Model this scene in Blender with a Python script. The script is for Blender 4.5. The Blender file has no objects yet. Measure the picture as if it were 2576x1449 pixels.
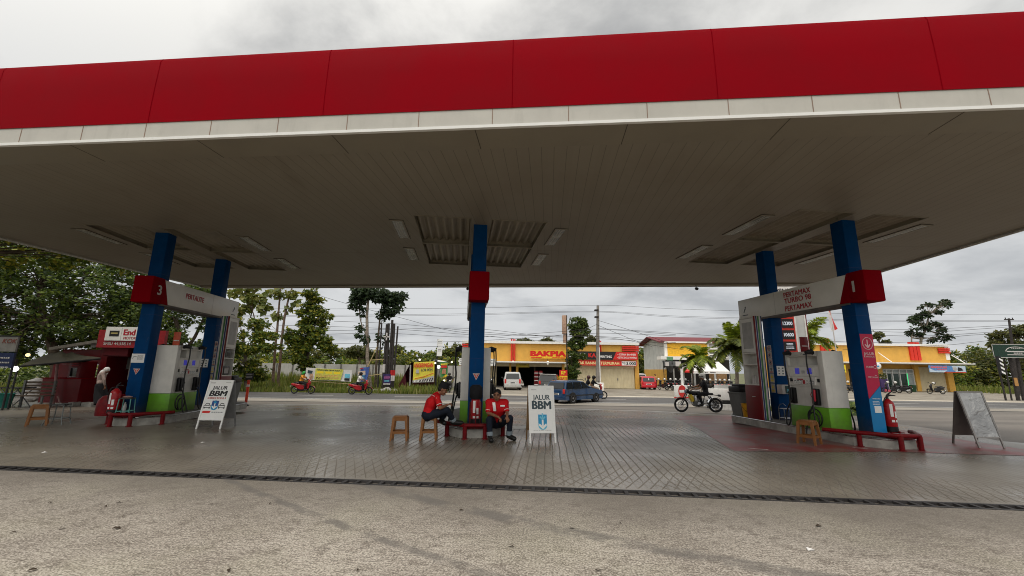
import bpy, bmesh, math, random
from mathutils import Vector, Matrix, Euler
random.seed(11)
SC = bpy.context.scene
COL = SC.collection
R = math.radians
PI = math.pi
# ------------------------------------------------------------------ camera model (2576 px wide survey of the photo)
F = 1041.0; CX = 1288.0; CY = 724.5; CH = 1.5
TH = math.atan(205/1041.0); RO = math.atan(0.0140)
_r0 = Vector((1,0,0)); _u0 = Vector((0,-math.sin(TH),math.cos(TH))); FW = Vector((0,math.cos(TH),math.sin(TH)))
RI = math.cos(RO)*_r0 + math.sin(RO)*_u0
UP = -math.sin(RO)*_r0 + math.cos(RO)*_u0
def ray(x, y): return FW + RI*((x-CX)/F) - UP*((y-CY)/F)
def gnd(x, y, z=0.0):
    d = ray(x, y); t = (z-CH)/d.z
    return Vector((d.x*t, d.y*t, z))
def at(x, y, Y):
    d = ray(x, y); t = Y/d.y
    return Vector((d.x*t, Y, CH+d.z*t))
def tz(Y): return 0.0 if Y < 12 else (-0.5 if Y > 25 else -0.5*(Y-12)/13)
def ter(x, y):
    z = 0.0
    for i in range(40):
        p = gnd(x, y, z); z = 0.5*z+0.5*tz(p.y)
    return Vector((p.x, p.y, tz(p.y)))
def zf(ox, oy, s): return lambda x, y: ((ox+x/s)/1.5652, (oy+y/s)/1.5652)
def base(x, y, Y):      # ground point below an image point at depth Y
    p = at(x, y, Y); return Vector((p.x, Y, tz(Y)))

# ------------------------------------------------------------------ materials
def lin(h):
    h = h.lstrip('#'); o = []
    for i in (0, 2, 4):
        c = int(h[i:i+2], 16)/255
        o.append(c/12.92 if c <= 0.04045 else ((c+0.055)/1.055)**2.4)
    return tuple(o)
MATS = {}
class NT:
    def __init__(s, m):
        s.t = m.node_tree; s.n = s.t.nodes; s.l = s.t.links; s.n.clear()
    def add(s, typ, **kw):
        n = s.n.new(typ)
        for k, v in kw.items(): setattr(n, k, v)
        return n
    def put(s, sock, v):
        if isinstance(v, bpy.types.NodeSocket): s.l.new(v, sock)
        else: sock.default_value = v
    def math(s, op, a, b=0.0, clamp=False):
        n = s.add('ShaderNodeMath', operation=op, use_clamp=clamp)
        s.put(n.inputs[0], a); s.put(n.inputs[1], b); return n.outputs[0]
    def mix(s, f, a, b, blend='MIX'):
        n = s.add('ShaderNodeMix', data_type='RGBA', blend_type=blend)
        s.put(n.inputs['Factor'], f)
        for k, v in ((6, a), (7, b)):
            if isinstance(v, tuple): v = (*v[:3], 1)
            s.put(n.inputs[k], v)
        return n.outputs[2]
    def noise(s, vec, scale, detail=4, rough=0.55, dist=0.0):
        n = s.add('ShaderNodeTexNoise'); s.put(n.inputs['Vector'], vec)
        n.inputs['Scale'].default_value = scale; n.inputs['Detail'].default_value = detail
        n.inputs['Roughness'].default_value = rough; n.inputs['Distortion'].default_value = dist
        return n.outputs[0]
    def ramp(s, v, a, b):
        n = s.add('ShaderNodeMapRange', interpolation_type='SMOOTHSTEP'); s.put(n.inputs[0], v)
        n.inputs[1].default_value = a; n.inputs[2].default_value = b; return n.outputs[0]
    def coord(s, kind='Object'): return s.add('ShaderNodeTexCoord').outputs[kind]
    def mapping(s, vec, rot=(0,0,0), scale=(1,1,1), loc=(0,0,0)):
        n = s.add('ShaderNodeMapping'); s.put(n.inputs[0], vec)
        n.inputs['Rotation'].default_value = rot; n.inputs['Scale'].default_value = scale; n.inputs['Location'].default_value = loc
        return n.outputs[0]
    def xyz(s, vec):
        n = s.add('ShaderNodeSeparateXYZ'); s.put(n.inputs[0], vec); return n.outputs
    def bsdf(s, col, rough, metal=0.0, spec=0.5, bump=None, bstr=0.3, bdist=0.01):
        b = s.add('ShaderNodeBsdfPrincipled')
        if isinstance(col, tuple): col = (*col[:3], 1)
        s.put(b.inputs['Base Color'], col); s.put(b.inputs['Roughness'], rough); s.put(b.inputs['Metallic'], metal)
        b.inputs['Specular IOR Level'].default_value = spec
        if bump is not None:
            n = s.add('ShaderNodeBump'); n.inputs['Strength'].default_value = bstr; n.inputs['Distance'].default_value = bdist
            s.put(n.inputs['Height'], bump); s.l.new(n.outputs[0], b.inputs['Normal'])
        return b
    def out(s, sh):
        o = s.add('ShaderNodeOutputMaterial'); s.l.new(sh, o.inputs[0])
def newmat(name):
    m = bpy.data.materials.new(name); m.use_nodes = True; MATS[name] = m; return m, NT(m)
def mat(name, col, rough=0.5, metal=0.0, var=0.12, scale=6.0, bump=0.0, spec=0.3, dirt=0.0, coat=0.0, grime=0.0):
    """painted / plain surface with mild procedural unevenness"""
    if name in MATS: return MATS[name]
    m, t = newmat(name)
    if isinstance(col, str): col = lin(col)
    co = t.coord()
    n = t.noise(co, scale, 5)
    f = t.ramp(n, 0.3, 0.7)
    a = tuple(max(0, c*(1-var)) for c in col); b = tuple(min(1, c*(1+var)) for c in col)
    c = t.mix(f, a, b)
    if dirt > 0:
        st = t.mapping(co, scale=(3, 3, 0.5))
        d = t.ramp(t.noise(st, 2.5, 6, 0.65), 0.5, 0.8)
        c = t.mix(t.math('MULTIPLY', d, dirt), c, (0.09, 0.075, 0.055))
    if grime > 0:     # splashed dirt and scuffs low on the thing
        zz = t.xyz(co)[2]; gm = t.ramp(t.math('ADD', zz, t.math('MULTIPLY', t.noise(co, 5, 6, 0.7), 0.9)), 1.15, 0.45)
        sc_ = t.ramp(t.noise(t.mapping(co, scale=(9,9,2.2)), 2.0, 5, 0.75), 0.60, 0.68)
        c = t.mix(t.math('MULTIPLY', t.math('MAXIMUM', gm, t.math('MULTIPLY', sc_, 0.5)), grime), c, (0.10,0.085,0.065))
    r = t.math('ADD', rough-0.06, t.math('MULTIPLY', f, 0.12))
    bs = t.bsdf(c, r, metal, spec, bump=(t.noise(co, scale*9, 3) if bump else None), bstr=bump)
    if coat: bs.inputs['Coat Weight'].default_value = coat
    t.out(bs.outputs[0]); return m
def emis(name, col, strength):
    if name in MATS: return MATS[name]
    m, t = newmat(name)
    e = t.add('ShaderNodeEmission'); e.inputs[0].default_value = (*lin(col), 1); e.inputs[1].default_value = strength
    t.out(e.outputs[0]); return m
def glass(name, col=(0.02,0.025,0.03), rough=0.06):
    if name in MATS: return MATS[name]
    m, t = newmat(name); b = t.bsdf(col, rough, 0.0, 0.6); t.out(b.outputs[0]); return m
def leafmat(name, col, trans=0.35, rough=0.5):
    if name in MATS: return MATS[name]
    m, t = newmat(name)
    if isinstance(col, str): col = lin(col)
    n = t.ramp(t.noise(t.coord(), 1.3, 3), 0.3, 0.7)
    c = t.mix(n, tuple(x*0.75 for x in col), tuple(x*1.25 for x in col))
    b = t.bsdf(c, rough, 0, 0.35)
    tr = t.add('ShaderNodeBsdfTranslucent'); t.put(tr.inputs[0], t.mix(0.5, c, (col[0]*1.6+.01, col[1]*1.5, col[2]*0.6)))
    mx = t.add('ShaderNodeMixShader'); mx.inputs[0].default_value = trans
    t.l.new(b.outputs[0], mx.inputs[1]); t.l.new(tr.outputs[0], mx.inputs[2]); t.out(mx.outputs[0]); return m

# ------------------------------------------------------------------ object bookkeeping
def tag(o, label=None, cat=None, group=None, kind=None):
    if label: o['label'] = label
    if cat: o['category'] = cat
    if group: o['group'] = group
    if kind: o['kind'] = kind
    return o
def thing(name, label, cat, loc=(0,0,0), rz=0.0, group=None):
    o = bpy.data.objects.new(name, None); COL.objects.link(o)
    o.empty_display_size = 0.1
    o.location = loc; o.rotation_euler = (0, 0, rz)
    return tag(o, label, cat, group)
def kids(o): return [c for c in bpy.data.objects if c.parent == o]
def dup(root, loc=None, rz=None, label=None, parent=None):
    c = root.copy(); COL.objects.link(c)
    if parent is not None: c.parent = parent
    if loc is not None: c.location = loc
    if rz is not None: c.rotation_euler = (0, 0, rz)
    if label: c['label'] = label
    for ch in kids(root): dup(ch, parent=c)
    return c
_TXT = {}
def textgeo(s, bold=0.0):
    k = (s, bold)
    if k in _TXT: return _TXT[k]
    cu = bpy.data.curves.new('lettering', 'FONT'); cu.body = s; cu.size = 1.0; cu.offset = bold
    cu.resolution_u = 3
    o = bpy.data.objects.new('lettering', cu); COL.objects.link(o)
    me = bpy.data.meshes.new_from_object(o.evaluated_get(bpy.context.evaluated_depsgraph_get()))
    vs = [v.co.copy() for v in me.vertices]; fs = [tuple(p.vertices) for p in me.polygons]
    bpy.data.objects.remove(o); bpy.data.curves.remove(cu); bpy.data.meshes.remove(me)
    if vs:
        x0 = min(v.x for v in vs); x1 = max(v.x for v in vs); y0 = min(v.y for v in vs); y1 = max(v.y for v in vs)
    else: x0 = x1 = y0 = y1 = 0
    _TXT[k] = (vs, fs, x0, x1, y0, y1); return _TXT[k]
def frame(o, x, y):
    """matrix of a flat panel: origin o, x to the right, y up, z = out of the face"""
    x = Vector(x).normalized(); y = Vector(y); y = (y - x*y.dot(x)).normalized(); z = x.cross(y)
    m = Matrix((x, y, z)).transposed().to_4x4(); m.translation = Vector(o); return m
class MB:
    def __init__(s, m=None):
        s.v = []; s.f = []; s.mi = []; s.sm = []; s.mats = []; s.cur = 0; s.M = Matrix()
        if m: s.mat(m)
    def mat(s, m):
        if m not in s.mats: s.mats.append(m)
        s.cur = s.mats.index(m); return s
    def add(s, vs, fs, smooth=False, M=None):
        b = len(s.v); T = s.M @ M if M is not None else s.M
        s.v += [T @ Vector(v) for v in vs]
        for f in fs:
            s.f.append(tuple(i+b for i in f)); s.mi.append(s.cur); s.sm.append(smooth)
        return s
    def box(s, x0, y0, z0, x1, y1, z1, bev=0.0, M=None):
        if bev > 0:
            bm = bmesh.new(); bmesh.ops.create_cube(bm, size=1.0)
            for v in bm.verts: v.co = Vector(((x0+x1)/2+v.co.x*(x1-x0), (y0+y1)/2+v.co.y*(y1-y0), (z0+z1)/2+v.co.z*(z1-z0)))
            bmesh.ops.bevel(bm, geom=bm.edges[:], offset=bev, segments=2, profile=0.5, affect='EDGES')
            s.addbm(bm, True, M); return s
        vs = [(x,y,z) for z in (z0,z1) for y in (y0,y1) for x in (x0,x1)]
        return s.add(vs, [(0,2,3,1),(4,5,7,6),(0,1,5,4),(2,6,7,3),(0,4,6,2),(1,3,7,5)], False, M)
    def addbm(s, bm, smooth=True, M=None):
        bm.verts.index_update()
        s.add([v.co.copy() for v in bm.verts], [tuple(v.index for v in f.verts) for f in bm.faces], smooth, M); bm.free(); return s
    def tube(s, pts, r, n=8, caps=True, closed=False, smooth=True):
        pts = [Vector(p) for p in pts]; k = len(pts)
        rs = r if isinstance(r, (list, tuple)) else [r]*k
        rings = []; prev = None
        for i, p in enumerate(pts):
            if closed: t = pts[(i+1) % k]-pts[i-1]
            elif i == 0: t = pts[1]-p
            elif i == k-1: t = p-pts[i-1]
            else: t = (pts[i+1]-p).normalized()+(p-pts[i-1]).normalized()
            t = t.normalized() if t.length > 1e-9 else Vector((0,0,1))
            if prev is None:
                a = Vector((0,0,1)) if abs(t.z) < 0.9 else Vector((1,0,0)); u = t.cross(a).normalized()
            else:
                u = prev - t*prev.dot(t); u = u.normalized() if u.length > 1e-6 else t.orthogonal().normalized()
            prev = u; w = t.cross(u)
            rings.append([p+(u*math.cos(2*PI*j/n)+w*math.sin(2*PI*j/n))*rs[i] for j in range(n)])
        vs = [q for rg in rings for q in rg]; fs = []
        for i in range(k if closed else k-1):
            a = i*n; b = ((i+1) % k)*n
            fs += [(a+j, a+(j+1) % n, b+(j+1) % n, b+j) for j in range(n)]
        if caps and not closed:
            fs.append(tuple(range(n-1, -1, -1))); fs.append(tuple((k-1)*n+j for j in range(n)))
        return s.add(vs, fs, smooth)
    def cyl(s, p0, p1, r0, r1=None, n=16): return s.tube([p0, p1], [r0, r0 if r1 is None else r1], n)
    def lathe(s, prof, n=20, M=None):
        vs = []; fs = []
        for r, z in prof: vs += [(r*math.cos(2*PI*j/n), r*math.sin(2*PI*j/n), z) for j in range(n)]
        for i in range(len(prof)-1):
            fs += [(i*n+j, i*n+(j+1) % n, (i+1)*n+(j+1) % n, (i+1)*n+j) for j in range(n)]
        fs.append(tuple(range(n-1,-1,-1))); fs.append(tuple((len(prof)-1)*n+j for j in range(n)))
        return s.add(vs, fs, True, M)
    def prism(s, poly, d, M=None, smooth=False):
        """polygon in the local xy plane, thickness d along +z"""
        n = len(poly)
        vs = [(x,y,0) for x,y in poly]+[(x,y,d) for x,y in poly]
        fs = [tuple(range(n-1,-1,-1)), tuple(range(n,2*n))]+[(j,(j+1) % n,n+(j+1) % n,n+j) for j in range(n)]
        return s.add(vs, fs, smooth, M)
    def quad(s, *p): return s.add(list(p), [tuple(range(len(p)))])
    def ell(s, c, r, M=None, sub=2):
        bm = bmesh.new(); bmesh.ops.create_icosphere(bm, subdivisions=sub, radius=1.0)
        r = r if isinstance(r, (list, tuple)) else (r, r, r)
        for v in bm.verts: v.co = Vector((c[0]+v.co.x*r[0], c[1]+v.co.y*r[1], c[2]+v.co.z*r[2]))
        return s.addbm(bm, True, M)
    def torus(s, c, R_, r, axis='Y', n=28, k=8):
        c = Vector(c); pts = []
        for i in range(n):
            a = 2*PI*i/n
            o = {'Y':(math.cos(a),0,math.sin(a)),'X':(0,math.cos(a),math.sin(a)),'Z':(math.cos(a),math.sin(a),0)}[axis]
            pts.append(c+Vector(o)*R_)
        return s.tube(pts, r, k, closed=True)
    def disc(s, R_, d, M=None, n=24): return s.prism([(R_*math.cos(2*PI*i/n), R_*math.sin(2*PI*i/n)) for i in range(n)], d, M)
    def text(s, txt, h, M, bold=0.0, align='C', d=0.002, fit=None, shear=0.0):
        """text of cap height h on the face M; fit = total width"""
        vs, fs, x0, x1, y0, y1 = textgeo(txt, 0.0)
        if not vs: return s
        k = h/0.70; kx = k if fit is None else fit/max(1e-6, x1-x0)
        ox = {'C':(x0+x1)/2, 'L':x0, 'R':x1}[align]
        sh = [(0,0)] if bold <= 0 else [(0,0),(-bold,0),(bold,0),(-bold*.6,bold*.5),(bold*.6,bold*.5),(-bold*.6,-bold*.5),(bold*.6,-bold*.5)]
        for i, (bx_, by_) in enumerate(sh):      # heavier strokes: laps of the same letters, each a hair prouder
            s.add([((v.x+bx_-ox)*kx+shear*v.y*k, (v.y+by_)*k, d+0.0004*i) for v in vs], fs, False, M)
        return s
    def build(s, name, parent=None, angle=38, label=None):
        me = bpy.data.meshes.new(name)
        me.from_pydata([tuple(v) for v in s.v], [], s.f)
        for m in s.mats: me.materials.append(m)
        me.polygons.foreach_set('material_index', s.mi)
        me.polygons.foreach_set('use_smooth', s.sm)
        me.update()
        if any(s.sm): me.set_sharp_from_angle(angle=R(angle))
        o = bpy.data.objects.new(name, me); COL.objects.link(o)
        if parent is not None: o.parent = parent
        if label: o['label'] = label
        return o
def single(mb, name, label, cat, loc=None, group=None, kind=None, rz=0.0):
    o = mb.build(name)
    if loc is not None: o.location = loc
    o.rotation_euler = (0,0,rz)
    return tag(o, label, cat, group, kind)
def remesh(mb, name, voxel, smooth=3, parent=None, mats=None):
    """fuse overlapping solids into one continuous surface"""
    o = mb.build('fused_surface')
    md = o.modifiers.new('r', 'REMESH'); md.mode = 'VOXEL'; md.voxel_size = voxel; md.use_smooth_shade = True
    if smooth:
        sm = o.modifiers.new('s', 'SMOOTH'); sm.factor = 0.5; sm.iterations = smooth
    me = bpy.data.meshes.new_from_object(o.evaluated_get(bpy.context.evaluated_depsgraph_get()))
    old = o.data; bpy.data.objects.remove(o); bpy.data.meshes.remove(old)
    me.name = name; me.materials.clear()
    for m in (mats or mb.mats[:1]): me.materials.append(m)
    for p in me.polygons: p.use_smooth = True; p.material_index = 0
    ob = bpy.data.objects.new(name, me); COL.objects.link(ob)
    if parent is not None: ob.parent = parent
    return ob
# ------------------------------------------------------------------ palette
M_red = mat('red_paint', (0.225,0.0010,0.006), 0.7, var=0.05, scale=1.2, spec=0.03, dirt=0.0)
M_redrail = mat('red_rail_paint', (0.15,0.004,0.007), 0.45, var=0.25, scale=9, dirt=0.35, spec=0.15)
M_white = mat('white_panel', (0.68,0.665,0.62), 0.4, var=0.06, scale=4, dirt=0.16, grime=0.2)
M_trim = mat('fascia_trim', (0.44,0.425,0.385), 0.45, var=0.05, scale=2, dirt=0.12)
M_blue = mat('column_blue', (0.0015,0.047,0.160), 0.5, var=0.12, scale=3, spec=0.06, dirt=0.06, grime=0.55)
M_green = mat('pump_green', (0.135,0.36,0.02), 0.35, var=0.1, scale=5, dirt=0.12, grime=0.5)
M_black = mat('black_rubber', (0.012,0.012,0.013), 0.45, var=0.2)
M_blackm = mat('black_metal', (0.02,0.02,0.02), 0.35, var=0.2)
M_dark = mat('dark_interior', (0.02,0.018,0.016), 0.8)
M_grey = mat('grey_plastic', (0.13,0.135,0.13), 0.5)
M_steel = mat('steel', (0.45,0.45,0.46), 0.3, metal=0.9)
M_chrome = mat('chrome', (0.75,0.75,0.76), 0.12, metal=1.0, var=0.03)
M_conc = mat('kerb_concrete', (0.34,0.33,0.30), 0.8, var=0.25, scale=5, bump=0.2, dirt=0.35)
M_concd = mat('dark_concrete', (0.16,0.15,0.14), 0.8, var=0.25, scale=4, bump=0.2, dirt=0.3)
M_yellow = mat('shop_yellow', (0.66,0.37,0.075), 0.75, var=0.07, scale=1.2, dirt=0.12)
M_cream = mat('shutter_cream', (0.62,0.54,0.36), 0.6, var=0.06, scale=1.5, dirt=0.15)
M_swhite = mat('shop_white', (0.80,0.79,0.76), 0.6, var=0.05, dirt=0.1)
M_sred = mat('sign_red', (0.62,0.03,0.025), 0.4, var=0.05)
M_maroon = mat('roof_maroon', (0.17,0.022,0.03), 0.55, var=0.12)
M_wgrey = mat('wall_grey', (0.56,0.565,0.55), 0.8, var=0.1, scale=1.2, dirt=0.2)
M_lwhite = mat('lettering_white', (0.8,0.8,0.78), 0.5, var=0.02)
M_lpale = mat('lettering_pale', (0.55,0.52,0.50), 0.5, var=0.02)
M_lblack = mat('lettering_black', (0.02,0.02,0.022), 0.5, var=0.05)
M_lslate = mat('lettering_slate', (0.035,0.06,0.075), 0.5, var=0.05)
M_lred = mat('lettering_red', (0.42,0.02,0.035), 0.5, var=0.03)
M_lyellow = mat('lettering_yellow', (0.85,0.62,0.03), 0.5, var=0.03)
M_cyan = mat('sign_cyan', (0.015,0.28,0.52), 0.45, var=0.05)
M_cyanl = mat('sign_pale_cyan', (0.16,0.5,0.66), 0.45, var=0.05)
M_orange = mat('stool_orange', (0.23,0.095,0.028), 0.42, var=0.12, scale=5, dirt=0.1)
M_wood = mat('wood', (0.25,0.15,0.07), 0.7, var=0.25, scale=8)
M_bark = mat('bark', (0.10,0.075,0.055), 0.9, var=0.35, scale=7, bump=0.6)
M_barkp = mat('pale_bark', (0.24,0.20,0.16), 0.9, var=0.35, scale=6, bump=0.5)
M_pole = mat('pole_dark', (0.035,0.03,0.028), 0.8, var=0.3)
M_polec = mat('pole_concrete', (0.22,0.20,0.18), 0.8, var=0.2, scale=3)
M_glassd = glass('dark_glass', (0.015,0.017,0.02), 0.08)
M_tyre = mat('tyre', (0.014,0.014,0.014), 0.8, var=0.2)
M_skin = mat('skin_brown', (0.24,0.108,0.06), 0.5, var=0.1, scale=14)
M_denim = mat('dark_denim', (0.007,0.011,0.022), 0.85, var=0.25, scale=20, bump=0.15)
M_cuff = mat('denim_cuff', (0.22,0.26,0.29), 0.9, var=0.1)
M_shirt = mat('red_shirt', (0.52,0.004,0.008), 0.75, var=0.12, scale=9, bump=0.15)
M_cloth_w = mat('white_cloth', (0.72,0.70,0.68), 0.85, var=0.06)
M_cloth_k = mat('black_cloth', (0.010,0.010,0.012), 0.85, var=0.25)
M_hair = mat('hair_black', (0.008,0.007,0.006), 0.6)
M_shoe = mat('black_leather', (0.010,0.010,0.010), 0.35)

# ------------------------------------------------------------------ setting: ground, road, paving
def rib(name, left, right, m, dz, nx=60, ny=40, z=tz):
    """sheet between two polylines of (x,y) points, draped on the terrain"""
    def samp(pl, t):
        L = [0]
        for a, b in zip(pl, pl[1:]): L.append(L[-1]+(Vector(b)-Vector(a)).length)
        d = t*L[-1]
        for i in range(len(pl)-1):
            if d <= L[i+1] or i == len(pl)-2:
                k = (d-L[i])/(L[i+1]-L[i]); return Vector(pl[i]).lerp(Vector(pl[i+1]), k)
    vs = []; fs = []
    for i in range(nx+1):
        a = samp(left, i/nx); b = samp(right, i/nx)
        for j in range(ny+1):
            p = a.lerp(b, j/ny); vs.append((p.x, p.y, z(p.y)+dz))
    for i in range(nx):
        for j in range(ny):
            q = i*(ny+1)+j; fs.append((q, q+ny+1, q+ny+2, q+1))
    mb = MB(m); mb.add(vs, fs); o = mb.build(name); o['kind'] = 'structure'; return o
PCAN = R(5.1)
def can(u, v): # canopy frame to world
    return (u*math.cos(PCAN)+v*math.sin(PCAN), -u*math.sin(PCAN)+v*math.cos(PCAN))
def g2(x, y):
    p = ter(x, y); return (p.x, p.y)

# materials of the ground
def ground_mat():
    m, t = newmat('earth_ground'); co = t.coord()
    n = t.ramp(t.noise(co, 0.35, 6), 0.4, 0.62)
    c = t.mix(n, (0.10,0.13,0.035), (0.20,0.17,0.12)); c = t.mix(t.math('MULTIPLY', t.noise(co, 9, 4), 0.5), c, (0.06,0.07,0.02))
    t.out(t.bsdf(c, 0.95, bump=t.noise(co, 12, 4), bstr=0.6).outputs[0]); return m
def concrete_near():
    m, t = newmat('worn_concrete')
    co = t.mapping(t.coord(), rot=(0,0,PCAN)); X, Y, Z = t.xyz(co)
    c = t.mix(t.ramp(t.noise(co, 0.7, 7, 0.62), 0.30, 0.70), (0.28,0.245,0.205), (0.53,0.48,0.415))
    # broom strokes across the lane
    br = t.noise(t.mapping(co, scale=(5, 60, 1)), 1.0, 5, 0.7)
    brl = t.noise(t.mapping(co, scale=(3.5, 22, 1)), 1.0, 4, 0.6)
    c = t.mix(t.math('MULTIPLY', t.ramp(br, 0.46, 0.64), 0.50), c, (0.15,0.122,0.096))
    c = t.mix(t.math('MULTIPLY', t.ramp(brl, 0.52, 0.75), 0.30), c, (0.62,0.57,0.50))
    # broad stains, worn patches and tyre tracks
    st = t.noise(t.mapping(co, rot=(0,0,0.5), scale=(0.55, 1.6, 1)), 0.9, 6, 0.6, 0.6)
    c = t.mix(t.math('MULTIPLY', t.ramp(st, 0.42, 0.74), 0.32), c, (0.20,0.172,0.148))
    md = t.noise(co, 5.5, 6, 0.68)
    c = t.mix(t.math('MULTIPLY', t.ramp(md, 0.50, 0.64), 0.70), c, (0.135,0.11,0.088))
    m2 = t.noise(t.mapping(co, rot=(0,0,0.35), scale=(1,2.4,1)), 15, 5, 0.7)
    c = t.mix(t.math('MULTIPLY', t.ramp(m2, 0.50, 0.62), 0.68), c, (0.125,0.105,0.088))
    c = t.mix(t.math('MULTIPLY', t.ramp(m2, 0.47, 0.33), 0.35), c, (0.60,0.56,0.49))
    gn = t.ramp(t.noise(t.mapping(co, loc=(9,4,0)), 0.8, 4), 0.45, 0.7)
    c = t.mix(t.math('MULTIPLY', gn, 0.35), c, (0.40,0.38,0.28))
    gr = t.noise(co, 60, 3, 0.7)
    c = t.mix(t.math('MULTIPLY', t.ramp(gr, 0.49, 0.60), 0.72), c, (0.095,0.080,0.066))
    c = t.mix(t.math('MULTIPLY', t.ramp(gr, 0.47, 0.36), 0.62), c, (0.68,0.625,0.55))
    drain_shade = t.ramp(t.math('ADD', Y, t.math('MULTIPLY', t.math('SUBTRACT', t.noise(co, 1.1, 5, 0.6), 0.5), 1.6)), 3.6, 5.7)  # shade near the canopy edge, painted into the concrete as darkening towards the drain
    c = t.mix(t.math('MULTIPLY', drain_shade, 0.72), c, (0.135,0.118,0.100))
    spk = t.add('ShaderNodeTexVoronoi', feature='F1'); t.put(spk.inputs['Vector'], co); spk.inputs['Scale'].default_value = 7.0
    sp = t.math('MULTIPLY', t.math('SUBTRACT', 1.0, t.ramp(spk.outputs[0], 0.04, 0.13)), t.ramp(t.noise(co, 2.1, 2), 0.5, 0.7))
    c = t.mix(t.math('MULTIPLY', sp, 0.6), c, (0.06,0.052,0.045))
    def track(x0, y0, slope, curve, w):
        d = t.math('SUBTRACT', Y, t.math('ADD', y0, t.math('ADD', t.math('MULTIPLY', t.math('SUBTRACT', X, x0), slope),
             t.math('MULTIPLY', t.math('POWER', t.math('ABSOLUTE', t.math('SUBTRACT', X, x0)), 2.0), curve))))
        d = t.math('ABSOLUTE', t.math('ADD', d, t.math('MULTIPLY', t.math('SUBTRACT', t.noise(co, 3, 4), 0.5), 0.12)))
        return t.math('SUBTRACT', 1.0, t.ramp(d, w*0.35, w))
    for a in ((-1.9, 5.35, -0.55, 0.030, 0.16), (0.4, 3.0, -0.46, 0.02, 0.09)):
        k = t.math('MULTIPLY', track(*a), t.ramp(t.noise(co, 2.6, 5), 0.34, 0.56))
        c = t.mix(t.math('MULTIPLY', k, 0.7), c, (0.125,0.115,0.105))
    # cracks
    cr = t.add('ShaderNodeTexVoronoi', feature='DISTANCE_TO_EDGE'); t.put(cr.inputs['Vector'], t.mix(0.15, co, t.add('ShaderNodeTexNoise').outputs[1]))
    cr.inputs['Scale'].default_value = 0.33
    ck = t.math('SUBTRACT', 1.0, t.ramp(cr.outputs[0], 0.0, 0.006))
    c = t.mix(t.math('MULTIPLY', t.math('MULTIPLY', ck, t.ramp(t.noise(co, 0.5, 3), 0.52, 0.6)), 0.30), c, (0.12,0.10,0.085))
    h = t.math('ADD', t.math('MULTIPLY', br, 0.7), t.math('MULTIPLY', gr, 0.5))
    r = t.math('ADD', 0.58, t.math('MULTIPLY', t.noise(co, 1.3, 5), 0.3))
    t.out(t.bsdf(c, r, spec=0.35, bump=h, bstr=0.35, bdist=0.006).outputs[0]); return m
def pavers():
    m, t = newmat('grooved_paving')
    co = t.mapping(t.coord(), rot=(0,0,PCAN)); X, Y, Z = t.xyz(co)
    wob = t.math('MULTIPLY', t.math('SUBTRACT', t.noise(co, 0.5, 3), 0.5), 0.07)
    def groove(ang, per, w):
        a = R(ang); d = t.math('ADD', t.math('MULTIPLY', X, math.cos(a)), t.math('MULTIPLY', Y, math.sin(a)))
        d = t.math('ADD', d, wob)
        f = t.math('FRACT', t.math('DIVIDE', d, per)); f = t.math('ABSOLUTE', t.math('SUBTRACT', f, 0.5))
        return t.math('SUBTRACT', 1.0, t.ramp(f, w*0.5/per, w*1.15/per))
    g1 = groove(0, 0.135, 0.013)
    g2_ = groove(26, 0.135, 0.011); g3 = groove(-26, 0.135, 0.011)
    near = t.math('SUBTRACT', 1.0, t.ramp(t.math('ADD', Y, t.math('MULTIPLY', t.noise(co, 0.7, 3), 2.0)), 6.6, 9.3))
    edge = t.ramp(Y, 5.86, 5.98)
    diag = t.math('MULTIPLY', t.math('MAXIMUM', t.math('MULTIPLY', g2_, t.ramp(t.noise(co, 0.55, 2), 0.40, 0.52)), t.math('MULTIPLY', g3, t.math('SUBTRACT', 1.0, t.ramp(t.noise(co, 0.55, 2), 0.50, 0.60)))), near)
    strength = t.math('MULTIPLY', t.ramp(t.noise(t.mapping(co, loc=(4,2,0)), 0.5, 3), 0.30, 0.58), t.math('SUBTRACT', 1.0, t.math('MULTIPLY', t.ramp(t.math('ABSOLUTE', t.math('SUBTRACT', X, 1.0)), 2.5, 7.0), 0.65)))
    g = t.math('MULTIPLY', t.math('MAXIMUM', t.math('MULTIPLY', g1, strength), diag), edge)
    c = t.mix(t.ramp(t.noise(co, 0.5, 7, 0.6), 0.3, 0.7), (0.138,0.117,0.092), (0.212,0.186,0.150))
    st = t.noise(t.mapping(co, scale=(0.35, 1.2, 1)), 0.8, 6, 0.6, 0.4)
    c = t.mix(t.math('MULTIPLY', t.ramp(st, 0.5, 0.7), 0.4), c, (0.085,0.072,0.058))
    tyre = t.noise(t.mapping(co, scale=(1.6, 0.16, 1)), 0.8, 5, 0.6)
    c = t.mix(t.math('MULTIPLY', t.ramp(tyre, 0.55, 0.72), 0.35), c, (0.08,0.072,0.062))
    c = t.mix(t.math('MULTIPLY', g, 0.40), c, (0.050,0.043,0.036))
    gr = t.noise(co, 70, 3, 0.7)
    c = t.mix(t.math('MULTIPLY', t.ramp(gr, 0.5, 0.8), 0.22), c, (0.30,0.28,0.25))
    wet = t.ramp(t.noise(t.mapping(co, loc=(7,1,0)), 0.45, 5, 0.6), 0.35, 0.65)
    r = t.math('SUBTRACT', 0.42, t.math('MULTIPLY', wet, 0.20))
    r = t.math('ADD', r, t.math('MULTIPLY', g, 0.3))
    h = t.math('SUBTRACT', t.math('MULTIPLY', gr, 0.15), g)
    t.out(t.bsdf(c, r, spec=0.55, bump=h, bstr=0.5, bdist=0.006).outputs[0]); return m
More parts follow.
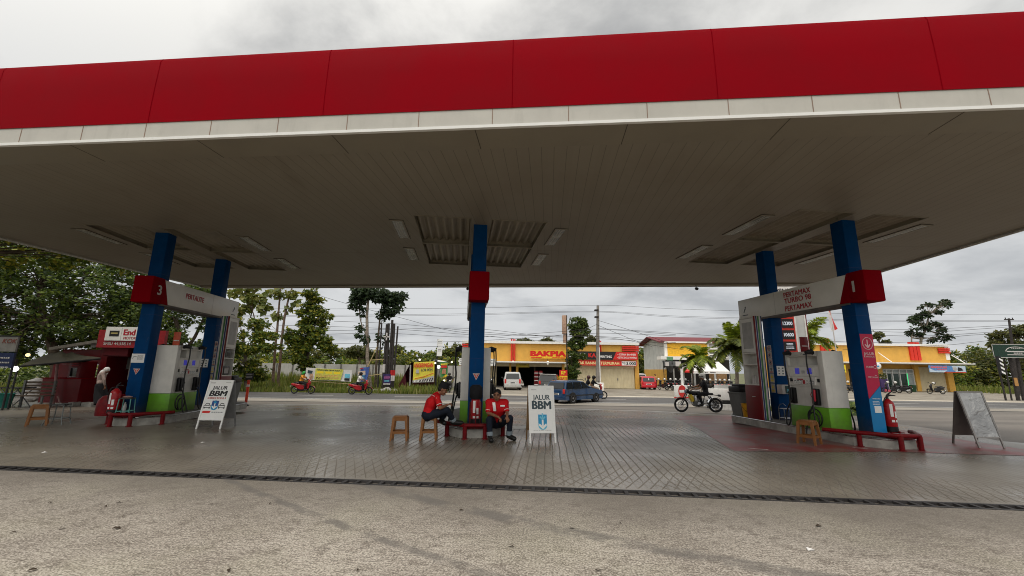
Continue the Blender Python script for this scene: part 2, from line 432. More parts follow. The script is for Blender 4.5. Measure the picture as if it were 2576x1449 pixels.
def redpave():
    m, t = newmat('worn_red_paving'); co = t.coord()
    w = t.ramp(t.noise(t.mapping(co, scale=(0.8,1,1)), 1.3, 7, 0.66, 0.7), 0.38, 0.62)
    c = t.mix(w, (0.235,0.022,0.026), (0.185,0.115,0.108))
    c = t.mix(t.math('MULTIPLY', t.ramp(t.noise(co, 50, 3), 0.5, 0.8), 0.25), c, (0.3,0.27,0.25))
    r = t.math('ADD', 0.26, t.math('MULTIPLY', t.noise(co, 1.2, 4), 0.3))
    t.out(t.bsdf(c, r, spec=0.5, bump=t.noise(co, 60, 2), bstr=0.15).outputs[0]); return m
def flat(name, c0, c1, rough, s1=0.6, stretch=(0.25,1.2,1), gr=0.3, spec=0.35):
    m, t = newmat(name); co = t.coord()
    c = t.mix(t.ramp(t.noise(t.mapping(co, scale=stretch), s1, 7, 0.6), 0.3, 0.7), c0, c1)
    g = t.noise(co, 45, 3, 0.7)
    c = t.mix(t.math('MULTIPLY', t.ramp(g, 0.45, 0.8), gr), c, tuple(x*0.4 for x in c0))
    t.out(t.bsdf(c, rough, spec=spec, bump=g, bstr=0.3).outputs[0]); return m
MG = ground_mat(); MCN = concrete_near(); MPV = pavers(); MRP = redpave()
M_asph = flat('asphalt', (0.075,0.073,0.072), (0.115,0.11,0.107), 0.62)
M_drive = flat('brown_driveway', (0.11,0.095,0.08), (0.19,0.165,0.14), 0.55, 0.5)
M_shoul = flat('pale_shoulder', (0.24,0.215,0.18), (0.36,0.33,0.285), 0.7)
M_gravel = flat('gravel_lot', (0.20,0.175,0.14), (0.33,0.30,0.25), 0.9, 1.2, (0.7,1,1), 0.55)
M_kpale = flat('pale_kerbline', (0.42,0.36,0.28), (0.62,0.57,0.48), 0.85, 1.5)
M_lite = flat('pale_strip', (0.26,0.255,0.24), (0.36,0.355,0.34), 0.35, 1.0)
M_wpaint = mat('road_paint', (0.62,0.61,0.58), 0.7, var=0.15, scale=5, dirt=0.3)

# ground sheet to the horizon
rib('ground', [(-700,-60),(700,-60)], [(-700,900),(700,900)], MG, -0.06, 40, 240)
# near concrete apron, paved forecourt, drain between
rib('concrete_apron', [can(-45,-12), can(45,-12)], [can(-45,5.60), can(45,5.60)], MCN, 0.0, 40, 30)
fc = [can(-45,20.5), g2(300,1016), g2(640,1017), g2(1170,1022), g2(1640,1035), g2(1830,1046), g2(2242,1064), g2(2576,1121), can(13.5,8.2), can(17,5.84)]
rib('forecourt_paving', [can(-45,5.84), can(16.9,5.84)], fc, MPV, 0.0, 90, 60)
rib('driveway', [(-60,10),(60,1)], [(-60,27.4),(60,27.4)], M_drive, -0.030, 40, 40)
# pale strip that borders the paving
def off(pl, d): return [(p[0]+d*0.25, p[1]+d) for p in pl]
rib('border_strip', fc[2:9], off(fc[2:9], 0.85), M_lite, -0.018, 60, 4)
# red painted bay round the right island
rib('red_bay', [g2(1690,1048), g2(1845,1135), g2(2000,1137), g2(2210,1137)], [g2(1830,1045), g2(2230,1075), g2(2250,1078), g2(2262,1100)], MRP, 0.004, 30, 30)
rib('red_bay', [g2(2215,1136), g2(2580,1147)], [g2(2246,1079), g2(2580,1132)], MRP, 0.0045, 20, 12)
# road with paint
def line(name, y0, y1, x0, x1, m, dz): return rib(name, [(x0,y0),(x1,y0)], [(x0,y1),(x1,y1)], m, dz, 60, 2)
line('road_shoulder', 25.3, 27.3, -70, 75, M_shoul, -0.022)
line('road_gutter', 25.05, 25.22, -70, 75, M_black, -0.020)
line('road', 27.3, 33.8, -110, 120, M_asph, -0.016)
line('road_edge_line', 27.55, 27.70, -110, 120, M_wpaint, -0.012)
for i in range(-9, 10):
    rib('road_marking', [(i*7-1.3,30.55),(i*7+1.3,30.55)], [(i*7-1.3,30.69),(i*7+1.3,30.69)], M_wpaint, -0.011, 4, 1)
line('road_edge_line', 33.35, 33.47, 3, 120, M_wpaint, -0.012)
# gravel lot in front of the shops, pale kerb line
rib('gravel_lot', [(-5.6,33.8),(120,33.8)], [(-5.6,60),(120,60)], M_gravel, -0.026, 40, 20)
line('lot_kerb', 33.85, 35.0, -3.0, 120, M_kpale, -0.014)
for i, (x, y, w, h) in enumerate([(452,1122,38,1.5),(2160,1132,30,1.5)]):
    pass
# short worn white marks on the forecourt
for (xa, ya, xb, yb) in [(1882,1129,1935,1133),(2148,1128,2185,1129.5),(2255,1128,2300,1129)]:
    a = gnd(xa, ya); b = gnd(xb, yb)
    rib('paving_mark', [(a.x,a.y),(b.x,b.y)], [(a.x,a.y+0.05),(b.x,b.y+0.05)], M_wpaint, 0.009, 4, 1)
for (x, y, rr) in [(1300,1075.5,0.42)]:
    p = gnd(x, y); mb = MB(mat('white_disc_paint', (0.5,0.5,0.48), 0.4)); mb.disc(0.30, 0.004, Matrix.Translation(p+Vector((0,0,0.004))) @ Matrix.Diagonal((1,1.05,1,1)), 32)
    o = mb.build('paving_mark'); o['kind'] = 'structure'
# drain: pit and grating
mb = MB(M_dark); mb.M = Matrix.Rotation(-PCAN, 4, 'Z')
mb.box(-45, 5.60, -0.25, 17, 5.84, -0.16); mb.mat(M_concd); mb.box(-45,5.57,-0.2,17,5.60,-0.002); mb.box(-45,5.84,-0.2,17,5.87,-0.002)
o = mb.build('drain_channel'); o['kind'] = 'structure'
M_grate = mat('cast_iron', (0.045,0.042,0.042), 0.55, var=0.3, metal=0.3)
mb = MB(M_grate)
mb.box(-45,-0.113,-0.03,17,-0.075,0.004); mb.box(-45,0.075,-0.03,17,0.113,0.004)
u = -14.0
while u < 13.5:
    mb.box(u,-0.076,-0.03,u+0.045,0.076,0.002); u += 0.168
single(mb, 'drain_grate', 'long dark slotted iron drain grate across the forecourt in the foreground', 'drain grate', loc=(*can(0,5.72),0), rz=-PCAN)
# dry leaves and bits of litter
M_leafl = mat('dry_leaf', (0.05,0.035,0.022), 0.8, var=0.4)
LV = [(125,1266),(265,1275),(297,1265),(290,1330),(155,1331),(33,1341),(80,1437),(232,1331),(295,1331),(530,1270),(310,1301),(840,1300),(680,1268),(1160,1285),(1285,1376),(1440,1330),(1505,1437),(1342,1301),(2060,1325),(575,1437),(1560,1317),(900,1435)]
WH = {0}
for i, (x, y) in enumerate(LV):
    p = gnd(x, y); a = random.uniform(0, 6.28); s = random.uniform(0.016, 0.034)
    mb = MB(M_leafl)
    n = 9; vs = []
    for k in range(n):
        tt = k/(n-1); w = math.sin(PI*tt)**0.8*s*0.42
        vs += [((tt-0.5)*2*s, -w, 0.004+0.012*tt*(1-tt)+abs(w)*0.5), ((tt-0.5)*2*s, w, 0.004+0.012*tt*(1-tt)+abs(w)*0.9)]
    mb.add(vs, [(2*k, 2*k+2, 2*k+3, 2*k+1) for k in range(n-1)], True)
    single(mb, 'dry_leaf', 'small dark dry leaf lying on the worn concrete apron', 'leaf', loc=p, group='dry leaves scattered on the concrete', rz=a)
for i, (x, y, lb) in enumerate([(111,1139,'white paper scrap on the paving near the left stools'),(509,1114,'white paper scrap below the left red guard rail'),(1053,1045,'white paper scrap on the paving left of the two stools'),(2038,1384,'white paper scrap on the worn concrete apron, right foreground')]):
    p = gnd(min(x,2570), y); mb = MB(M_cloth_w)
    mb.add([(-.03,-.02,.004),(.03,-.015,.012),(.035,.02,.004),(-.02,.022,.018)], [(0,1,2,3)])
    mb.add([(-.03,-.02,.003),(.03,-.015,.005),(.035,.02,.003),(-.02,.022,.006)], [(3,2,1,0)])
    single(mb, 'paper_scrap', lb, 'litter', loc=p)
# ------------------------------------------------------------------ canopy
def soffit_mat():
    m, t = newmat('soffit_boards'); co = t.coord(); X, Y, Z = t.xyz(co)
    f = t.math('ABSOLUTE', t.math('SUBTRACT', t.math('FRACT', t.math('DIVIDE', X, 0.217)), 0.5))
    g = t.math('SUBTRACT', 1.0, t.ramp(f, 0.018, 0.04))
    idx = t.math('FLOOR', t.math('DIVIDE', X, 0.217))
    wn = t.add('ShaderNodeTexWhiteNoise', noise_dimensions='1D'); t.put(wn.inputs['W'], idx)
    seam = t.math('SUBTRACT', 1.0, t.ramp(t.math('ABSOLUTE', t.math('SUBTRACT', Y, 12.6)), 0.008, 0.03))
    c = t.mix(t.math('MULTIPLY', wn.outputs[0], 0.35), (0.262,0.232,0.182), (0.295,0.262,0.207))
    c = t.mix(t.math('MULTIPLY', t.ramp(t.noise(co, 0.6, 5), 0.45, 0.7), 0.25), c, (0.19,0.155,0.11))
    ws = t.noise(t.mapping(co, scale=(1.2,0.35,1)), 0.9, 6, 0.62, 0.6)
    c = t.mix(t.math('MULTIPLY', t.ramp(ws, 0.56, 0.74), 0.30), c, (0.14,0.11,0.075))
    g = t.math('MAXIMUM', g, t.math('MULTIPLY', seam, 0.7))
    c = t.mix(t.math('MULTIPLY', g, 0.45), c, (0.08,0.07,0.055))
    h = t.math('SUBTRACT', 0.0, g)
    t.out(t.bsdf(c, 0.5, spec=0.25, bump=h, bstr=0.25, bdist=0.008).outputs[0]); return m
M_soff = soffit_mat()
M_sofb = mat('soffit_border', (0.255,0.225,0.172), 0.45, var=0.06, scale=1.0, dirt=0.1)
M_corr = mat('corrugated_sheet', (0.315,0.275,0.21), 0.5, var=0.1, scale=2, dirt=0.25)
CU0, CU1, CV0, CV1 = -16.4, 12.0, 5.70, 18.2
ZS = 5.2
ISL = R(6.6)          # islands' rotation about z
ORG = {'L': Vector((-10.04,11.5,0)), 'C': Vector((-0.86,10.46,0)), 'R': Vector((8.19,9.77,0))}
canopy = thing('canopy', 'large flat filling station canopy with red fascia, white trim and beige boarded ceiling', 'canopy', (0,0,0), -PCAN)
# soffit with three skylight openings cut in the islands' direction
mb = MB(M_soff); mb.box(CU0+0.05, CV0+0.62, ZS, CU1-0.05, CV1-0.35, ZS+0.06)
sof = mb.build('soffit'); sof.parent = canopy
cut = MB(M_soff)
Rc = Matrix.Rotation(PCAN, 4, 'Z')       # world -> canopy local
for k in 'LCR':
    cut.M = Rc @ Matrix.Translation(ORG[k]) @ Matrix.Rotation(ISL, 4, 'Z')
    for (ua, ub) in ((-1.66,-0.27),(0.27,1.66)):
        for (va, vb) in ((-0.6,1.66),(1.74,4.2)): cut.box(ua, va, ZS-0.5, ub, vb, ZS+0.5)
co_ = cut.build('opening_cutter'); co_.parent = canopy
bpy.context.view_layer.update()
md = sof.modifiers.new('b', 'BOOLEAN'); md.object = co_; md.operation = 'DIFFERENCE'; md.solver = 'EXACT'
me = bpy.data.meshes.new_from_object(sof.evaluated_get(bpy.context.evaluated_depsgraph_get()))
sof.modifiers.clear(); sof.data = me; me.name = 'soffit'
bpy.data.objects.remove(co_)
# border panels round the soffit
mb = MB(M_sofb)
mb.box(CU0, CV0+0.02, ZS-0.06, CU1, CV0+0.62, ZS+0.05)
mb.box(CU0, CV1-0.35, ZS-0.06, CU1, CV1-0.02, ZS+0.05)
mb.mat(mat('seam_dark', (0.10,0.085,0.065), 0.8))
u = CU0+1.35
while u < CU1: mb.box(u, CV0+0.02, ZS-0.0625, u+0.014, CV0+0.62, ZS-0.05); u += 2.32
mb.build('soffit_border', canopy)
# fascia: red band and white trim on all four sides
def fascia_prof(): # (outward, z)
    return [(0.012,5.455),(0.016,5.8),(0.012,6.2),(0.0,6.62),(-0.03,6.70)]
mb = MB(M_red)
def band(prof, mb, z_smooth=True):
    cor = [(CU0,CV0,-1,-1),(CU1,CV0,1,-1),(CU1,CV1,1,1),(CU0,CV1,-1,1)]
    vs = [(u+du*o, v+dv*o, z) for (u,v,du,dv) in cor for (o,z) in prof]; n = len(prof); fs = []
    for i in range(4):
        a = i*n; b = ((i+1) % 4)*n
        fs += [(a+j, b+j, b+j+1, a+j+1) for j in range(n-1)]
    mb.add(vs, fs, z_smooth)
band(fascia_prof(), mb)
M_rseam = mat('red_seam', (0.185,0.001,0.005), 0.8, spec=0.0)
mb.mat(M_rseam)
u = CU0+0.6
while u < CU1:
    pr = fascia_prof()
    for (o0,z0),(o1,z1) in zip(pr, pr[1:]):
        mb.add([(u,CV0-o0-0.003,z0),(u+0.012,CV0-o0-0.003,z0),(u+0.012,CV0-o1-0.003,z1),(u,CV0-o1-0.003,z1)], [(0,1,2,3)])
    u += 3.05
mb.build('red_fascia', canopy, 30)
mb = MB(M_trim)
band([(0.0,5.17),(0.0,5.46)], mb, False)
mb.mat(M_lwhite); band([(-0.025,5.125),(0.03,5.125),(0.035,5.17),(0.0,5.175)], mb, False)
mb.mat(mat('trim_seam', (0.24,0.17,0.13), 0.7))
u = CU0+0.4
while u < CU1: mb.box(u, CV0-0.004, 5.176, u+0.012, CV0, 5.455); u += 1.165
mb.build('white_trim', canopy)
# roof
mb = MB(M_wgrey); mb.box(CU0+0.05, CV0+0.05, 6.2, CU1-0.05, CV1-0.05, 6.3); mb.build('roof', canopy)
# skylights: corrugated sheets set up into the openings
for k in 'LCR':
    mb = MB(M_corr); mb.M = Rc @ Matrix.Translation(ORG[k]) @ Matrix.Rotation(ISL, 4, 'Z')
    for (ua, ub) in ((-1.70,-0.23),(0.23,1.70)):
        for (va, vb) in ((-0.64,1.70),(1.70,4.24)):
            n = 78; vs = []
            for i in range(n+1):
                uu = ua+(ub-ua)*i/n; z = ZS+0.14+0.045*math.cos(2*PI*(uu-ua)/0.215)
                vs += [(uu,va,z),(uu,vb,z)]
            mb.add(vs, [(2*i,2*i+1,2*i+3,2*i+2) for i in range(n)], True)
    mb.mat(M_sofb)
    for (ua, ub) in ((-1.66,-0.27),(0.27,1.66)):
        for (va, vb) in ((-0.6,1.66),(1.74,4.2)):
            mb.box(ua-0.02, va-0.02, ZS-0.012, ua, vb+0.02, ZS+0.2); mb.box(ub, va-0.02, ZS-0.012, ub+0.02, vb+0.02, ZS+0.2)
            mb.box(ua, va-0.02, ZS-0.012, ub, va, ZS+0.2); mb.box(ua, vb, ZS-0.012, ub, vb+0.02, ZS+0.2)
    mb.build('skylight', canopy)
# recessed lamps beside each skylight
M_gnote_ = mat('tube_pale', (0.42,0.42,0.38), 0.4); M_diff = mat('lamp_diffuser', (0.30,0.31,0.28), 0.25, var=0.25, scale=3, dirt=0.3)
nm = {'L': 'left', 'C': 'middle', 'R': 'right'}
rowname = {(-1,0):'front left', (1,0):'front right', (-1,1):'rear left', (1,1):'rear right'}
lamp0 = None
for k in 'LCR':
    for su in (-1,1):
        for j, v0 in enumerate((-0.2, 2.3)):
            p = ORG[k]+Matrix.Rotation(ISL,4,'Z') @ Vector((su*2.15, v0+0.76, ZS))
            lb = 'long recessed ceiling light at the %s corner of the %s skylight' % (rowname[(su,j)], nm[k])
            if lamp0 is None:
                lamp0 = thing('ceiling_light', lb, 'ceiling light', p, ISL, 'recessed lights in the canopy ceiling')
                mb = MB(M_sofb)
                for a in ((-0.17,-0.77,-0.125,0.77),(0.125,-0.77,0.17,0.77),(-0.125,-0.77,0.125,-0.72),(-0.125,0.72,0.125,0.77)): mb.box(a[0],a[1],-0.022,a[2],a[3],0.0)
                mb.mat(M_pole); mb.box(-0.175,-0.775,-0.010,0.175,0.775,-0.001)
                mb.build('frame', lamp0)
                mb = MB(M_diff); mb.box(-0.122,-0.717,-0.016,0.122,0.717,-0.0105)
                mb.mat(M_gnote_) ; mb.box(-0.05,-0.69,-0.019,-0.02,0.69,-0.016); mb.box(0.02,-0.69,-0.019,0.05,0.69,-0.016); mb.build('diffuser', lamp0)
            else: dup(lamp0, p, ISL, lb)
# little floodlights hanging under the far edge
for (x, y, lb) in [(1177,724,'small black floodlight under the far canopy edge, left of the middle column, outer one'),(1184,725,'small black floodlight under the far canopy edge, close beside the middle column'),(1751,724,'small black floodlight under the far canopy edge, left of the right sign')]:
    p = at(x, y, 16.9 if x < 1700 else 16.2); t = thing('floodlight', lb, 'floodlight', p)
    mb = MB(M_black); mb.cyl((0,0,0.12),(0,0,0.0),0.012); mb.build('stem', t)
    mb = MB(M_black); mb.ell((0,0,-0.03),(0.05,0.06,0.06)); mb.cyl((0,-0.02,-0.03),(0,-0.09,-0.06),0.045,0.06); mb.build('head', t)
# ------------------------------------------------------------------ islands: kerb slabs, columns, signs, pumps, cabinets, rails
SIDE = {'L': 1, 'C': 0, 'R': -1}
CEN = {'L': 0.40, 'C': -0.02, 'R': -0.20}
def isl(k, u, v, z=0.0): return ORG[k]+Matrix.Rotation(ISL,4,'Z') @ Vector((u,v,z))
M_plate = mat('sign_plate', (0.78,0.77,0.73), 0.35, var=0.04, scale=3)
M_triangle = mat('sticker_red', (0.5,0.07,0.05), 0.4)
M_navy = mat('stripe_navy', (0.008,0.03,0.12), 0.35)
M_scr = emis('lcd_blue', '5a58c8', 0.35)
M_stripeg = mat('stripe_green', (0.05,0.17,0.05), 0.4)
M_mag = mat('sticker_magenta', (0.50,0.010,0.06), 0.4, var=0.03)
M_skyb = mat('sticker_blue', (0.01,0.20,0.47), 0.4, var=0.03)
M_dred = mat('cabinet_red', (0.15,0.003,0.006), 0.4, var=0.08, dirt=0.1)
M_gnote = mat('notice_grey', (0.42,0.41,0.40), 0.5)
M_warn = mat('notice_yellow', (0.62,0.5,0.05), 0.5)
def emblem(mb, M, s, mats=None):
    """small leaping arrow-like emblem of three slanted bars"""
    mb.mat(M_lslate)
    mb.prism([(-.55*s,-.6*s),(-.25*s,-.6*s),(.05*s,.2*s),(-.15*s,.2*s)], 0.003, M)
    mb.prism([(-.15*s,.15*s),(.35*s,.15*s),(.45*s,.4*s),(0*s,.4*s)], 0.003, M)
    mb.mat(M_lred if mats else M_lslate)
    mb.prism([(.12*s,.5*s),(.5*s,.5*s),(.3*s,.95*s),(.05*s,.8*s)], 0.003, M)
def scribble(mb, M, w, n, h, gap, seed=1):
    """rows of small unreadable print"""
    rr = random.Random(seed)
    for i in range(n):
        x = -w/2
        while x < w/2-0.01:
            l = min(rr.uniform(0.02,0.06)*w*3, w/2-x); y = -i*gap
            mb.prism([(x,y),(x+l,y),(x+l,y+h),(x,y+h)], 0.0022, M); x += l+w*0.04
# slabs -----------------------------------------------------------
for k in 'LCR':
    c = CEN[k]; w = 0.66
    poly = [(c-w,-0.35),(c-0.30,-0.82),(c+0.30,-0.82),(c+w,-0.35),(c+w,3.75),(c+w-0.35,4.3),(c-w+0.35,4.3),(c-w,3.75)]
    root = thing('pump_island', {'L':'low concrete pump island with steel nosing under the left pump','C':'low concrete pump island with steel nosing under the middle pump','R':'low concrete pump island with steel nosing inside the red bay on the right'}[k], 'pump island', ORG[k], ISL, 'concrete pump islands')
    mb = MB(M_conc); mb.prism(poly, 0.19); mb.build('slab', root)
    mb = MB(M_concd)
    ins = [(x*1.0 if abs(x-c) < .1 else c+(x-c)*0.9, y+(0.06 if y < 0 else -0.06)) for x, y in poly]
    mb.prism(ins, 0.012, Matrix.Translation((0,0,0.19))); mb.build('top_surface', root)
    mb = MB(M_steel); mb.tube([(x,y,0.188) for x, y in poly], 0.014, 6, closed=True); mb.build('nosing', root)
# red guard rails -------------------------------------------------
for k in 'LCR':
    c = CEN[k]
    root = thing('guard_rail', {'L':'low red tubular guard rail round the nose of the left pump island','C':'low red tubular guard rail round the nose of the middle pump island','R':'low red tubular guard rail round the nose of the right pump island'}[k], 'guard rail', ORG[k], ISL, 'red guard rails of the pump islands')
    pts = [(c-0.92,-0.10),(c-0.66,-0.50),(c-0.22,-0.98),(c+0.22,-0.98),(c+0.66,-0.52),(c+0.80,-0.34)]
    if k == 'R': pts = [(c-1.0,0.05),(c-0.66,-0.45),(c-0.20,-0.95),(c+0.24,-0.95),(c+0.66,-0.50),(c+0.72,-0.36)]
    mb = MB(M_redrail); mb.tube([(x,y,0.285) for x, y in pts], 0.042, 10); mb.build('rail', root)
    for i in ((1,2,3,4)):
        x, y = pts[i]
        if i == 1: x += 0.04
        mb = MB(M_redrail); mb.cyl((x,y,0.0),(x,y,0.27),0.047,0.047,12); mb.cyl((x,y,0.0),(x,y,0.012),0.07,0.07,12); mb.build('post', root)
    # red shelf plate behind the nose
    mb = MB(M_redrail); mb.box(c-0.20,-0.9,0.205,c+0.20,-0.35,0.235,0.008); mb.build('step_plate', root)
# columns ---------------------------------------------------------
def sticker_triangle(parent, z):
    M = frame((0.0,-0.178,z), (1,0,0), (0,0,1)); mb = MB(M_lpale)
    mb.prism([(-0.085,0.065),(0.085,0.065),(0,-0.095)], 0.002, M); mb.mat(M_triangle)
    mb.prism([(-0.068,0.055),(0.068,0.055),(0,-0.073)], 0.004, M); mb.mat(M_lpale)
    mb.prism([(-0.04,0.035),(0.04,0.035),(0.034,0.048),(-0.034,0.048)], 0.006, M); mb.prism([(-0.010,-0.02),(0.010,-0.02),(0.010,0.02),(-0.010,0.02)], 0.006, M)
    mb.build('warning_sticker', parent)
def column(name, label, p, w=0.175):
    root = thing(name, label, 'column', p, ISL, 'blue canopy columns')
    mb = MB(M_blue); mb.box(-w,-w,0.19,w,w,ZS+0.03, 0.012); mb.mat(M_navy)
    for z in (1.75,2.85,4.0): mb.box(-w-0.0015,-w-0.0015,z,w+0.0015,w+0.0015,z+0.006)
    mb.build('shaft', root); return root
colL = column('canopy_column', 'blue square column at the front of the left island, with white notice and red triangle sticker', isl('L',0,0))
sticker_triangle(colL, 1.32)
M_ = frame((-0.02,-0.178,1.66),(1,0,0),(0,0,1)); mb = MB(M_lwhite)
mb.prism([(-0.16,-0.12),(0.16,-0.12),(0.16,0.12),(-0.16,0.12)], 0.004, M_); mb.mat(M_lslate)
scribble(mb, M_ @ Matrix.Translation((0.06,0.06,0.0025)), 0.15, 5, 0.012, 0.027)
mb.tube([M_ @ Vector((-0.075+0.05*math.cos(a/10), 0.0+0.05*math.sin(a/10), 0.005)) for a in range(8,40,3)], 0.006, 5)
mb.build('notice', colL)
colL2 = column('canopy_column', 'blue square column at the rear of the left island, beside the cabinet', isl('L',0.0,2.95))
colC = column('canopy_column', 'blue square column of the middle island, red triangle sticker on its front', isl('C',0,0))
sticker_triangle(colC, 1.33)
colC2 = column('canopy_column', 'blue square column at the rear of the middle island, hidden behind the front one', isl('C',0.0,2.9))
colR = column('canopy_column', 'blue square column at the front of the right island, with tall magenta and blue lane sticker', isl('R',0,0))
M_ = frame((0.0,-0.178,0.0),(1,0,0),(0,0,1)); mb = MB(M_lpale)
mb.mat(M_mag); mb.prism([(-0.165,0.96),(0.165,1.26),(0.165,2.42),(-0.165,2.42)], 0.003, M_)
mb.mat(M_skyb); mb.prism([(-0.165,0.2),(0.165,0.2),(0.165,1.25),(-0.165,0.95)], 0.003, M_)
mb.mat(mat('lettering_pink', (0.75,0.5,0.52), 0.5))
ring = [M_ @ Vector((0.125*math.cos(a*PI/18), 2.20+0.135*math.sin(a*PI/18), 0.006)) for a in range(36)]
mb.tube(ring, 0.0085, 5, closed=True)
mb.prism([(-0.014,2.13),(0.014,2.13),(0.014,2.29),(-0.014,2.29)], 0.006, M_)
mb.prism([(0,2.09),(0.075,2.17),(0.055,2.19),(0,2.13),(-0.055,2.19),(-0.075,2.17)], 0.006, M_)
mb.text('JALUR', 0.055, M_ @ Matrix.Translation((0,1.945,0)), 0.03, d=0.006, fit=0.26)
mb.text('KHUSUS', 0.038, M_ @ Matrix.Translation((0,1.885,0)), 0.02, d=0.006, fit=0.26)
mb.text('TURBO', 0.045, M_ @ Matrix.Translation((-0.03,1.645,0)), 0.03, d=0.006, fit=0.20, shear=0.2)
mb.tube([M_ @ Vector((0.105+0.035*math.cos(a*PI/10), 1.67+0.035*math.sin(a*PI/10), 0.006)) for a in range(-8,8)], 0.007, 5)
mb.text('dan', 0.025, M_ @ Matrix.Translation((0.09,1.47,0)), 0.02, d=0.006)
mb.text('PERTAMAX', 0.032, M_ @ Matrix.Translation((0.02,1.425,0)), 0.02, d=0.006, fit=0.25)
mb.mat(M_lwhite); mb.text('MYPERTAMINA', 0.024, M_ @ Matrix.Translation((0.02,0.955,0)), 0.02, d=0.006, fit=0.20)
scribble(mb, M_ @ Matrix.Translation((0,0.90,0.004)), 0.17, 3, 0.012, 0.03, 3)
mb.prism([(-0.06,0.66),(0.11,0.66),(0.11,0.81),(-0.06,0.81)], 0.005, M_)
mb.build('lane_sticker', colR)
colR2 = column('canopy_column', 'blue square column at the rear of the right island, with a strip of safety notices', isl('R',0.0,2.72))
# overhead signs --------------------------------------------------
def overhead(k, label, num, words, c):
    root = thing('island_sign', label, 'overhead sign', ORG[k], ISL, 'overhead signs of the pump islands')
    z0, z1 = 3.15, 3.86; u0, u1, v0, v1 = c-0.24, c+0.24, -0.53, 3.88
    mb = MB(M_red); mb.box(u0-0.006,v0-0.02,z0-0.01,u1+0.006,v0+0.42,z1+0.01,0.035); mb.build('end_cap', root)
    mb = MB(M_plate); mb.box(u0,v0+0.40,z0+0.02,u1,v1,z1-0.02,0.02); mb.mat(M_concd); mb.box(u0+0.02,v0+0.45,z0-0.03,u1-0.02,v1-0.1,z0+0.02); mb.build('white_panel', root)
    for s in (-1,1):
        u = u1+0.004 if s > 0 else u0-0.004
        M = frame((u,0,0), (0,s,0), (0,0,1))            # x along +v for the right face, along -v for the left face
        X = (lambda v: v) if s > 0 else (lambda v: -v)
        mb = MB(M_red)
        q = [(X(v0+0.38),z0+0.005),(X(v0+0.68),z0+0.005),(X(v0+0.41),z1-0.005),(X(v0+0.38),z1-0.005)]
        if s < 0: q = q[::-1]
        mb.prism(q, 0.004, M)
        mb.mat(M_lpale); mb.text(num, 0.26, M @ Matrix.Translation((X(v0+0.26),z0+0.24,0)), 0.035, d=0.012)
        mb.mat(M_lred)
        for (tx, h, dv, dz, fit) in words: mb.text(tx, h, M @ Matrix.Translation((X(dv),z0+dz,0)), 0.03, d=0.003, fit=fit)
        emblem(mb, M @ Matrix.Translation((X(v1-0.32),z0+0.34,0)), 0.12)
        mb.mat(M_lslate); mb.prism([(X(v1-0.32)-0.13,z0+0.16),(X(v1-0.32)+0.13,z0+0.16),(X(v1-0.32)+0.13,z0+0.185),(X(v1-0.32)-0.13,z0+0.185)], 0.003, M)
        mb.mat(M_gnote)
        for vv in (2.25,): mb.prism([(X(vv)-0.003,z0+0.03),(X(vv)+0.003,z0+0.03),(X(vv)+0.003,z1-0.03),(X(vv)-0.003,z1-0.03)], 0.002, M)
        mb.build('lettering', root)
    return root
overhead('L', 'long overhead sign with red end numbered 3, lettered for one fuel in red', '3', [('PERTALITE',0.155,1.30,0.33,0.88)], 0.02)
overhead('C', 'overhead sign of the middle island seen end-on as a plain red box', '', [], 0.0)
overhead('R', 'long overhead sign with red end numbered 1, lettered for two fuels in red', '1', [('PERTAMAX',0.14,1.41,0.46,0.92),('TURBO 98',0.14,1.41,0.285,0.92),('PERTAMAX',0.14,1.41,0.07,0.92)], 0.02)
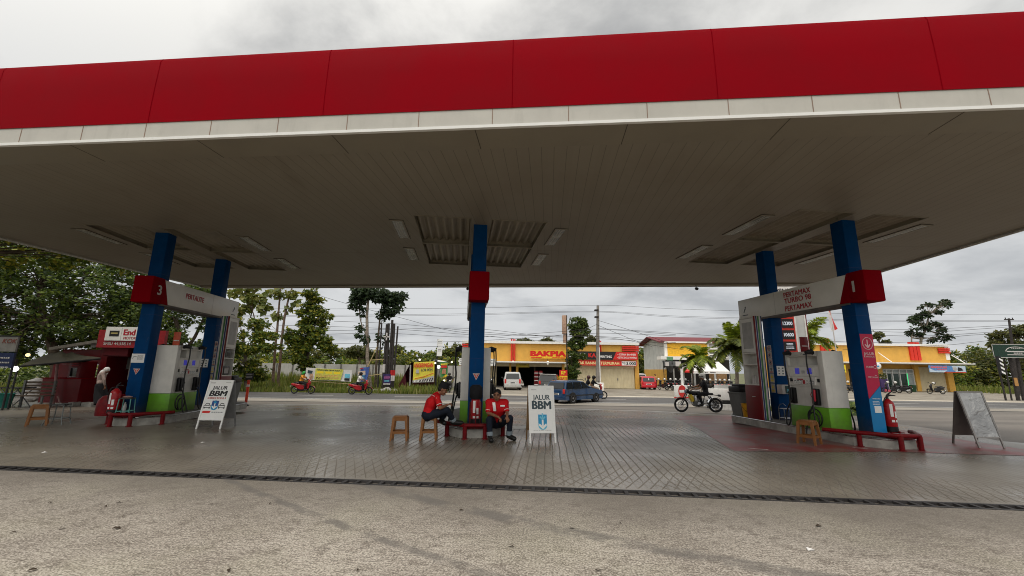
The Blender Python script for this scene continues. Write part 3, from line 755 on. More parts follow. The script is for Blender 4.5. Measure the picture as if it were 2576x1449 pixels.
# fuel pumps ------------------------------------------------------
def nozzle(parent, u, v, z, s, m):
    mb = MB(M_black)
    mb.box(u-0.045, v-0.08, z-0.38, u+0.045, v+0.08, z+0.01, 0.02)
    mb.build('nozzle_boot', parent)
    mb = MB(m); x = u+s*0.065
    mb.tube([(x,v-0.02,z-0.02),(x+s*0.02,v-0.03,z-0.14),(x+s*0.01,v-0.02,z-0.28)], [0.03,0.035,0.028], 8)
    mb.tube([(x,v+0.03,z-0.04),(x+s*0.04,v+0.05,z-0.14),(x,v+0.03,z-0.24)], 0.008, 6)
    mb.build('nozzle', parent)
def pump(k, label, c, vc, colours):
    root = thing('fuel_pump', label, 'fuel pump', isl(k, c, vc), ISL, 'white and green fuel pumps')
    hu = 0.275 if k != 'C' else 0.37; h = 0.585
    B = 0.2
    mb = MB(M_green); mb.box(-hu,-h,B,hu,h,0.72,0.012); mb.build('base', root)
    mb = MB(M_white)
    mb.box(-hu,-h,0.722,hu,-h+0.16,2.04,0.015)                 # blank end panel toward the camera
    mb.build('end_panel', root); mb = MB(M_white)
    mb.box(-hu+0.01,h-0.07,0.722,hu-0.01,h,2.02,0.01)
    mb.build('end_panel', root)
    mb = MB(M_white); mb.box(-hu+0.03,-h+0.16,0.722,hu-0.03,h-0.07,1.66); mb.box(-hu+0.004,-h+0.16,1.66,hu-0.004,h-0.07,1.70); mb.box(-hu+0.004,-h+0.16,1.20,hu-0.004,h-0.07,1.225)
    mb.build('cabinet', root)
    mb = MB(M_white); mb.box(-hu+0.02,-h+0.16,1.92,hu-0.02,h-0.07,2.04,0.01); mb.box(-hu+0.08,-0.05,1.70,hu-0.08,h-0.075,1.92); mb.build('header', root)
    for s in (-1,1):
        u = s*(hu-0.028)
        M = frame((u,0.04,0), (0,s,0), (0,0,1))
        mb = MB(M_plate); mb.prism([(-0.46,1.44),(0.46,1.44),(0.46,1.66),(-0.46,1.66)] , 0.012, M)
        mb.mat(M_lwhite); mb.prism([(-0.32,1.47),(0.32,1.47),(0.32,1.65),(-0.32,1.65)], 0.016, M)
        mb.mat(M_scr)
        for x in (-0.19,0.19): mb.prism([(x-0.068,1.49),(x+0.068,1.49),(x+0.068,1.635),(x-0.068,1.635)], 0.019, M)
        mb.mat(M_lslate); scribble(mb, M @ Matrix.Translation((0,1.58,0.0165)), 0.11, 4, 0.008, 0.03, 5)
        mb.build('display', root)
        mb = MB(M_plate); mb.prism([(-0.33,1.24),(0.33,1.24),(0.36,1.42),(-0.36,1.42)], 0.03, M)
        mb.mat(M_lred); mb.prism([(-0.2,1.345),(-0.02,1.345),(-0.02,1.375),(-0.2,1.375)], 0.033, M); mb.prism([(-0.035,1.25),(0.035,1.25),(0.035,1.34),(-0.035,1.34)], 0.033, M)
        mb.mat(M_lslate)
        for x in (-0.27,-0.18,-0.09,0.10,0.19,0.27): mb.prism([(x-0.028,1.26),(x+0.028,1.26),(x+0.028,1.33),(x-0.028,1.33)], 0.033, M)
        mb.mat(M_lwhite)
        for x in (-0.27,-0.18,-0.09,0.10,0.19,0.27): mb.prism([(x-0.022,1.266),(x+0.022,1.266),(x+0.022,1.315),(x-0.022,1.315)], 0.035, M)
        mb.mat(M_lblack)
        for x in (-0.42,0.42): mb.prism([(x-0.04,1.30),(x+0.04,1.30),(x+0.04,1.38),(x-0.04,1.38)], 0.012, M)
        mb.build('keypad', root)
        mb = MB(M_lslate); emblem(mb, frame((s*(hu-0.02),0,1.975),(0,s,0),(0,0,1)) @ Matrix.Translation((-0.05,0,0.0)), 0.03)
        mb.prism([(0.0,1.96),(0.12,1.96),(0.12,1.985),(0.0,1.985)], 0.003, frame((s*(hu-0.02),0,0),(0,s,0),(0,0,1)))
        mb.build('emblem', root)
        for i, v in enumerate((-0.30,0.41)):
            nozzle(root, s*(hu+0.02), v, 1.14, s, colours[i])
            x = s*(hu+0.05)
            mb = MB(M_black); mb.tube([(s*(hu-0.06),v,1.99),(s*(hu+0.03),v,2.03),(s*(hu+0.16),v,2.00)], [0.05,0.06,0.045], 8); mb.build('hose_arm', root)
            mb = MB(M_black); d = 0.16
            pts = [(s*(hu+0.15),v,1.99),(s*(hu+d),v+0.01,1.7),(s*(hu+0.13),v-0.02,1.3),(s*(hu+0.17),v-0.05,0.85),(s*(hu+0.2),v-0.06,0.42),(s*(hu+0.22),v-0.0,0.24),(s*(hu+0.2),v+0.1,0.26),(s*(hu+0.16),v+0.12,0.5),(s*(hu+0.12),v+0.05,0.72),(s*(hu+0.07),v-0.02,0.84)]
            if i == 0: pts[4:7] = [(s*(hu+0.24),v-0.10,0.35),(s*(hu+0.3),v+0.02,0.06),(s*(hu+0.27),v+0.14,0.12)]
            pts = smooth_path(pts, 4); mb.tube(pts, 0.017, 7); mb.build('hose', root)
            if i == 0 and k != 'C':
                for q in range(2):
                    mb = MB(M_black); mb.tube([(s*(hu+0.07+0.03*q), v+0.06+(0.20-0.05*q)*math.cos(a_*PI/10), 0.47-0.04*q+(0.21-0.05*q)*math.sin(a_*PI/10)) for a_ in range(-4+q,15)], 0.016, 7); mb.build('hose', root)
    return root
def smooth_path(P, n=4):
    P = [Vector(p) for p in P]; out = []
    for i in range(len(P)-1):
        a = P[max(0,i-1)]; b = P[i]; c = P[i+1]; d = P[min(len(P)-1,i+2)]
        for j in range(n):
            t = j/n; out.append(0.5*((2*b)+(c-a)*t+(2*a-5*b+4*c-d)*t*t+(3*b-a-3*c+d)*t**3))
    out.append(P[-1]); return out
pump('L', 'white and green fuel pump on the left island, under the overhead sign numbered 3', 0.435, 0.76, (M_black, M_black))
pump('C', 'white and green fuel pump right behind the middle column, seen end-on', 0.0, 0.80, (M_black, M_black))
pump('R', 'white and green fuel pump on the right island, under the overhead sign numbered 1', -0.525, 0.82, (M_lred, M_black))
# small extra notices on the pumps and an upright price card on the left pump
# cabinets with coloured stripes at the far end of the islands -----
def cabinet(k, s, label, uc, v0):
    """s = side the shelves face"""
    root = thing('storage_cabinet', label, 'cabinet', isl(k, uc, v0), ISL, 'tall white and red island cabinets')
    hu = 0.13; d = 0.62
    bk = sorted((-s*hu, -s*(hu-0.02)))
    mb = MB(M_white); mb.box(bk[0],0.03,1.15,bk[1],d-0.04,3.14); mb.build('back_panel', root)
    mb = MB(M_white); mb.box(-hu,0.0,1.15,hu,0.03,3.14); mb.build('side_panel', root)
    mb = MB(M_white); mb.box(-hu,d-0.04,1.15,hu,d,3.14); mb.build('side_panel', root)
    for z in (1.15,1.72,2.05,3.10):
        mb = MB(M_white); mb.box(-hu+0.022,0.03,z,hu-0.004,d-0.04,z+0.04) if s > 0 else mb.box(-hu+0.004,0.03,z,hu-0.022,d-0.04,z+0.04); mb.build('shelf', root)
    f = s*hu
    mb = MB(M_plate); q = sorted((f*0.80, f*0.97)); mb.box(q[0],0.035,2.10,q[1],d-0.045,3.09); mb.mat(M_gnote); q = sorted((f*0.972, f*1.0)); mb.box(q[0],0.09,2.2,q[1],d-0.10,2.98); mb.build('upper_door', root)
    mb = MB(M_dred); mb.box(-hu-0.006,-0.006,0.2,hu+0.006,d+0.006,1.15,0.008); mb.mat(M_steel); q = sorted((f*1.05, f*1.12)); mb.box(q[0],0.2,0.82,q[1],0.34,0.835); mb.build('red_base', root)
    mb = MB(M_dred); z0, z1 = 0.2, 3.14; u = f*1.06
    for (w, m) in ((0.05,M_dred),(0.012,M_lpale),(0.045,M_navy),(0.012,M_lpale),(0.055,M_stripeg),(0.05,M_lpale),(0.03,M_navy)):
        mb.mat(m); q = sorted((u, u-s*w)); mb.box(q[0],-0.022,z0,q[1],-0.0065,z1); u -= s*w
    mb.build('stripe_panel', root)
    return root
cabL = cabinet('L', 1, 'tall white cabinet with red base and coloured stripes on the left island', 0.65, 2.40)
cabR = cabinet('R', -1, 'tall white cabinet with red base and coloured stripes on the right island', -0.70, 2.42)
# safety notices stuck on the rear columns
def notices(col, s):
    M = frame((s*0.177,0,0),(0,s,0),(0,0,1)); x = 0.0
    for i in range(4):
        mb = MB(M_gnote); z = 2.22-i*0.205
        mb.prism([(x-0.085,z-0.095),(x+0.085,z-0.095),(x+0.085,z+0.095),(x-0.085,z+0.095)], 0.004, M)
        if i < 3:
            mb.mat(M_lred); mb.tube([M @ Vector((x+0.06*math.cos(a*PI/9), z+0.06*math.sin(a*PI/9), 0.005)) for a in range(18)], 0.007, 4, closed=True)
            mb.mat(M_lblack); mb.prism([(x-0.025,z-0.03),(x+0.025,z-0.03),(x+0.015,z+0.035),(x-0.015,z+0.035)], 0.006, M)
        else:
            mb.mat(M_lblack); mb.prism([(x-0.009,z-0.05),(x+0.009,z-0.05),(x+0.009,z+0.05),(x-0.009,z+0.05)], 0.006, M); mb.prism([(x-0.035,z+0.0),(x+0.035,z+0.0),(x+0.035,z+0.03),(x-0.035,z+0.03)], 0.006, M)
            mb.mat(M_triangle); mb.prism([(x-0.06,z-0.085),(x+0.06,z-0.085),(x+0.06,z-0.058),(x-0.06,z-0.058)], 0.006, M)
        mb.build('safety_notice', col)
    for i in range(2):
        z = 1.36-i*0.29; mb = MB(M_gnote)
        mb.prism([(x-0.085,z-0.13),(x+0.085,z-0.13),(x+0.085,z+0.13),(x-0.085,z+0.13)], 0.004, M)
        mb.mat(M_warn); mb.prism([(x-0.06,z-0.005),(x+0.06,z-0.005),(x,z+0.10)], 0.006, M); mb.prism([(x-0.055,z-0.10),(x+0.055,z-0.10),(x+0.055,z-0.04),(x-0.055,z-0.04)], 0.006, M)
        mb.build('warning_notice', col)
    M = frame((0,-0.177,0),(1,0,0),(0,0,1)); x = -0.02*1; mb = MB(M_lwhite)
    mb.prism([(x-0.125,1.43),(x+0.125,1.43),(x+0.125,1.71),(x-0.125,1.71)], 0.004, M); mb.mat(M_lslate)
    for a in (-0.06,0.06):
        for z in (1.49,1.57,1.65): mb.prism([(x+a-0.025,z-0.02),(x+a+0.025,z-0.02),(x+a+0.025,z+0.012),(x+a-0.025,z+0.012)], 0.006, M)
    mb.build('instruction_card', col)
notices(colL2, 1); notices(colR2, -1)
# card reader box and wire rack in front of the rear right column
p = isl('R', -0.06, 2.50); t = thing('card_reader', 'white and dark green card reader box fixed to the rear column of the right island', 'card reader', p, ISL)
mb = MB(M_lpale); mb.box(-0.15,-0.16,0.92,0.15,0.04,1.18,0.015); mb.build('housing', t)
mb = MB(mat('reader_face', (0.02,0.06,0.06), 0.3)); mb.box(-0.05,-0.172,0.94,0.14,-0.16,1.15); mb.mat(M_cyanl); mb.box(0.0,-0.176,0.98,0.08,-0.172,1.06); mb.build('screen', t)
p = isl('R', -0.10, 2.38); mb = MB(M_steel)
for z in (0.26,0.52): mb.tube([(-0.17,-0.1,z),(0.17,-0.1,z),(0.17,0.1,z),(-0.17,0.1,z)], 0.008, 6, closed=True)
for (x, y) in ((-0.17,-0.1),(0.17,-0.1),(0.0,-0.1),(-0.17,0.1),(0.17,0.1)): mb.cyl((x,y,0.2),(x,y,0.53),0.008,n=6)
mb.tube([(-0.17,0.1,0.52),(-0.17,0.06,0.62),(-0.1,0.0,0.66),(-0.02,0.0,0.6)], 0.008, 6)
single(mb, 'wire_rack', 'small chromed wire rack below the card reader of the right island', 'rack', loc=p, rz=ISL)
# small cards standing on the pumps
p = isl('L', 0.58, 0.28); t = thing('price_card', 'small upright orange card on top of the left pump', 'card', p, ISL)
mb = MB(mat('card_orange', (0.50,0.09,0.045), 0.5)); mb.box(-0.09,-0.02,2.04,0.09,0.0,2.42,0.004); mb.mat(M_lpale); mb.box(-0.07,-0.023,2.16,0.07,-0.02,2.19); mb.build('panel', t)
p = isl('R', -0.60, 0.95); t = thing('price_card', 'small upright dark red card on top of the right pump', 'card', p, ISL)
mb = MB(M_dred); mb.box(-0.11,-0.02,2.04,0.11,0.0,2.42,0.004); mb.mat(M_lpale); mb.box(-0.08,-0.023,2.18,0.08,-0.02,2.20); mb.build('panel', t)
# fire extinguishers ----------------------------------------------
def extinguisher(label, p, rz, hooded=False, h=0.62):
    t = thing('fire_extinguisher', label, 'fire extinguisher', p, rz, 'large red fire extinguishers')
    mb = MB(mat('extinguisher_red', (0.36,0.012,0.016), 0.25, var=0.08)); r = 0.115
    mb.lathe([(0.06,0.10),(r*0.95,0.11),(r,0.15),(r,h-0.1),(r*0.85,h-0.02),(r*0.45,h+0.03),(0.03,h+0.05)], 22); mb.build('cylinder', t)
    mb = MB(M_black); mb.lathe([(r*1.02,0.02),(r*1.02,0.13),(r*0.9,0.14)], 20)
    mb.build('foot', t)
    if hooded:
        mb = MB(M_cloth_k); mb.lathe([(0.115,h-0.03),(0.15,h+0.02),(0.155,h+0.16),(0.14,h+0.25),(0.09,h+0.30),(0.0,h+0.305)], 16); mb.build('hood', t)
    else:
        mb = MB(M_black); mb.cyl((0,0,h+0.03),(0,0,h+0.10),0.03,0.025,10); mb.tube([(-0.02,0,h+0.10),(0.06,-0.02,h+0.13),(0.17,-0.03,h+0.12)], [0.02,0.018,0.01], 8)
        mb.tube([(0,0,h+0.12),(0.05,-0.01,h+0.17),(0.10,-0.03,h+0.21)], [0.02,0.016,0.008], 8); mb.build('valve', t)
        mb = MB(M_black); mb.tube(smooth_path([(-0.02,0,h+0.08),(-0.10,-0.04,h+0.05),(-0.15,-0.03,h-0.12),(-0.13,0,0.25)]), 0.012, 6); mb.build('hose', t)
    for (a0, z0, z1, w) in ((-0.35,h-0.33,h-0.06,0.5),(0.35,h-0.36,h-0.22,0.45),(-0.3,h-0.45,h-0.40,0.5),(0.4,h-0.45,h-0.40,0.45)):
        mb = MB(M_lwhite); n = 5; vs = []
        for i in range(n+1):
            a = -PI/2+a0+(i/n-0.5)*w; vs += [((r+0.003)*math.cos(a),(r+0.003)*math.sin(a),z) for z in (z0,z1)]
        mb.add(vs, [(2*i,2*i+2,2*i+3,2*i+1) for i in range(n)], True); mb.build('paper_label', t)
    mb = MB(M_redrail); mb.box(-0.14,0.10,0.0,0.14,0.13,0.5); mb.box(-0.15,-0.15,0.0,0.15,0.13,0.02); mb.box(-0.012,-0.19,0.0,0.012,-0.15,0.35 if hooded else 0.05); mb.build('stand', t)
    return t
extinguisher('red fire extinguisher with white labels right of the magenta lane sticker', isl('R',0.36,-0.12,0.235), ISL-0.1, False, 0.68)
extinguisher('red fire extinguisher with black hood in front of the middle column', isl('C',0.0,-0.42,0.235), ISL, True, 0.60)
extinguisher('red fire extinguisher with white labels left of the left column', isl('L',-0.12,-0.55,0.235), ISL, False, 0.60)
p = isl('L',-0.42,-0.30,0.2); mb = MB(M_redrail); mb.lathe([(0.24,0.0),(0.24,0.25),(0.22,0.38),(0.15,0.48),(0.0,0.52)], 18)
single(mb, 'hydrant_cover', 'domed red fabric cover beside the extinguisher of the left island', 'cover', loc=p)
p = isl('L',0.12,-0.52,0.235); mb = MB(mat('clear_plastic', (0.35,0.36,0.36), 0.1)); mb.lathe([(0.035,0.0),(0.04,0.02),(0.04,0.2),(0.03,0.25),(0.014,0.28),(0.014,0.31)], 12)
single(mb, 'water_bottle', 'clear plastic water bottle at the foot of the left column', 'bottle', loc=p)
for i in range(3):
    p = isl('R',-0.74,2.55+i*0.11,1.19); mb = MB(M_lpale); mb.lathe([(0.04,0.0),(0.042,0.02),(0.042,0.16),(0.02,0.21),(0.016,0.25)], 10)
    single(mb, 'plastic_bottle', 'white plastic bottle on the lowest shelf of the right cabinet', 'bottle', loc=p, group='bottles in the right cabinet')
p = isl('L',0.67,2.70,1.76); mb = MB(M_grey); mb.box(-0.08,-0.15,0,0.08,0.15,0.22,0.02); mb.mat(M_black); mb.box(0.08,-0.1,0.05,0.085,0.1,0.18)
single(mb, 'metal_canister', 'dark canister on the middle shelf of the left cabinet', 'canister', loc=p, rz=ISL)
p = isl('L',0.67,2.70,1.19); mb = MB(M_blackm); mb.box(-0.08,-0.18,0,0.08,0.18,0.30,0.02); mb.mat(M_gnote); mb.box(0.08,-0.12,0.05,0.085,0.12,0.22)
single(mb, 'control_box', 'dark control box on the lowest shelf of the left cabinet', 'box', loc=p, rz=ISL)
# bins and bucket -------------------------------------------------
def bin_(label, p):
    t = thing('trash_bin', label, 'trash bin', p, ISL)
    mb = MB(M_grey)
    a, b = 0.21, 0.27; vs = [(-a,-a,0),(a,-a,0),(a,a,0),(-a,a,0),(-b,-b,0.68),(b,-b,0.68),(b,b,0.68),(-b,b,0.68)]
    mb.add(vs, [(3,2,1,0),(4,5,6,7),(0,1,5,4),(1,2,6,5),(2,3,7,6),(3,0,4,7)]); mb.box(-0.29,-0.29,0.66,0.29,0.29,0.71,0.01); mb.build('body', t)
    mb = MB(M_black); mb.box(-0.27,-0.27,0.71,0.27,0.27,0.88,0.03); mb.box(-0.2,-0.2,0.87,0.2,0.2,0.95,0.03); mb.build('lid', t)
    return t
bin_('grey trash bin with black lid behind the yellow bucket on the right island', isl('R',-0.55,3.62,0.2))
bin_('grey trash bin behind the left white lane board', isl('L',0.47,3.58,0.2))
p = isl('R',-0.70,3.22,0.2); t = thing('bucket', 'yellow plastic bucket in front of the grey bin on the right island', 'bucket', p)
mb = MB(mat('bucket_yellow', (0.52,0.25,0.012), 0.4)); mb.lathe([(0.12,0.0),(0.155,0.36),(0.165,0.37),(0.165,0.39),(0.15,0.39),(0.115,0.02)], 20); mb.build('pail', t)
mb = MB(M_blackm); mb.tube([(0.16*math.cos(a*PI/8),-0.16*math.sin(a*PI/8)-0.005,0.3-0.16*math.sin(a*PI/8)) for a in range(9)], 0.005, 5); mb.build('handle', t)
# ------------------------------------------------------------------ stools, boards, small props
def stool_geo(t):
    m = M_orange; top = 0.125; bot = 0.165; H_ = 0.50
    mb = MB(m); mb.box(-top-0.015,-top-0.015,H_-0.035,top+0.015,top+0.015,H_,0.012); mb.mat(M_wood); mb.box(-0.04,-0.008,H_-0.001,0.04,0.008,H_+0.001); mb.build('seat', t)
    for sx in (-1,1):
        for sy in (-1,1):
            mb = MB(m); w = 0.022
            vs = []
            for (r, z, k) in ((bot,0.0,w*0.9),(top,H_-0.03,w*1.3)):
                vs += [(sx*r+dx*k, sy*r+dy*k, z) for dx, dy in ((-1,-1),(1,-1),(1,1),(-1,1))]
            mb.add(vs, [(3,2,1,0),(4,5,6,7),(0,1,5,4),(1,2,6,5),(2,3,7,6),(3,0,4,7)]); mb.build('leg', t)
    for z, rr, h in ((0.14,0.152,0.05),(H_-0.10,0.130,0.07)):
        mb = MB(m); mb.box(-rr,-rr-0.012,z,rr,-rr+0.006,z+h); mb.box(-rr,rr-0.006,z,rr,rr+0.012,z+h); mb.box(-rr-0.012,-rr,z,-rr+0.006,rr,z+h); mb.box(rr-0.006,-rr,z,rr+0.012,rr,z+h)
        mb.build('foot_rest' if z < 0.2 else 'apron', t)
st0 = thing('plastic_stool', 'orange plastic stool standing empty left of the seated man in profile', 'stool', gnd(1005,1106), 0.12, 'orange plastic stools')
stool_geo(st0)
p_stA = gnd(1078,1104.5)
dup(st0, p_stA, 0.10, 'orange plastic stool under the man seated in profile')
dup(st0, gnd(2037,1117), 0.62, 'orange plastic stool in front of the hoses of the right pump')
dup(st0, gnd(92,1070), 0.75, 'orange plastic stool at the far left beside the metal stool')
# folding metal stools
def metal_stool(label, p, h, w, mm, top):
    t = thing('metal_stool', label, 'stool', p, 0.35)
    mb = MB(top); mb.box(-w,-w,h-0.03,w,w,h,0.01); mb.build('seat', t)
    for sx in (-1,1):
        for sy in (-1,1):
            mb = MB(mm); mb.tube([(sx*w*0.9,sy*w*0.9,h-0.02),(sx*w*1.0,sy*w*1.05,h*0.3),(sx*w*1.25,sy*w*1.2,0.0)], 0.011, 7); mb.build('leg', t)
    mb = MB(mm); z = h*0.3; a = w*1.02
    mb.tube([(-a,-a,z),(a,-a,z),(a,a,z),(-a,a,z)], 0.009, 6, closed=True); mb.build('stretcher', t)
metal_stool('grey metal stool with thin legs right of the far left orange stool', gnd(142,1068), 0.50, 0.15, mat('stool_grey', (0.17,0.19,0.19), 0.4), M_blackm)
M_teal = mat('teal_paint', (0.10,0.32,0.28), 0.45)
metal_stool('small stool with teal legs and dark seat beside the left pump', isl('L',0.22,-0.62,0.2), 0.46, 0.13, M_teal, M_blackm)
p = isl('L',0.22,-0.62,0.66); mb = MB(mat('pinkish_cloth', (0.35,0.2,0.18), 0.8)); mb.ell((0,0,0.02),(0.12,0.08,0.03)); single(mb, 'folded_cloth', 'folded pinkish cloth on the teal legged stool', 'cloth', loc=p)
# A-boards
def arrow(mb, M, s, m):
    mb.mat(m)
    mb.prism([(-.09*s,.05*s),(.09*s,.05*s),(.09*s,.62*s),(-.09*s,.62*s)], 0.003, M)
    mb.prism([(0,-.3*s),(.42*s,.12*s),(.30*s,.26*s),(0,-.02*s),(-.30*s,.26*s),(-.42*s,.12*s)], 0.004, M)
def shield(mb, M, w, h, top, low, inner=True):
    n = 12; pts = [(-w/2,h),(-w/2,w*0.42)]+[(-w/2*math.cos(PI*i/n), w*0.42-w*0.42*math.sin(PI*i/n)) for i in range(1,n)]+[(w/2,w*0.42),(w/2,h)]
    mb.mat(top); mb.prism(pts[::-1], 0.003, M)
    mb.mat(low); pl = [(-w/2,w*0.75),(-w/2,w*0.42)]+[(-w/2*math.cos(PI*i/n), w*0.42-w*0.42*math.sin(PI*i/n)) for i in range(1,n)]+[(w/2,w*0.42),(w/2,w*0.75),(0,w*0.35)]
    mb.prism(pl[::-1], 0.0045, M)
def aboard(label, pos, rz, w, h, depth, art, back=None, frame_m=None, panel_m=None, foot=0.20):
    t = thing('sandwich_board', label, 'sandwich board', pos, rz, 'folding A-boards on the forecourt')
    fm = frame_m or M_lwhite; pm = panel_m or M_lwhite; d = depth/2
    for s in (-1,1):
        # panel plane from foot (y = s*d) to ridge (y = 0)
        A = Vector((0, s*d, 0)); B = Vector((0, s*0.025, h)); up = (B-A)
        M = frame(A, (1,0,0) if s < 0 else (-1,0,0), up); L = up.length
        mb = MB(fm if s < 0 else (back or fm))
        for sx in (-1,1): mb.box(sx*w/2-0.016, 0, -0.016, sx*w/2+0.016, foot, 0.010, M=M)
        mb.build('leg', t)
        mb = MB(pm if s < 0 else (back or pm)); mb.box(-w/2-0.016, foot, -0.014, w/2+0.016, L, 0.006, M=M)
        if s < 0:
            mb.mat(fm)
            for sx in (-1,1): mb.box(sx*w/2-0.018, foot, 0.004, sx*w/2+0.018, L, 0.014, M=M)
            mb.box(-w/2, foot, 0.004, w/2, foot+0.03, 0.013, M=M); mb.box(-w/2, L-0.03, 0.004, w/2, L, 0.013, M=M)
        mb.build('panel', t)
        if s < 0 and art:
            art(t, M @ Matrix.Translation((0,0,0.007)), L, foot)
    return t
def art_C(t, M, L, foot):
    mb = MB(M_lslate)
    mb.text('JALUR', 0.105, M @ Matrix.Translation((0,L*0.745,0)), 0.02, fit=0.37)
    mb.text('BBM', 0.165, M @ Matrix.Translation((0,L*0.585,0)), 0.045, fit=0.40)
    mb.build('lettering', t); mb = MB(M_cyan)
    S = M @ Matrix.Translation((0.01,L*0.225,0)); shield(mb, S, 0.185, 0.31, M_cyan, M_cyanl)
    arrow(mb, S @ Matrix.Translation((0,0.235,0.004)), 0.16, M_cyanl); arrow(mb, S @ Matrix.Translation((0,0.07,0.006)), 0.21, M_lwhite)
    mb.build('arrow_shield', t); mb = MB(M_gnote)
    mb.mat(M_gnote); scribble(mb, M @ Matrix.Translation((-0.16,L*0.93,0)), 0.12, 2, 0.01, 0.016, 2); scribble(mb, M @ Matrix.Translation((0.17,L*0.935,0)), 0.10, 1, 0.01, 0.02, 8)
    scribble(mb, M @ Matrix.Translation((0.0,foot+0.055,0)), 0.38, 1, 0.010, 0.02, 9)
    mb.build('small_print', t)
def art_L(t, M, L, foot):
    mb = MB(M_lblack)
    mb.text('JALUR', 0.085, M @ Matrix.Translation((0.01,L*0.80,0)), 0.03, fit=0.36, shear=0.12)
    mb.text('BBM', 0.125, M @ Matrix.Translation((0.0,L*0.665,0)), 0.05, fit=0.40, shear=0.12)
    mb.mat(M_triangle); mb.text('SUBSIDI RODA 4', 0.05, M @ Matrix.Translation((0,L*0.60,0)), 0.02, fit=0.44)
    mb.build('lettering', t); mb = MB(M_lblack)
    S = M @ Matrix.Translation((0.0,L*0.375,0)); shield(mb, S, 0.16, 0.225, mat('sign_navy', (0.02,0.07,0.25), 0.4), M_cyan)
    arrow(mb, S @ Matrix.Translation((0,0.065,0.005)), 0.15, M_lwhite); arrow(mb, S @ Matrix.Translation((0,0.18,0.004)), 0.10, M_cyan)
    mb.mat(M_lblack)
    for sx in (-1,1):
        o = (sx*0.175, L*0.425)
        P = [(-.075,0),(-.075,.05),(-.05,.06),(-.035,.10),(.035,.10),(.05,.06),(.075,.05),(.075,0)]
        mb.tube([M @ Vector((o[0]+x, o[1]+y, 0.002)) for x, y in P], 0.007, 4, closed=True)
        mb.prism([(o[0]-.075,o[1]-.02),(o[0]-.045,o[1]-.02),(o[0]-.045,o[1]+.01),(o[0]-.075,o[1]+.01)], 0.003, M); mb.prism([(o[0]+.045,o[1]-.02),(o[0]+.075,o[1]-.02),(o[0]+.075,o[1]+.01),(o[0]+.045,o[1]+.01)], 0.003, M)
        mb.prism([(o[0]-.05,o[1]+.045),(o[0]+.05,o[1]+.045),(o[0]+.05,o[1]+.06),(o[0]-.05,o[1]+.06)], 0.003, M)
    mb.build('car_symbol', t); mb = MB(M_sred); mb.prism([(-0.25,L*0.315),(-0.08,L*0.315),(-0.06,L*0.335),(-0.06,L*0.36),(-0.25,L*0.36)], 0.003, M)
    mb.mat(M_lslate); scribble(mb, M @ Matrix.Translation((0.11,L*0.328,0)), 0.28, 1, 0.016, 0.02, 6)
    mb.mat(M_gnote); scribble(mb, M @ Matrix.Translation((-0.19,L*0.94,0)), 0.12, 2, 0.01, 0.016, 2); scribble(mb, M @ Matrix.Translation((0.18,L*0.945,0)), 0.12, 1, 0.012, 0.02, 8)
    mb.build('small_print', t)
a = gnd(1331,1116); b = gnd(1398,1115); cpos = (a+b)/2; aboard('white A-board with slate lettering and pale blue arrow shield, right of the seated men', cpos+Vector((-0.02,0.29,0)), 0.10, 0.53, 1.16, 0.58, art_C, back=M_wood)
a = gnd(494,1079); b = gnd(555,1080); cpos = (a+b)/2; aboard('white A-board with black lettering and two car symbols, right of the left pump', cpos+Vector((-0.02,0.29,0)), 0.02, 0.56, 1.14, 0.58, art_L, back=mat('board_back', (0.22,0.22,0.22), 0.6))
def art_R(t, M, L, foot):
    pass
M_crump = None
def crumple():
    m, t = newmat('crumpled_silver'); co = t.coord()
    n = t.noise(co, 4.5, 3, 0.5, 1.0)
    c = t.mix(t.ramp(t.noise(co, 2.2, 5), 0.3, 0.7), (0.30,0.30,0.30), (0.48,0.48,0.47))
    t.out(t.bsdf(c, 0.28, metal=0.45, bump=n, bstr=0.8, bdist=0.05).outputs[0]); return m
a = (gnd(2467,1126)+gnd(2530,1129))/2
aboard('plain grey silver A-board with crumpled sheet, at the far right of the forecourt', a+Vector((-0.02,0.27,0)), -0.02, 0.52, 1.16, 0.55, None, back=mat('board_brown', (0.12,0.105,0.095), 0.7), frame_m=mat('board_frame', (0.28,0.27,0.26), 0.5), panel_m=crumple())
# bollard left
p = gnd(617.5,1021,0.0); p = ter(617.5,1021); t = thing('lane_bollard', 'orange lane bollard with a white band and dark plate on top, beside the left board', 'bollard', p)
M_boll = mat('bollard_orange', (0.62,0.055,0.02), 0.4)
mb = MB(M_boll); mb.lathe([(0.055,0.0),(0.06,0.9),(0.06,1.15)], 14); mb.mat(M_lpale); mb.lathe([(0.062,0.85),(0.062,0.95)], 14); mb.mat(M_black); mb.lathe([(0.13,0),(0.13,0.05),(0.06,0.09)], 14); mb.build('post', t)
mb = MB(M_black); mb.box(-0.17,-0.02,1.16,0.17,0.02,1.46,0.01); mb.mat(M_gnote)
for z in (1.24,1.31,1.38): mb.box(-0.14,-0.023,z,0.14,-0.02,z+0.02)
mb.build('plate', t)
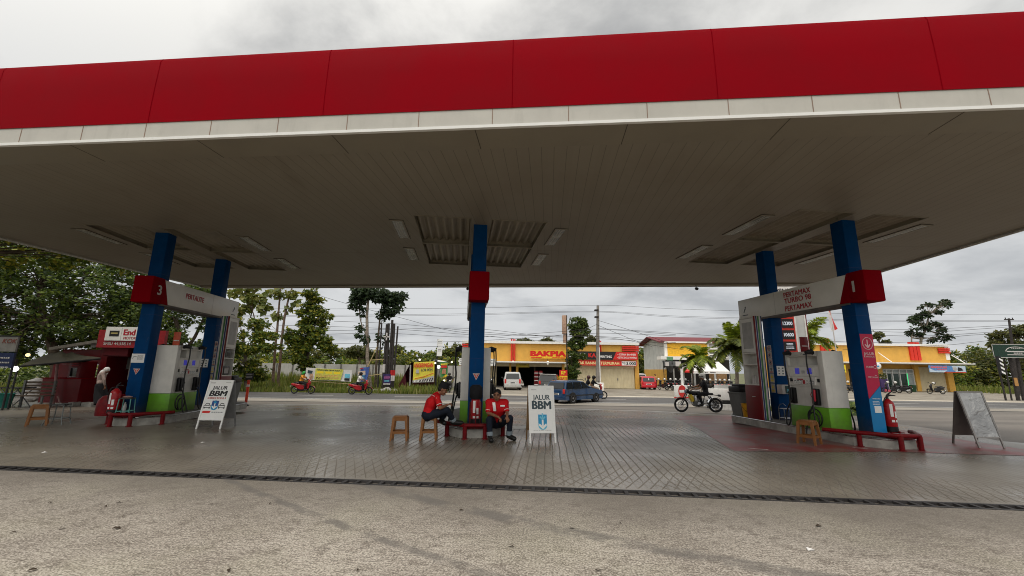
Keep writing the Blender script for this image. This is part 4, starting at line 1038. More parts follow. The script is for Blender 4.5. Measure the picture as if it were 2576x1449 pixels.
# ------------------------------------------------------------------ people: one fused body, clothing laid over it
def caps(mb, chain):
    """tapered limb with round joints"""
    pts = [Vector(p) for p, r in chain]; rs = [r for p, r in chain]
    mb.tube(pts, rs, 12)
    for p, r in zip(pts, rs): mb.ell(p, r, sub=2)
def lerp(a, b, t): return a+(b-a)*t
def hand(mb, wrist, d, up, curl=0.5, side=1, s=1.0):
    """palm, four unequal curled fingers and a thumb; d = pointing direction, up = back of the hand"""
    d = d.normalized(); up = (up-d*up.dot(d)).normalized(); x = d.cross(up)*side
    c = wrist+d*0.05*s
    for k in (-1,0,1): caps(mb, [(wrist+d*0.012*s, 0.02*s), (c+x*0.022*k*s+d*0.035*s, 0.015*s)])
    for i, (L, o) in enumerate(((0.070,-0.033),(0.080,-0.011),(0.075,0.011),(0.058,0.033))):
        p = c+d*0.035*s+x*o*s; q = [(p, 0.0105*s)]; dd = d.copy(); cu = curl*(0.85+0.12*i)
        for f in (0.45,0.32,0.25):
            ax = d.cross(up).normalized(); dd = (Matrix.Rotation(-cu, 3, ax) @ dd); p = p+dd*L*f*s; q.append((p, 0.0095*s))
        caps(mb, q)
    p0 = wrist+d*0.022*s-x*0.022*s; dt = (d*0.62-x*0.62-up*0.35).normalized(); p1 = p0+dt*0.04*s; p2 = p1+(dt*0.55+d*0.5-up*0.2).normalized()*0.032*s
    caps(mb, [(p0,0.013*s),(p1,0.0115*s),(p2,0.0095*s)])
def head(mb, c, fwd, up, s=1.0):
    M = frame(c, up.cross(fwd), up); f3 = M.to_3x3()   # x right-left, y up, z forward
    def E(o, r): mb.ell((0,0,0), tuple(a*s for a in r), M @ Matrix.Translation(Vector(o)*s))
    E((0,0.030,-0.012),(0.078,0.092,0.095)); E((0,-0.025,0.02),(0.066,0.085,0.075)); E((0,-0.075,0.045),(0.042,0.038,0.042))
    E((0,-0.005,0.098),(0.013,0.026,0.016)); E((0,-0.022,0.103),(0.018,0.012,0.014))            # nose
    for k in (-1,1):
        E((k*0.078,0.0,-0.005),(0.010,0.032,0.020)); E((k*0.034,0.034,0.076),(0.026,0.010,0.014)); E((k*0.042,-0.028,0.060),(0.026,0.026,0.026))
    E((0,-0.060,0.083),(0.026,0.008,0.012))
    return M
def face_detail(parent, M, s=1.0):
    mb = MB(M_hair)
    for k in (-1,1):
        mb.ell((0,0,0),(0.013*s,0.006*s,0.006*s), M @ Matrix.Translation(Vector((k*0.033,0.010,0.087))*s))
        mb.ell((0,0,0),(0.022*s,0.005*s,0.006*s), M @ Matrix.Translation(Vector((k*0.034,0.036,0.090))*s))
    mb.build('eye', parent)
    mb = MB(mat('lip_brown', (0.10,0.03,0.025), 0.5)); mb.ell((0,0,0),(0.024*s,0.007*s,0.006*s), M @ Matrix.Translation(Vector((0,-0.060,0.094))*s)); mb.build('mouth', parent)
def person(label, J, fwd, up=(0,0,1), group=None, vox=0.012, shirt=M_shirt, pants=M_denim, shoe=M_shoe, sleeve=0.62, hair=True, hs=1.0, bulk=1.0, hands=True, curl=(0.6,0.6), hup=None, face=True, skin=None, cuff=False, collar=None, loc=None):
    """J: world positions of the joints; fwd: where the face looks"""
    J = {k: Vector(v) for k, v in J.items()}; o = loc if loc is not None else Vector((J['pelvis'].x, J['pelvis'].y, 0))
    for k in J: J[k] = J[k]-o
    fwd = Vector(fwd).normalized(); up = Vector(up); up = (up-fwd*up.dot(fwd)).normalized()
    root = thing('person', label, 'person', o, 0, group)
    sk = skin or M_skin; mb = MB(sk); b = bulk
    hv = (J['hipR']-J['hipL'])*0.5; pel = J['pelvis']; ch = J['chest']; nk = J['neck']
    sv = (J['shR']-J['shL'])*0.36
    def torso(mb, g):
        caps(mb, [(pel-hv*0.75, 0.105*b+g),(pel+hv*0.75, 0.105*b+g)])
        mid = lerp(pel, ch, 0.5)
        caps(mb, [(pel, 0.112*b+g),(mid, 0.120*b+g),(ch, 0.125*b+g)])
        for k in (-1,1): caps(mb, [(mid+hv*0.45*k, 0.10*b+g),(ch+sv*0.62*k, 0.105*b+g),(lerp(ch,nk,0.45)+sv*0.75*k, 0.075*b+g)])
        caps(mb, [(ch, 0.11*b+g),(lerp(ch,nk,0.7), 0.085+g)])
        caps(mb, [(J['shL'], 0.060*b+g),(lerp(ch,nk,0.72), 0.070+g),(J['shR'], 0.060*b+g)])
    torso(mb, 0.0)
    caps(mb, [(lerp(ch,nk,0.6),0.065),(nk,0.056),(lerp(nk,J['head'],0.55),0.054)])
    HM = head(mb, J['head'], fwd, up, hs)
    for i, S in enumerate('LR'):
        caps(mb, [(J['sh'+S],0.052),(lerp(J['sh'+S],J['el'+S],0.5),0.047),(J['el'+S],0.039)]); caps(mb, [(J['el'+S],0.038),(lerp(J['el'+S],J['wr'+S],0.35),0.039),(J['wr'+S],0.026)])
        caps(mb, [(J['hip'+S],0.085),(lerp(J['hip'+S],J['kn'+S],0.4),0.080),(J['kn'+S],0.055)]); caps(mb, [(J['kn'+S],0.052),(lerp(J['kn'+S],J['an'+S],0.35),0.053),(J['an'+S],0.036)])
        if hands:
            d = J.get('ha'+S, J['wr'+S]+(J['wr'+S]-J['el'+S]))-J['wr'+S]
            u = Vector(hup) if hup is not None else Vector((0,0,1)) if abs(d.normalized().z) < 0.85 else fwd
            hand(mb, J['wr'+S], d, u, curl[i], 1 if S == 'R' else -1)
    remesh(mb, 'body', vox, 2, root, [sk])
    # shirt
    mb = MB(shirt); pel0 = pel; pel = lerp(pel, ch, 0.22); torso(mb, 0.014); pel = pel0
    caps(mb, [(lerp(ch,nk,0.7),0.075),(lerp(ch,nk,0.98),0.066)])
    for S in 'LR':
        if sleeve > 0:
            e = lerp(J['sh'+S],J['el'+S],min(sleeve,1.0)); q = [(J['sh'+S],0.068*b),(lerp(J['sh'+S],e,0.5),0.064),(e,0.062)]
            if sleeve > 1: q = [(J['sh'+S],0.066),(J['el'+S],0.052)]; caps(mb, [(J['el'+S],0.052),(lerp(J['el'+S],J['wr'+S],sleeve-1),0.036)])
            caps(mb, q)
    remesh(mb, 'shirt', vox*1.15, 3, root, [shirt])
    mb = MB(pants)
    caps(mb, [(pel-hv*0.8,0.128*b),(pel+hv*0.8,0.128*b)]); caps(mb, [(pel-(ch-pel).normalized()*0.01,0.132*b),(lerp(pel,ch,0.12),0.13*b)])
    for S in 'LR':
        caps(mb, [(J['hip'+S],0.100*b),(lerp(J['hip'+S],J['kn'+S],0.5),0.092*b),(J['kn'+S],0.072)]); caps(mb, [(J['kn'+S],0.070),(lerp(J['kn'+S],J['an'+S],0.4),0.066),(lerp(J['kn'+S],J['an'+S],0.92),0.056)])
    remesh(mb, 'trousers', vox*1.15, 3, root, [pants])
    for S in 'LR':
        if cuff:
            mb = MB(M_cuff); a = lerp(J['kn'+S],J['an'+S],0.74); c = lerp(J['kn'+S],J['an'+S],0.98); mb.tube([a,c],[0.071,0.069],14); mb.build('trouser_cuff', root)
        mb = MB(shoe); an = J['an'+S]; to = J['to'+S]; d = (to-an); 
        caps(mb, [(an,0.055),(an-Vector((0,0,0.035))-d.normalized()*0.02,0.053)]); caps(mb, [(an-Vector((0,0,0.04))-d.normalized()*0.03,0.050),(lerp(an,to,0.5)-Vector((0,0,0.016)),0.055),(to,0.050)])
        remesh(mb, 'shoe', max(0.010,vox), 2, root, [shoe])
    if hair:
        mb = MB(M_hair)
        mb.ell((0,0,0),(0.084*hs,0.088*hs,0.098*hs), HM @ Matrix.Translation(Vector((0,0.045,-0.022))*hs)); mb.ell((0,0,0),(0.080*hs,0.07*hs,0.06*hs), HM @ Matrix.Translation(Vector((0,0.0,-0.055))*hs))
        mb.build('hair', root)
    if face: face_detail(root, HM, hs)
    return root, HM, o, J
zA = zf(1600,1480,5.176); zB = zf(1820,1500,5.572); zC = zf(2520,1380,5.573)
def a_(x, y, Y): return at(*zA(x, y), Y)
def b_(x, y, Y): return at(*zB(x, y), Y)
def c_(x, y, Y): return at(*zC(x, y), Y)
yA = p_stA.y
# man in profile on the stool, reading a phone
J = dict(pelvis=a_(430,800,yA), hipR=a_(455,815,yA-0.13), hipL=a_(455,815,yA+0.13), chest=a_(520,545,yA), neck=a_(650,365,yA), head=a_(742,285,yA),
  shR=a_(628,455,yA-0.19), shL=a_(610,440,yA+0.19), elR=a_(690,655,yA-0.22), elL=a_(720,640,yA+0.22), wrR=a_(820,600,yA-0.07), wrL=a_(835,590,yA+0.10),
  haR=a_(905,565,yA-0.02), haL=a_(915,560,yA+0.06), knR=a_(830,695,yA-0.10), anR=a_(965,915,yA+0.05), toR=a_(1130,960,yA+0.10), knL=a_(800,740,yA+0.16), anL=a_(720,885,yA+0.12), toL=a_(775,965,yA+0.02))
rA, HM, oA, JA = person('man in red shirt and black cap sitting in profile on a stool with a phone', J, (0.95,-0.05,-0.42), (0.4,0,1), vox=0.011, curl=(0.75,0.75), hs=1.02, cuff=False)
mb = MB(M_cloth_k); Mh = HM @ Matrix.Translation((0,0.085,-0.015)) @ Matrix.Rotation(R(-90),4,'X')
mb.lathe([(0.092,-0.035),(0.094,0.0),(0.088,0.085),(0.075,0.092),(0.0,0.088)], 20, Mh @ Matrix.Diagonal((0.92,1.12,1,1))); mb.build('cap', rA)
mb = MB(M_cuff); a = lerp(JA['knR'],JA['anR'],0.80); c = lerp(JA['knR'],JA['anR'],0.99); mb.tube([a,c],[0.068,0.066],14); mb.build('trouser_cuff', rA)
mb = MB(M_lwhite)
for i, S in enumerate('RL'):
    e = lerp(JA['sh'+S],JA['el'+S],0.62); d = (JA['el'+S]-JA['sh'+S]).normalized(); mb.tube([e-d*0.004,e+d*0.006],[0.0665,0.0665],16)
mb.build('sleeve_hem', rA)
mb = MB(mat('shirt_piping', (0.7,0.45,0.45), 0.7)); P = [a_(480,385,yA-0.12)-oA, a_(540,395,yA-0.17)-oA, a_(620,455,yA-0.262)-oA]; mb.tube(smooth_path(P,4), 0.007, 6); mb.build('piping', rA)
p = a_(955,550,yA+0.02); t = thing('mobile_phone', 'thin dark mobile phone held in front of the man in profile', 'phone', p, 0.0)
mb = MB(M_black); M = frame((0,0,0),(0,1,0),(-0.75,0,-0.35)); mb.box(-0.038,-0.075,-0.004,0.038,0.075,0.004,0.003,M=M); mb.build('case', t)
mb = MB(M_glassd); mb.box(-0.034,-0.070,0.0041,0.034,0.070,0.005,M=M); mb.build('screen', t)
# heavier man facing the camera, seated on the rail
yB = 9.75
J = dict(pelvis=b_(745,885,yB+0.06), hipR=b_(640,885,yB), hipL=b_(850,880,yB+0.02), chest=b_(765,590,yB-0.12), neck=b_(770,420,yB-0.17), head=b_(768,318,yB-0.24),
  shR=b_(585,470,yB-0.13), shL=b_(945,475,yB-0.12), elR=b_(560,700,yB-0.22), elL=b_(985,690,yB-0.25), wrR=b_(790,790,yB-0.47), wrL=b_(985,770,yB-0.47), haR=b_(870,865,yB-0.50), haL=b_(1000,840,yB-0.52),
  knR=b_(590,850,yB-0.44), knL=b_(1050,815,yB-0.42), anR=b_(610,1215,yB-0.48), anL=b_(1030,1180,yB-0.32), toR=b_(640,1325,yB-0.68), toL=b_(1145,1275,yB-0.42))
J['anR'].z = max(J['anR'].z, 0.10); J['toR'].z = 0.045; J['toL'].z = 0.045
rB, HM, oB, JB = person('heavy-set man in red shirt and dark jeans sitting on the rail facing the camera', J, (-0.16,-0.95,-0.10), (0.02,0,1), vox=0.011, bulk=1.2, curl=(0.6,0.9), hs=1.08, cuff=True, sleeve=0.78)
mb = MB(M_lwhite); n = 7; vs = []
for i in range(n):
    z = i/(n-1); p = b_(690+4*i, 470+32*i, yB-0.285-0.03*math.sin(z*PI))-oB; vs += [p+Vector((-0.030,0.004,0)), p+Vector((0.034,-0.006,0))]
mb.add(vs, [(2*i,2*i+2,2*i+3,2*i+1) for i in range(n-1)], True); mb.build('shirt_panel', rB)
mb = MB(M_lwhite); p = b_(885,545,yB-0.275)-oB; mb.box(p.x-0.05,p.y-0.004,p.z-0.016,p.x+0.05,p.y+0.004,p.z+0.016); mb.build('name_badge', rB)
mb = MB(M_lwhite)
for S in 'RL':
    e = lerp(JB['sh'+S],JB['el'+S],0.78); d = (JB['el'+S]-JB['sh'+S]).normalized(); mb.tube([e-d*0.004,e+d*0.006],[0.0665,0.0665],16)
mb.build('sleeve_hem', rB)
mb = MB(M_lwhite); mb.ell((0,0,0),(0.016,0.005,0.004), HM @ Matrix.Translation((0,-0.066,0.100))); mb.build('teeth', rB)

# ------------------------------------------------------------------ woman by the kiosk
zK = zf(0,1240,2.8986)
YK = 16.9
def k_(x, y, Y=YK): return at(*zK(x, y), Y)
J = dict(pelvis=k_(1145,800), hipL=k_(1145,810,YK+.12), hipR=k_(1145,810,YK-.12), chest=k_(1165,690), neck=k_(1190,650), head=k_(1218,632), shL=k_(1170,670,YK+.17), shR=k_(1170,670,YK-.17),
  elL=k_(1185,740,YK+.2), elR=k_(1190,745,YK-.2), wrL=k_(1205,800,YK+.15), wrR=k_(1195,815,YK-.16), knL=k_(1165,900,YK+.1), knR=k_(1170,900,YK-.1), anL=k_(1150,1000,YK+.1), anR=k_(1165,1003,YK-.1), toL=k_(1190,1012,YK+.1), toR=k_(1200,1015,YK-.1))
rK, HM, oK, JK = person('woman in white headscarf and long black skirt standing at the red kiosk door', J, (0.9,-0.1,-0.45), (0.45,0,0.9), vox=0.02, shirt=mat('dusty_beige_cloth', (0.33,0.245,0.215), 0.85), pants=M_cloth_k, sleeve=1.8, hair=False, face=False)
mb = MB(M_cloth_w); mb.ell((0,0,0),(0.10,0.115,0.115), HM @ Matrix.Translation((0,0.02,-0.015))); mb.ell((0,0,0),(0.14,0.13,0.13), HM @ Matrix.Translation((0,-0.13,-0.05))); remesh(mb, 'headscarf', 0.02, 3, rK)
mb = MB(M_cloth_k); pl = JK['pelvis']; f = (JK['anL']+JK['anR'])/2; mb.tube([pl+Vector((0,0,0.05)),lerp(pl,f,0.5),Vector((f.x+.05,f.y,f.z))],[0.16,0.21,0.26],18); mb.build('skirt', rK)

# ------------------------------------------------------------------ motorcycles
def wheel(t, x, z, r, w, name, rimm, spokes=True):
    mb = MB(M_tyre); mb.torus((x,0,z), r-w*0.5, w*0.5, 'Y', 28, 8); o = mb.build(name, t)
    mb = MB(rimm); mb.torus((x,0,z), r-w*1.02, w*0.16, 'Y', 28, 6); mb.cyl((x,-0.05,z),(x,0.05,z),0.04,0.04,12); mb.build('rim', o)
    if spokes:
        mb = MB(M_chrome)
        for i in range(18):
            a = 2*PI*i/18; mb.tube([(x,(-1)**i*0.025,z),(x+(r-w)*math.cos(a),0,z+(r-w)*math.sin(a))], 0.0035, 4)
        mb.build('spoke', o)
    return o
def scooter(t, bodym, seatm=None, helmet=False, step=True, front=0.63, rear=-0.62, spoke=False, plate=True):
    """rideable scooter / moped pointing along +x"""
    seatm = seatm or M_black; r = 0.285
    wheel(t, rear, r, r, 0.085, 'rear_wheel', M_grey, spoke); wheel(t, front, r, r, 0.075, 'front_wheel', M_grey, spoke)
    mb = MB(bodym); M = Matrix.Translation((0,0.12,0)) @ Matrix.Rotation(R(90),4,'X')
    tail = [(-0.88,0.66),(-0.80,0.78),(-0.40,0.72),(0.02,0.66),(0.12,0.44),(0.20,0.34),(-0.1,0.30),(-0.32,0.36),(-0.55,0.52)]
    mb.prism(tail, 0.24, M)
    if step: mb.box(0.05,-0.14,0.30,0.36,0.14,0.36,0.015)
    else: mb.prism([(0.0,0.62),(0.14,0.66),(0.40,0.86),(0.48,0.80),(0.22,0.42),(0.08,0.36)], 0.12, Matrix.Translation((0,0.06,0)) @ Matrix.Rotation(R(90),4,'X'))
    leg = [(0.34,0.32),(0.46,0.42),(0.50,0.72),(0.46,0.98),(0.38,1.00),(0.42,0.72),(0.36,0.46)]
    mb.prism(leg, 0.30, Matrix.Translation((0,0.15,0)) @ Matrix.Rotation(R(90),4,'X'))
    mb.ell((0.47,0,0.80),(0.09,0.16,0.16)); mb.ell((0.44,0,1.00),(0.11,0.13,0.09)); mb.ell((-0.45,0,0.63),(0.40,0.155,0.12))
    remesh(mb, 'body', 0.022, 3, t)
    mb = MB(bodym)
    n = 10; vs = []
    for i in range(n+1):
        a = R(25+120*i/n)
        for k in (-1,1): vs.append((front+0.31*math.cos(a), k*0.055, r+0.31*math.sin(a)))
    mb.add(vs, [(2*i,2*i+1,2*i+3,2*i+2) for i in range(n)], True); mb.build('front_mudguard', t)
    mb = MB(M_blackm)
    for k in (-1,1): mb = MB(M_blackm); mb.tube([(front,k*0.06,r),(0.50,k*0.06,0.62)], 0.02, 7); mb.build('fork', t)
    mb = MB(M_blackm)
    mb.box(-0.30,-0.09,0.20,0.06,0.09,0.42,0.03); mb.tube([(rear,0.08,r),(-0.2,0.08,0.30)], 0.03, 7); mb.tube([(0.02,0.12,0.24),(-0.35,0.15,0.24),(-0.78,0.16,0.36)], [0.02,0.035,0.045], 8); mb.build('engine', t)
    mb = MB(M_chrome); mb.tube([(-0.42,0.175,0.27),(-0.80,0.185,0.385)], 0.03, 8); mb.build('exhaust_shield', t)
    mb = MB(seatm); mb.ell((-0.32,0,0.775),(0.42,0.13,0.06)); mb.ell((-0.5,0,0.81),(0.24,0.12,0.05)); remesh(mb, 'seat', 0.022, 2, t)
    mb = MB(M_black); mb.tube([(0.24,0.34,1.02),(0.36,0.22,1.05),(0.42,0,1.03),(0.36,-0.22,1.05),(0.24,-0.34,1.02)], 0.017, 8); mb.build('handlebar', t)
    for k in (-1,1):
        mb = MB(M_black); mb.tube([(0.33,k*0.26,1.05),(0.36,k*0.34,1.20)], 0.008, 5); mb.ell((0.36,k*0.36,1.23),(0.02,0.065,0.045)); mb.build('mirror', t)
    mb = MB(emis('headlamp_lit', 'fff4e0', 2.5) if helmet == 'lit' else M_chrome); mb.ell((0.53,0,0.97),(0.03,0.085,0.05)); mb.build('headlight', t)
    mb = MB(M_sred); mb.ell((-0.87,0,0.70),(0.025,0.09,0.045)); mb.build('tail_light', t)
    if plate:
        mb = MB(M_lwhite); mb.box(-0.93,-0.10,0.50,-0.92,0.10,0.60); mb.build('number_plate', t)
    return t
def rider(label, o, ang, shirt, hm, pants=M_cloth_k, dx=0.0, s=1.0, sleeve=0.6, group=None, arms=True, hairk=False, skin=None):
    """rider seated on a scooter at o heading ang"""
    Rz = Matrix.Rotation(ang,3,'Z')
    def W(x, y, z): return Vector(o)+Rz @ Vector((x+dx, y, z))
    J = dict(pelvis=W(-0.20,0,0.88), hipL=W(-0.18,0.12,0.86), hipR=W(-0.18,-0.12,0.86), chest=W(-0.12,0,1.16), neck=W(-0.07,0,1.36), head=W(-0.03,0,1.50),
      shL=W(-0.09,0.20,1.29), shR=W(-0.09,-0.20,1.29), knL=W(0.24,0.15,0.72), knR=W(0.24,-0.15,0.72), anL=W(0.17,0.15,0.32), anR=W(0.17,-0.15,0.32), toL=W(0.36,0.15,0.30), toR=W(0.36,-0.15,0.30))
    if arms: J.update(elL=W(0.08,0.26,1.10), elR=W(0.08,-0.26,1.10), wrL=W(0.25,0.30,1.05), wrR=W(0.25,-0.30,1.05))
    else: J.update(elL=W(0.05,0.24,1.05), elR=W(0.05,-0.24,1.05), wrL=W(0.22,0.14,1.0), wrR=W(0.22,-0.14,1.0), anL=W(0.12,0.18,0.42), anR=W(0.12,-0.18,0.42), toL=W(0.28,0.18,0.38), toR=W(0.28,-0.18,0.38))
    r, HM, oo, JJ = person(label, J, Rz @ Vector((1,0,0)), group=group, vox=0.022, shirt=shirt, pants=pants, sleeve=sleeve, hair=(hm is None), face=False, skin=skin)
    if hm is not None:
        mb = MB(hm); mb.ell((0,0,0),(0.125,0.125,0.14), HM @ Matrix.Translation((0,0.045,-0.015))); mb.ell((0,0,0),(0.118,0.10,0.09), HM @ Matrix.Translation((0,-0.02,-0.06))); remesh(mb, 'helmet', 0.02, 2, r)
        mb = MB(M_glassd); mb.ell((0,0,0),(0.10,0.06,0.05), HM @ Matrix.Translation((0,0.03,0.088))); mb.build('visor', r)
    return r
M_bred = mat('scooter_red', (0.36,0.01,0.015), 0.2, coat=0.5)
M_bblk = mat('scooter_black', (0.012,0.012,0.014), 0.2, coat=0.5)
z6 = zf(1060,1260,3.623); z4 = zf(2200,1180,3.45)
def road(xy):
    return ter(*xy)
a = road(z6(362,1052)); b = road(z6(582,1052)); o1 = (a+b)/2; o1.z = tz(o1.y)+0.0
t1 = thing('scooter', 'red scooter ridden past the long white banner by a rider in a green helmet', 'scooter', o1, 0.02, 'scooters on the road'); scooter(t1, M_bred, step=False)
rider('scooter rider in orange shirt and green helmet on the road at the left', o1, 0.02, mat('orange_shirt', (0.62,0.25,0.03), 0.8), mat('helmet_green', (0.03,0.33,0.06), 0.3))
a = road(z6(1168,1064)); b = road(z6(1420,1064)); o2 = (a+b)/2
t2 = dup(t1, o2, 0.03, 'red scooter ridden past the leaning blue banner by a rider in white')
rider('scooter rider in white shirt and dark helmet on the road before the leaning blue banner', o2, 0.03, M_cloth_w, M_hair)
a = road(z4(597,1352)); o3 = a+Vector((-0.55,0.1,0)); o3.z = tz(o3.y)
t3 = thing('scooter', 'red scooter with lit headlamp carrying two people, right behind the blue car', 'scooter', o3, -0.06, 'scooters on the road'); scooter(t3, M_bred, helmet='lit')
rider('front rider in dark jacket on the red scooter behind the blue car', o3, -0.06, M_cloth_k, M_hair, sleeve=1.7, dx=0.02, pants=mat('tan_trousers', (0.25,0.17,0.12), 0.8))
rider('pillion passenger in dark shirt on the red scooter behind the blue car', o3, -0.06, M_cloth_k, mat('helmet_maroon', (0.06,0.02,0.02), 0.3), sleeve=0.7, dx=-0.36, arms=False)
# the larger old-style motorcycle on the right
a = ter(1720,1037.5); b = ter(1796,1037.5); o4 = (a+b)/2
t4 = thing('motorcycle', 'old-style black motorcycle with yellow frame panel and spoked wheels riding in from the road', 'motorcycle', o4, PI, None)
L_ = (b-a).length/2; r_ = 0.325
wheel(t4, L_, r_, r_, 0.085, 'front_wheel', M_chrome); wheel(t4, -L_, r_, r_, 0.10, 'rear_wheel', M_chrome)
mb = MB(M_black); mb.ell((0.16,0,0.86),(0.30,0.13,0.12)); mb.ell((0.02,0,0.84),(0.2,0.12,0.10)); remesh(mb, 'fuel_tank', 0.02, 2, t4)
mb = MB(M_black); mb.box(-0.66,-0.12,0.76,-0.12,0.12,0.87,0.035); mb.build('seat', t4)
mb = MB(M_blackm)
for k in (-1,1):
    mb.tube([(L_,k*0.09,r_),(0.42,k*0.09,1.02)], 0.024, 8); mb.tube([(-L_,k*0.10,r_),(-0.50,k*0.10,0.72)], 0.028, 8); mb.tube([(-L_,k*0.09,r_),(-0.05,k*0.09,0.40)], 0.022, 7)
mb.tube([(0.40,0,0.95),(0.30,0,0.55),(0.05,0,0.28),(-0.20,0,0.32),(-0.30,0,0.72),(0.40,0,0.90)], 0.025, 7); mb.build('frame', t4)
mb = MB(M_grey); mb.box(-0.18,-0.12,0.27,0.22,0.12,0.50,0.03); mb.build('crankcase', t4); mb = MB(M_steel); mb.box(0.0,-0.08,0.45,0.18,0.08,0.74,0.01); mb.cyl((0.02,-0.17,0.38),(0.02,0.17,0.38),0.09,n=16); mb.build('engine', t4)
mb = MB(M_chrome); mb.tube(smooth_path([(0.16,-0.12,0.62),(0.26,-0.14,0.45),(0.12,-0.15,0.27),(-0.3,-0.16,0.27),(-0.85,-0.18,0.36)]), [0.022]*9+[0.03]*4+[0.04]*4, 8); mb.build('exhaust', t4)
mb = MB(mat('panel_yellow', (0.68,0.47,0.02), 0.35))
mb.prism([(0.33,0.80),(0.42,0.74),(0.30,0.46),(0.22,0.50),(0.24,0.70)], 0.20, Matrix.Translation((0,0.10,0)) @ Matrix.Rotation(R(90),4,'X')); mb.build('side_panel', t4)
for nm_, x, a0, a1, mm in (('front_mudguard', L_, 35, 150, M_grey), ('rear_mudguard', -L_, 20, 150, M_chrome)):
    mb = MB(mm); n = 12; vs = []
    for i in range(n+1):
        a = R(a0+(a1-a0)*i/n)
        for k in (-1,1): vs.append((x+(r_+0.03)*math.cos(a), k*0.07, r_+(r_+0.03)*math.sin(a)))
    mb.add(vs, [(2*i,2*i+1,2*i+3,2*i+2) for i in range(n)], True); mb.build(nm_, t4)
mb = MB(M_black); mb.tube([(0.26,0.36,1.08),(0.36,0.22,1.12),(0.42,0,1.04),(0.36,-0.22,1.12),(0.26,-0.36,1.08)], 0.016, 7); mb.build('handlebar', t4)
for k in (-1,1):
    mb = MB(M_black); mb.tube([(0.33,k*0.24,1.1),(0.36,k*0.30,1.22)], 0.007, 5); mb.ell((0.36,k*0.31,1.25),(0.02,0.055,0.045)); mb.build('mirror', t4)
mb = MB(M_black); mb.cyl((0.42,0,0.93),(0.55,0,0.92),0.085,0.10,16); mb.build('headlight_shell', t4)
mb = MB(M_chrome); mb.cyl((0.55,0,0.92),(0.565,0,0.92),0.095,0.09,16); mb.build('headlight', t4)
mb = MB(M_blackm); mb.box(-1.02,-0.08,0.70,-0.94,0.08,0.80,0.02); mb.tube([(-0.70,0,0.78),(-0.98,0,0.74)], 0.02, 6); mb.mat(M_sred); mb.ell((-1.03,0,0.75),(0.02,0.05,0.035)); mb.build('tail_light', t4)
mb = MB(M_steel)
mb.torus((L_,-0.07,r_),0.12,0.012,'Y',20,5); mb.build('brake_disc', t4); mb = MB(M_steel); mb.torus((-L_,-0.08,r_),0.08,0.02,'Y',20,5); mb.build('brake_drum', t4)
YB = o4.y
def q_(x, y, d=0.0): return c_(x, y, YB+d)
J = dict(pelvis=q_(1445,935), hipR=q_(1440,940,.12), hipL=q_(1440,940,-.12), chest=q_(1415,770), neck=q_(1385,655), head=q_(1352,580), shR=q_(1400,700,.2), shL=q_(1400,700,-.2),
  elL=q_(1300,840,-.24), elR=q_(1270,770,.25), wrL=q_(1165,850,-.28), wrR=q_(1130,815,.30), knL=q_(1290,965,-.17), knR=q_(1280,965,.17), anL=q_(1365,1170,-.17), anR=q_(1365,1170,.17), toL=q_(1290,1215,-.17), toR=q_(1290,1215,.17))
rM, HM, oM, JM = person('motorcycle rider in black clothes and silver open helmet on the old-style motorcycle', J, (-1,-0.25,-0.05), vox=0.016, shirt=M_cloth_k, pants=M_cloth_k, hair=False, face=True)
mb = MB(mat('helmet_silver', (0.55,0.54,0.50), 0.25)); mb.ell((0,0,0),(0.135,0.135,0.145), HM @ Matrix.Translation((0,0.05,-0.02))); remesh(mb, 'helmet', 0.015, 2, rM)
mb = MB(M_blackm); mb.tube([HM @ Vector((-0.13,0.03,0.02)), HM @ Vector((-0.07,0.04,0.125)), HM @ Vector((0.07,0.04,0.125)), HM @ Vector((0.13,0.03,0.02))], 0.014, 6); mb.build('helmet_trim', rM)
p = q_(1240,885,-0.02); mb = MB(M_cloth_w); mb.ell((0,0,0),(0.20,0.13,0.055)); mb.ell((-0.12,0.02,-0.01),(0.12,0.12,0.05)); o = remesh(mb, 'white_bag', 0.02, 3); o.location = p; tag(o, 'white plastic bag lying on the tank of the old-style motorcycle', 'bag')
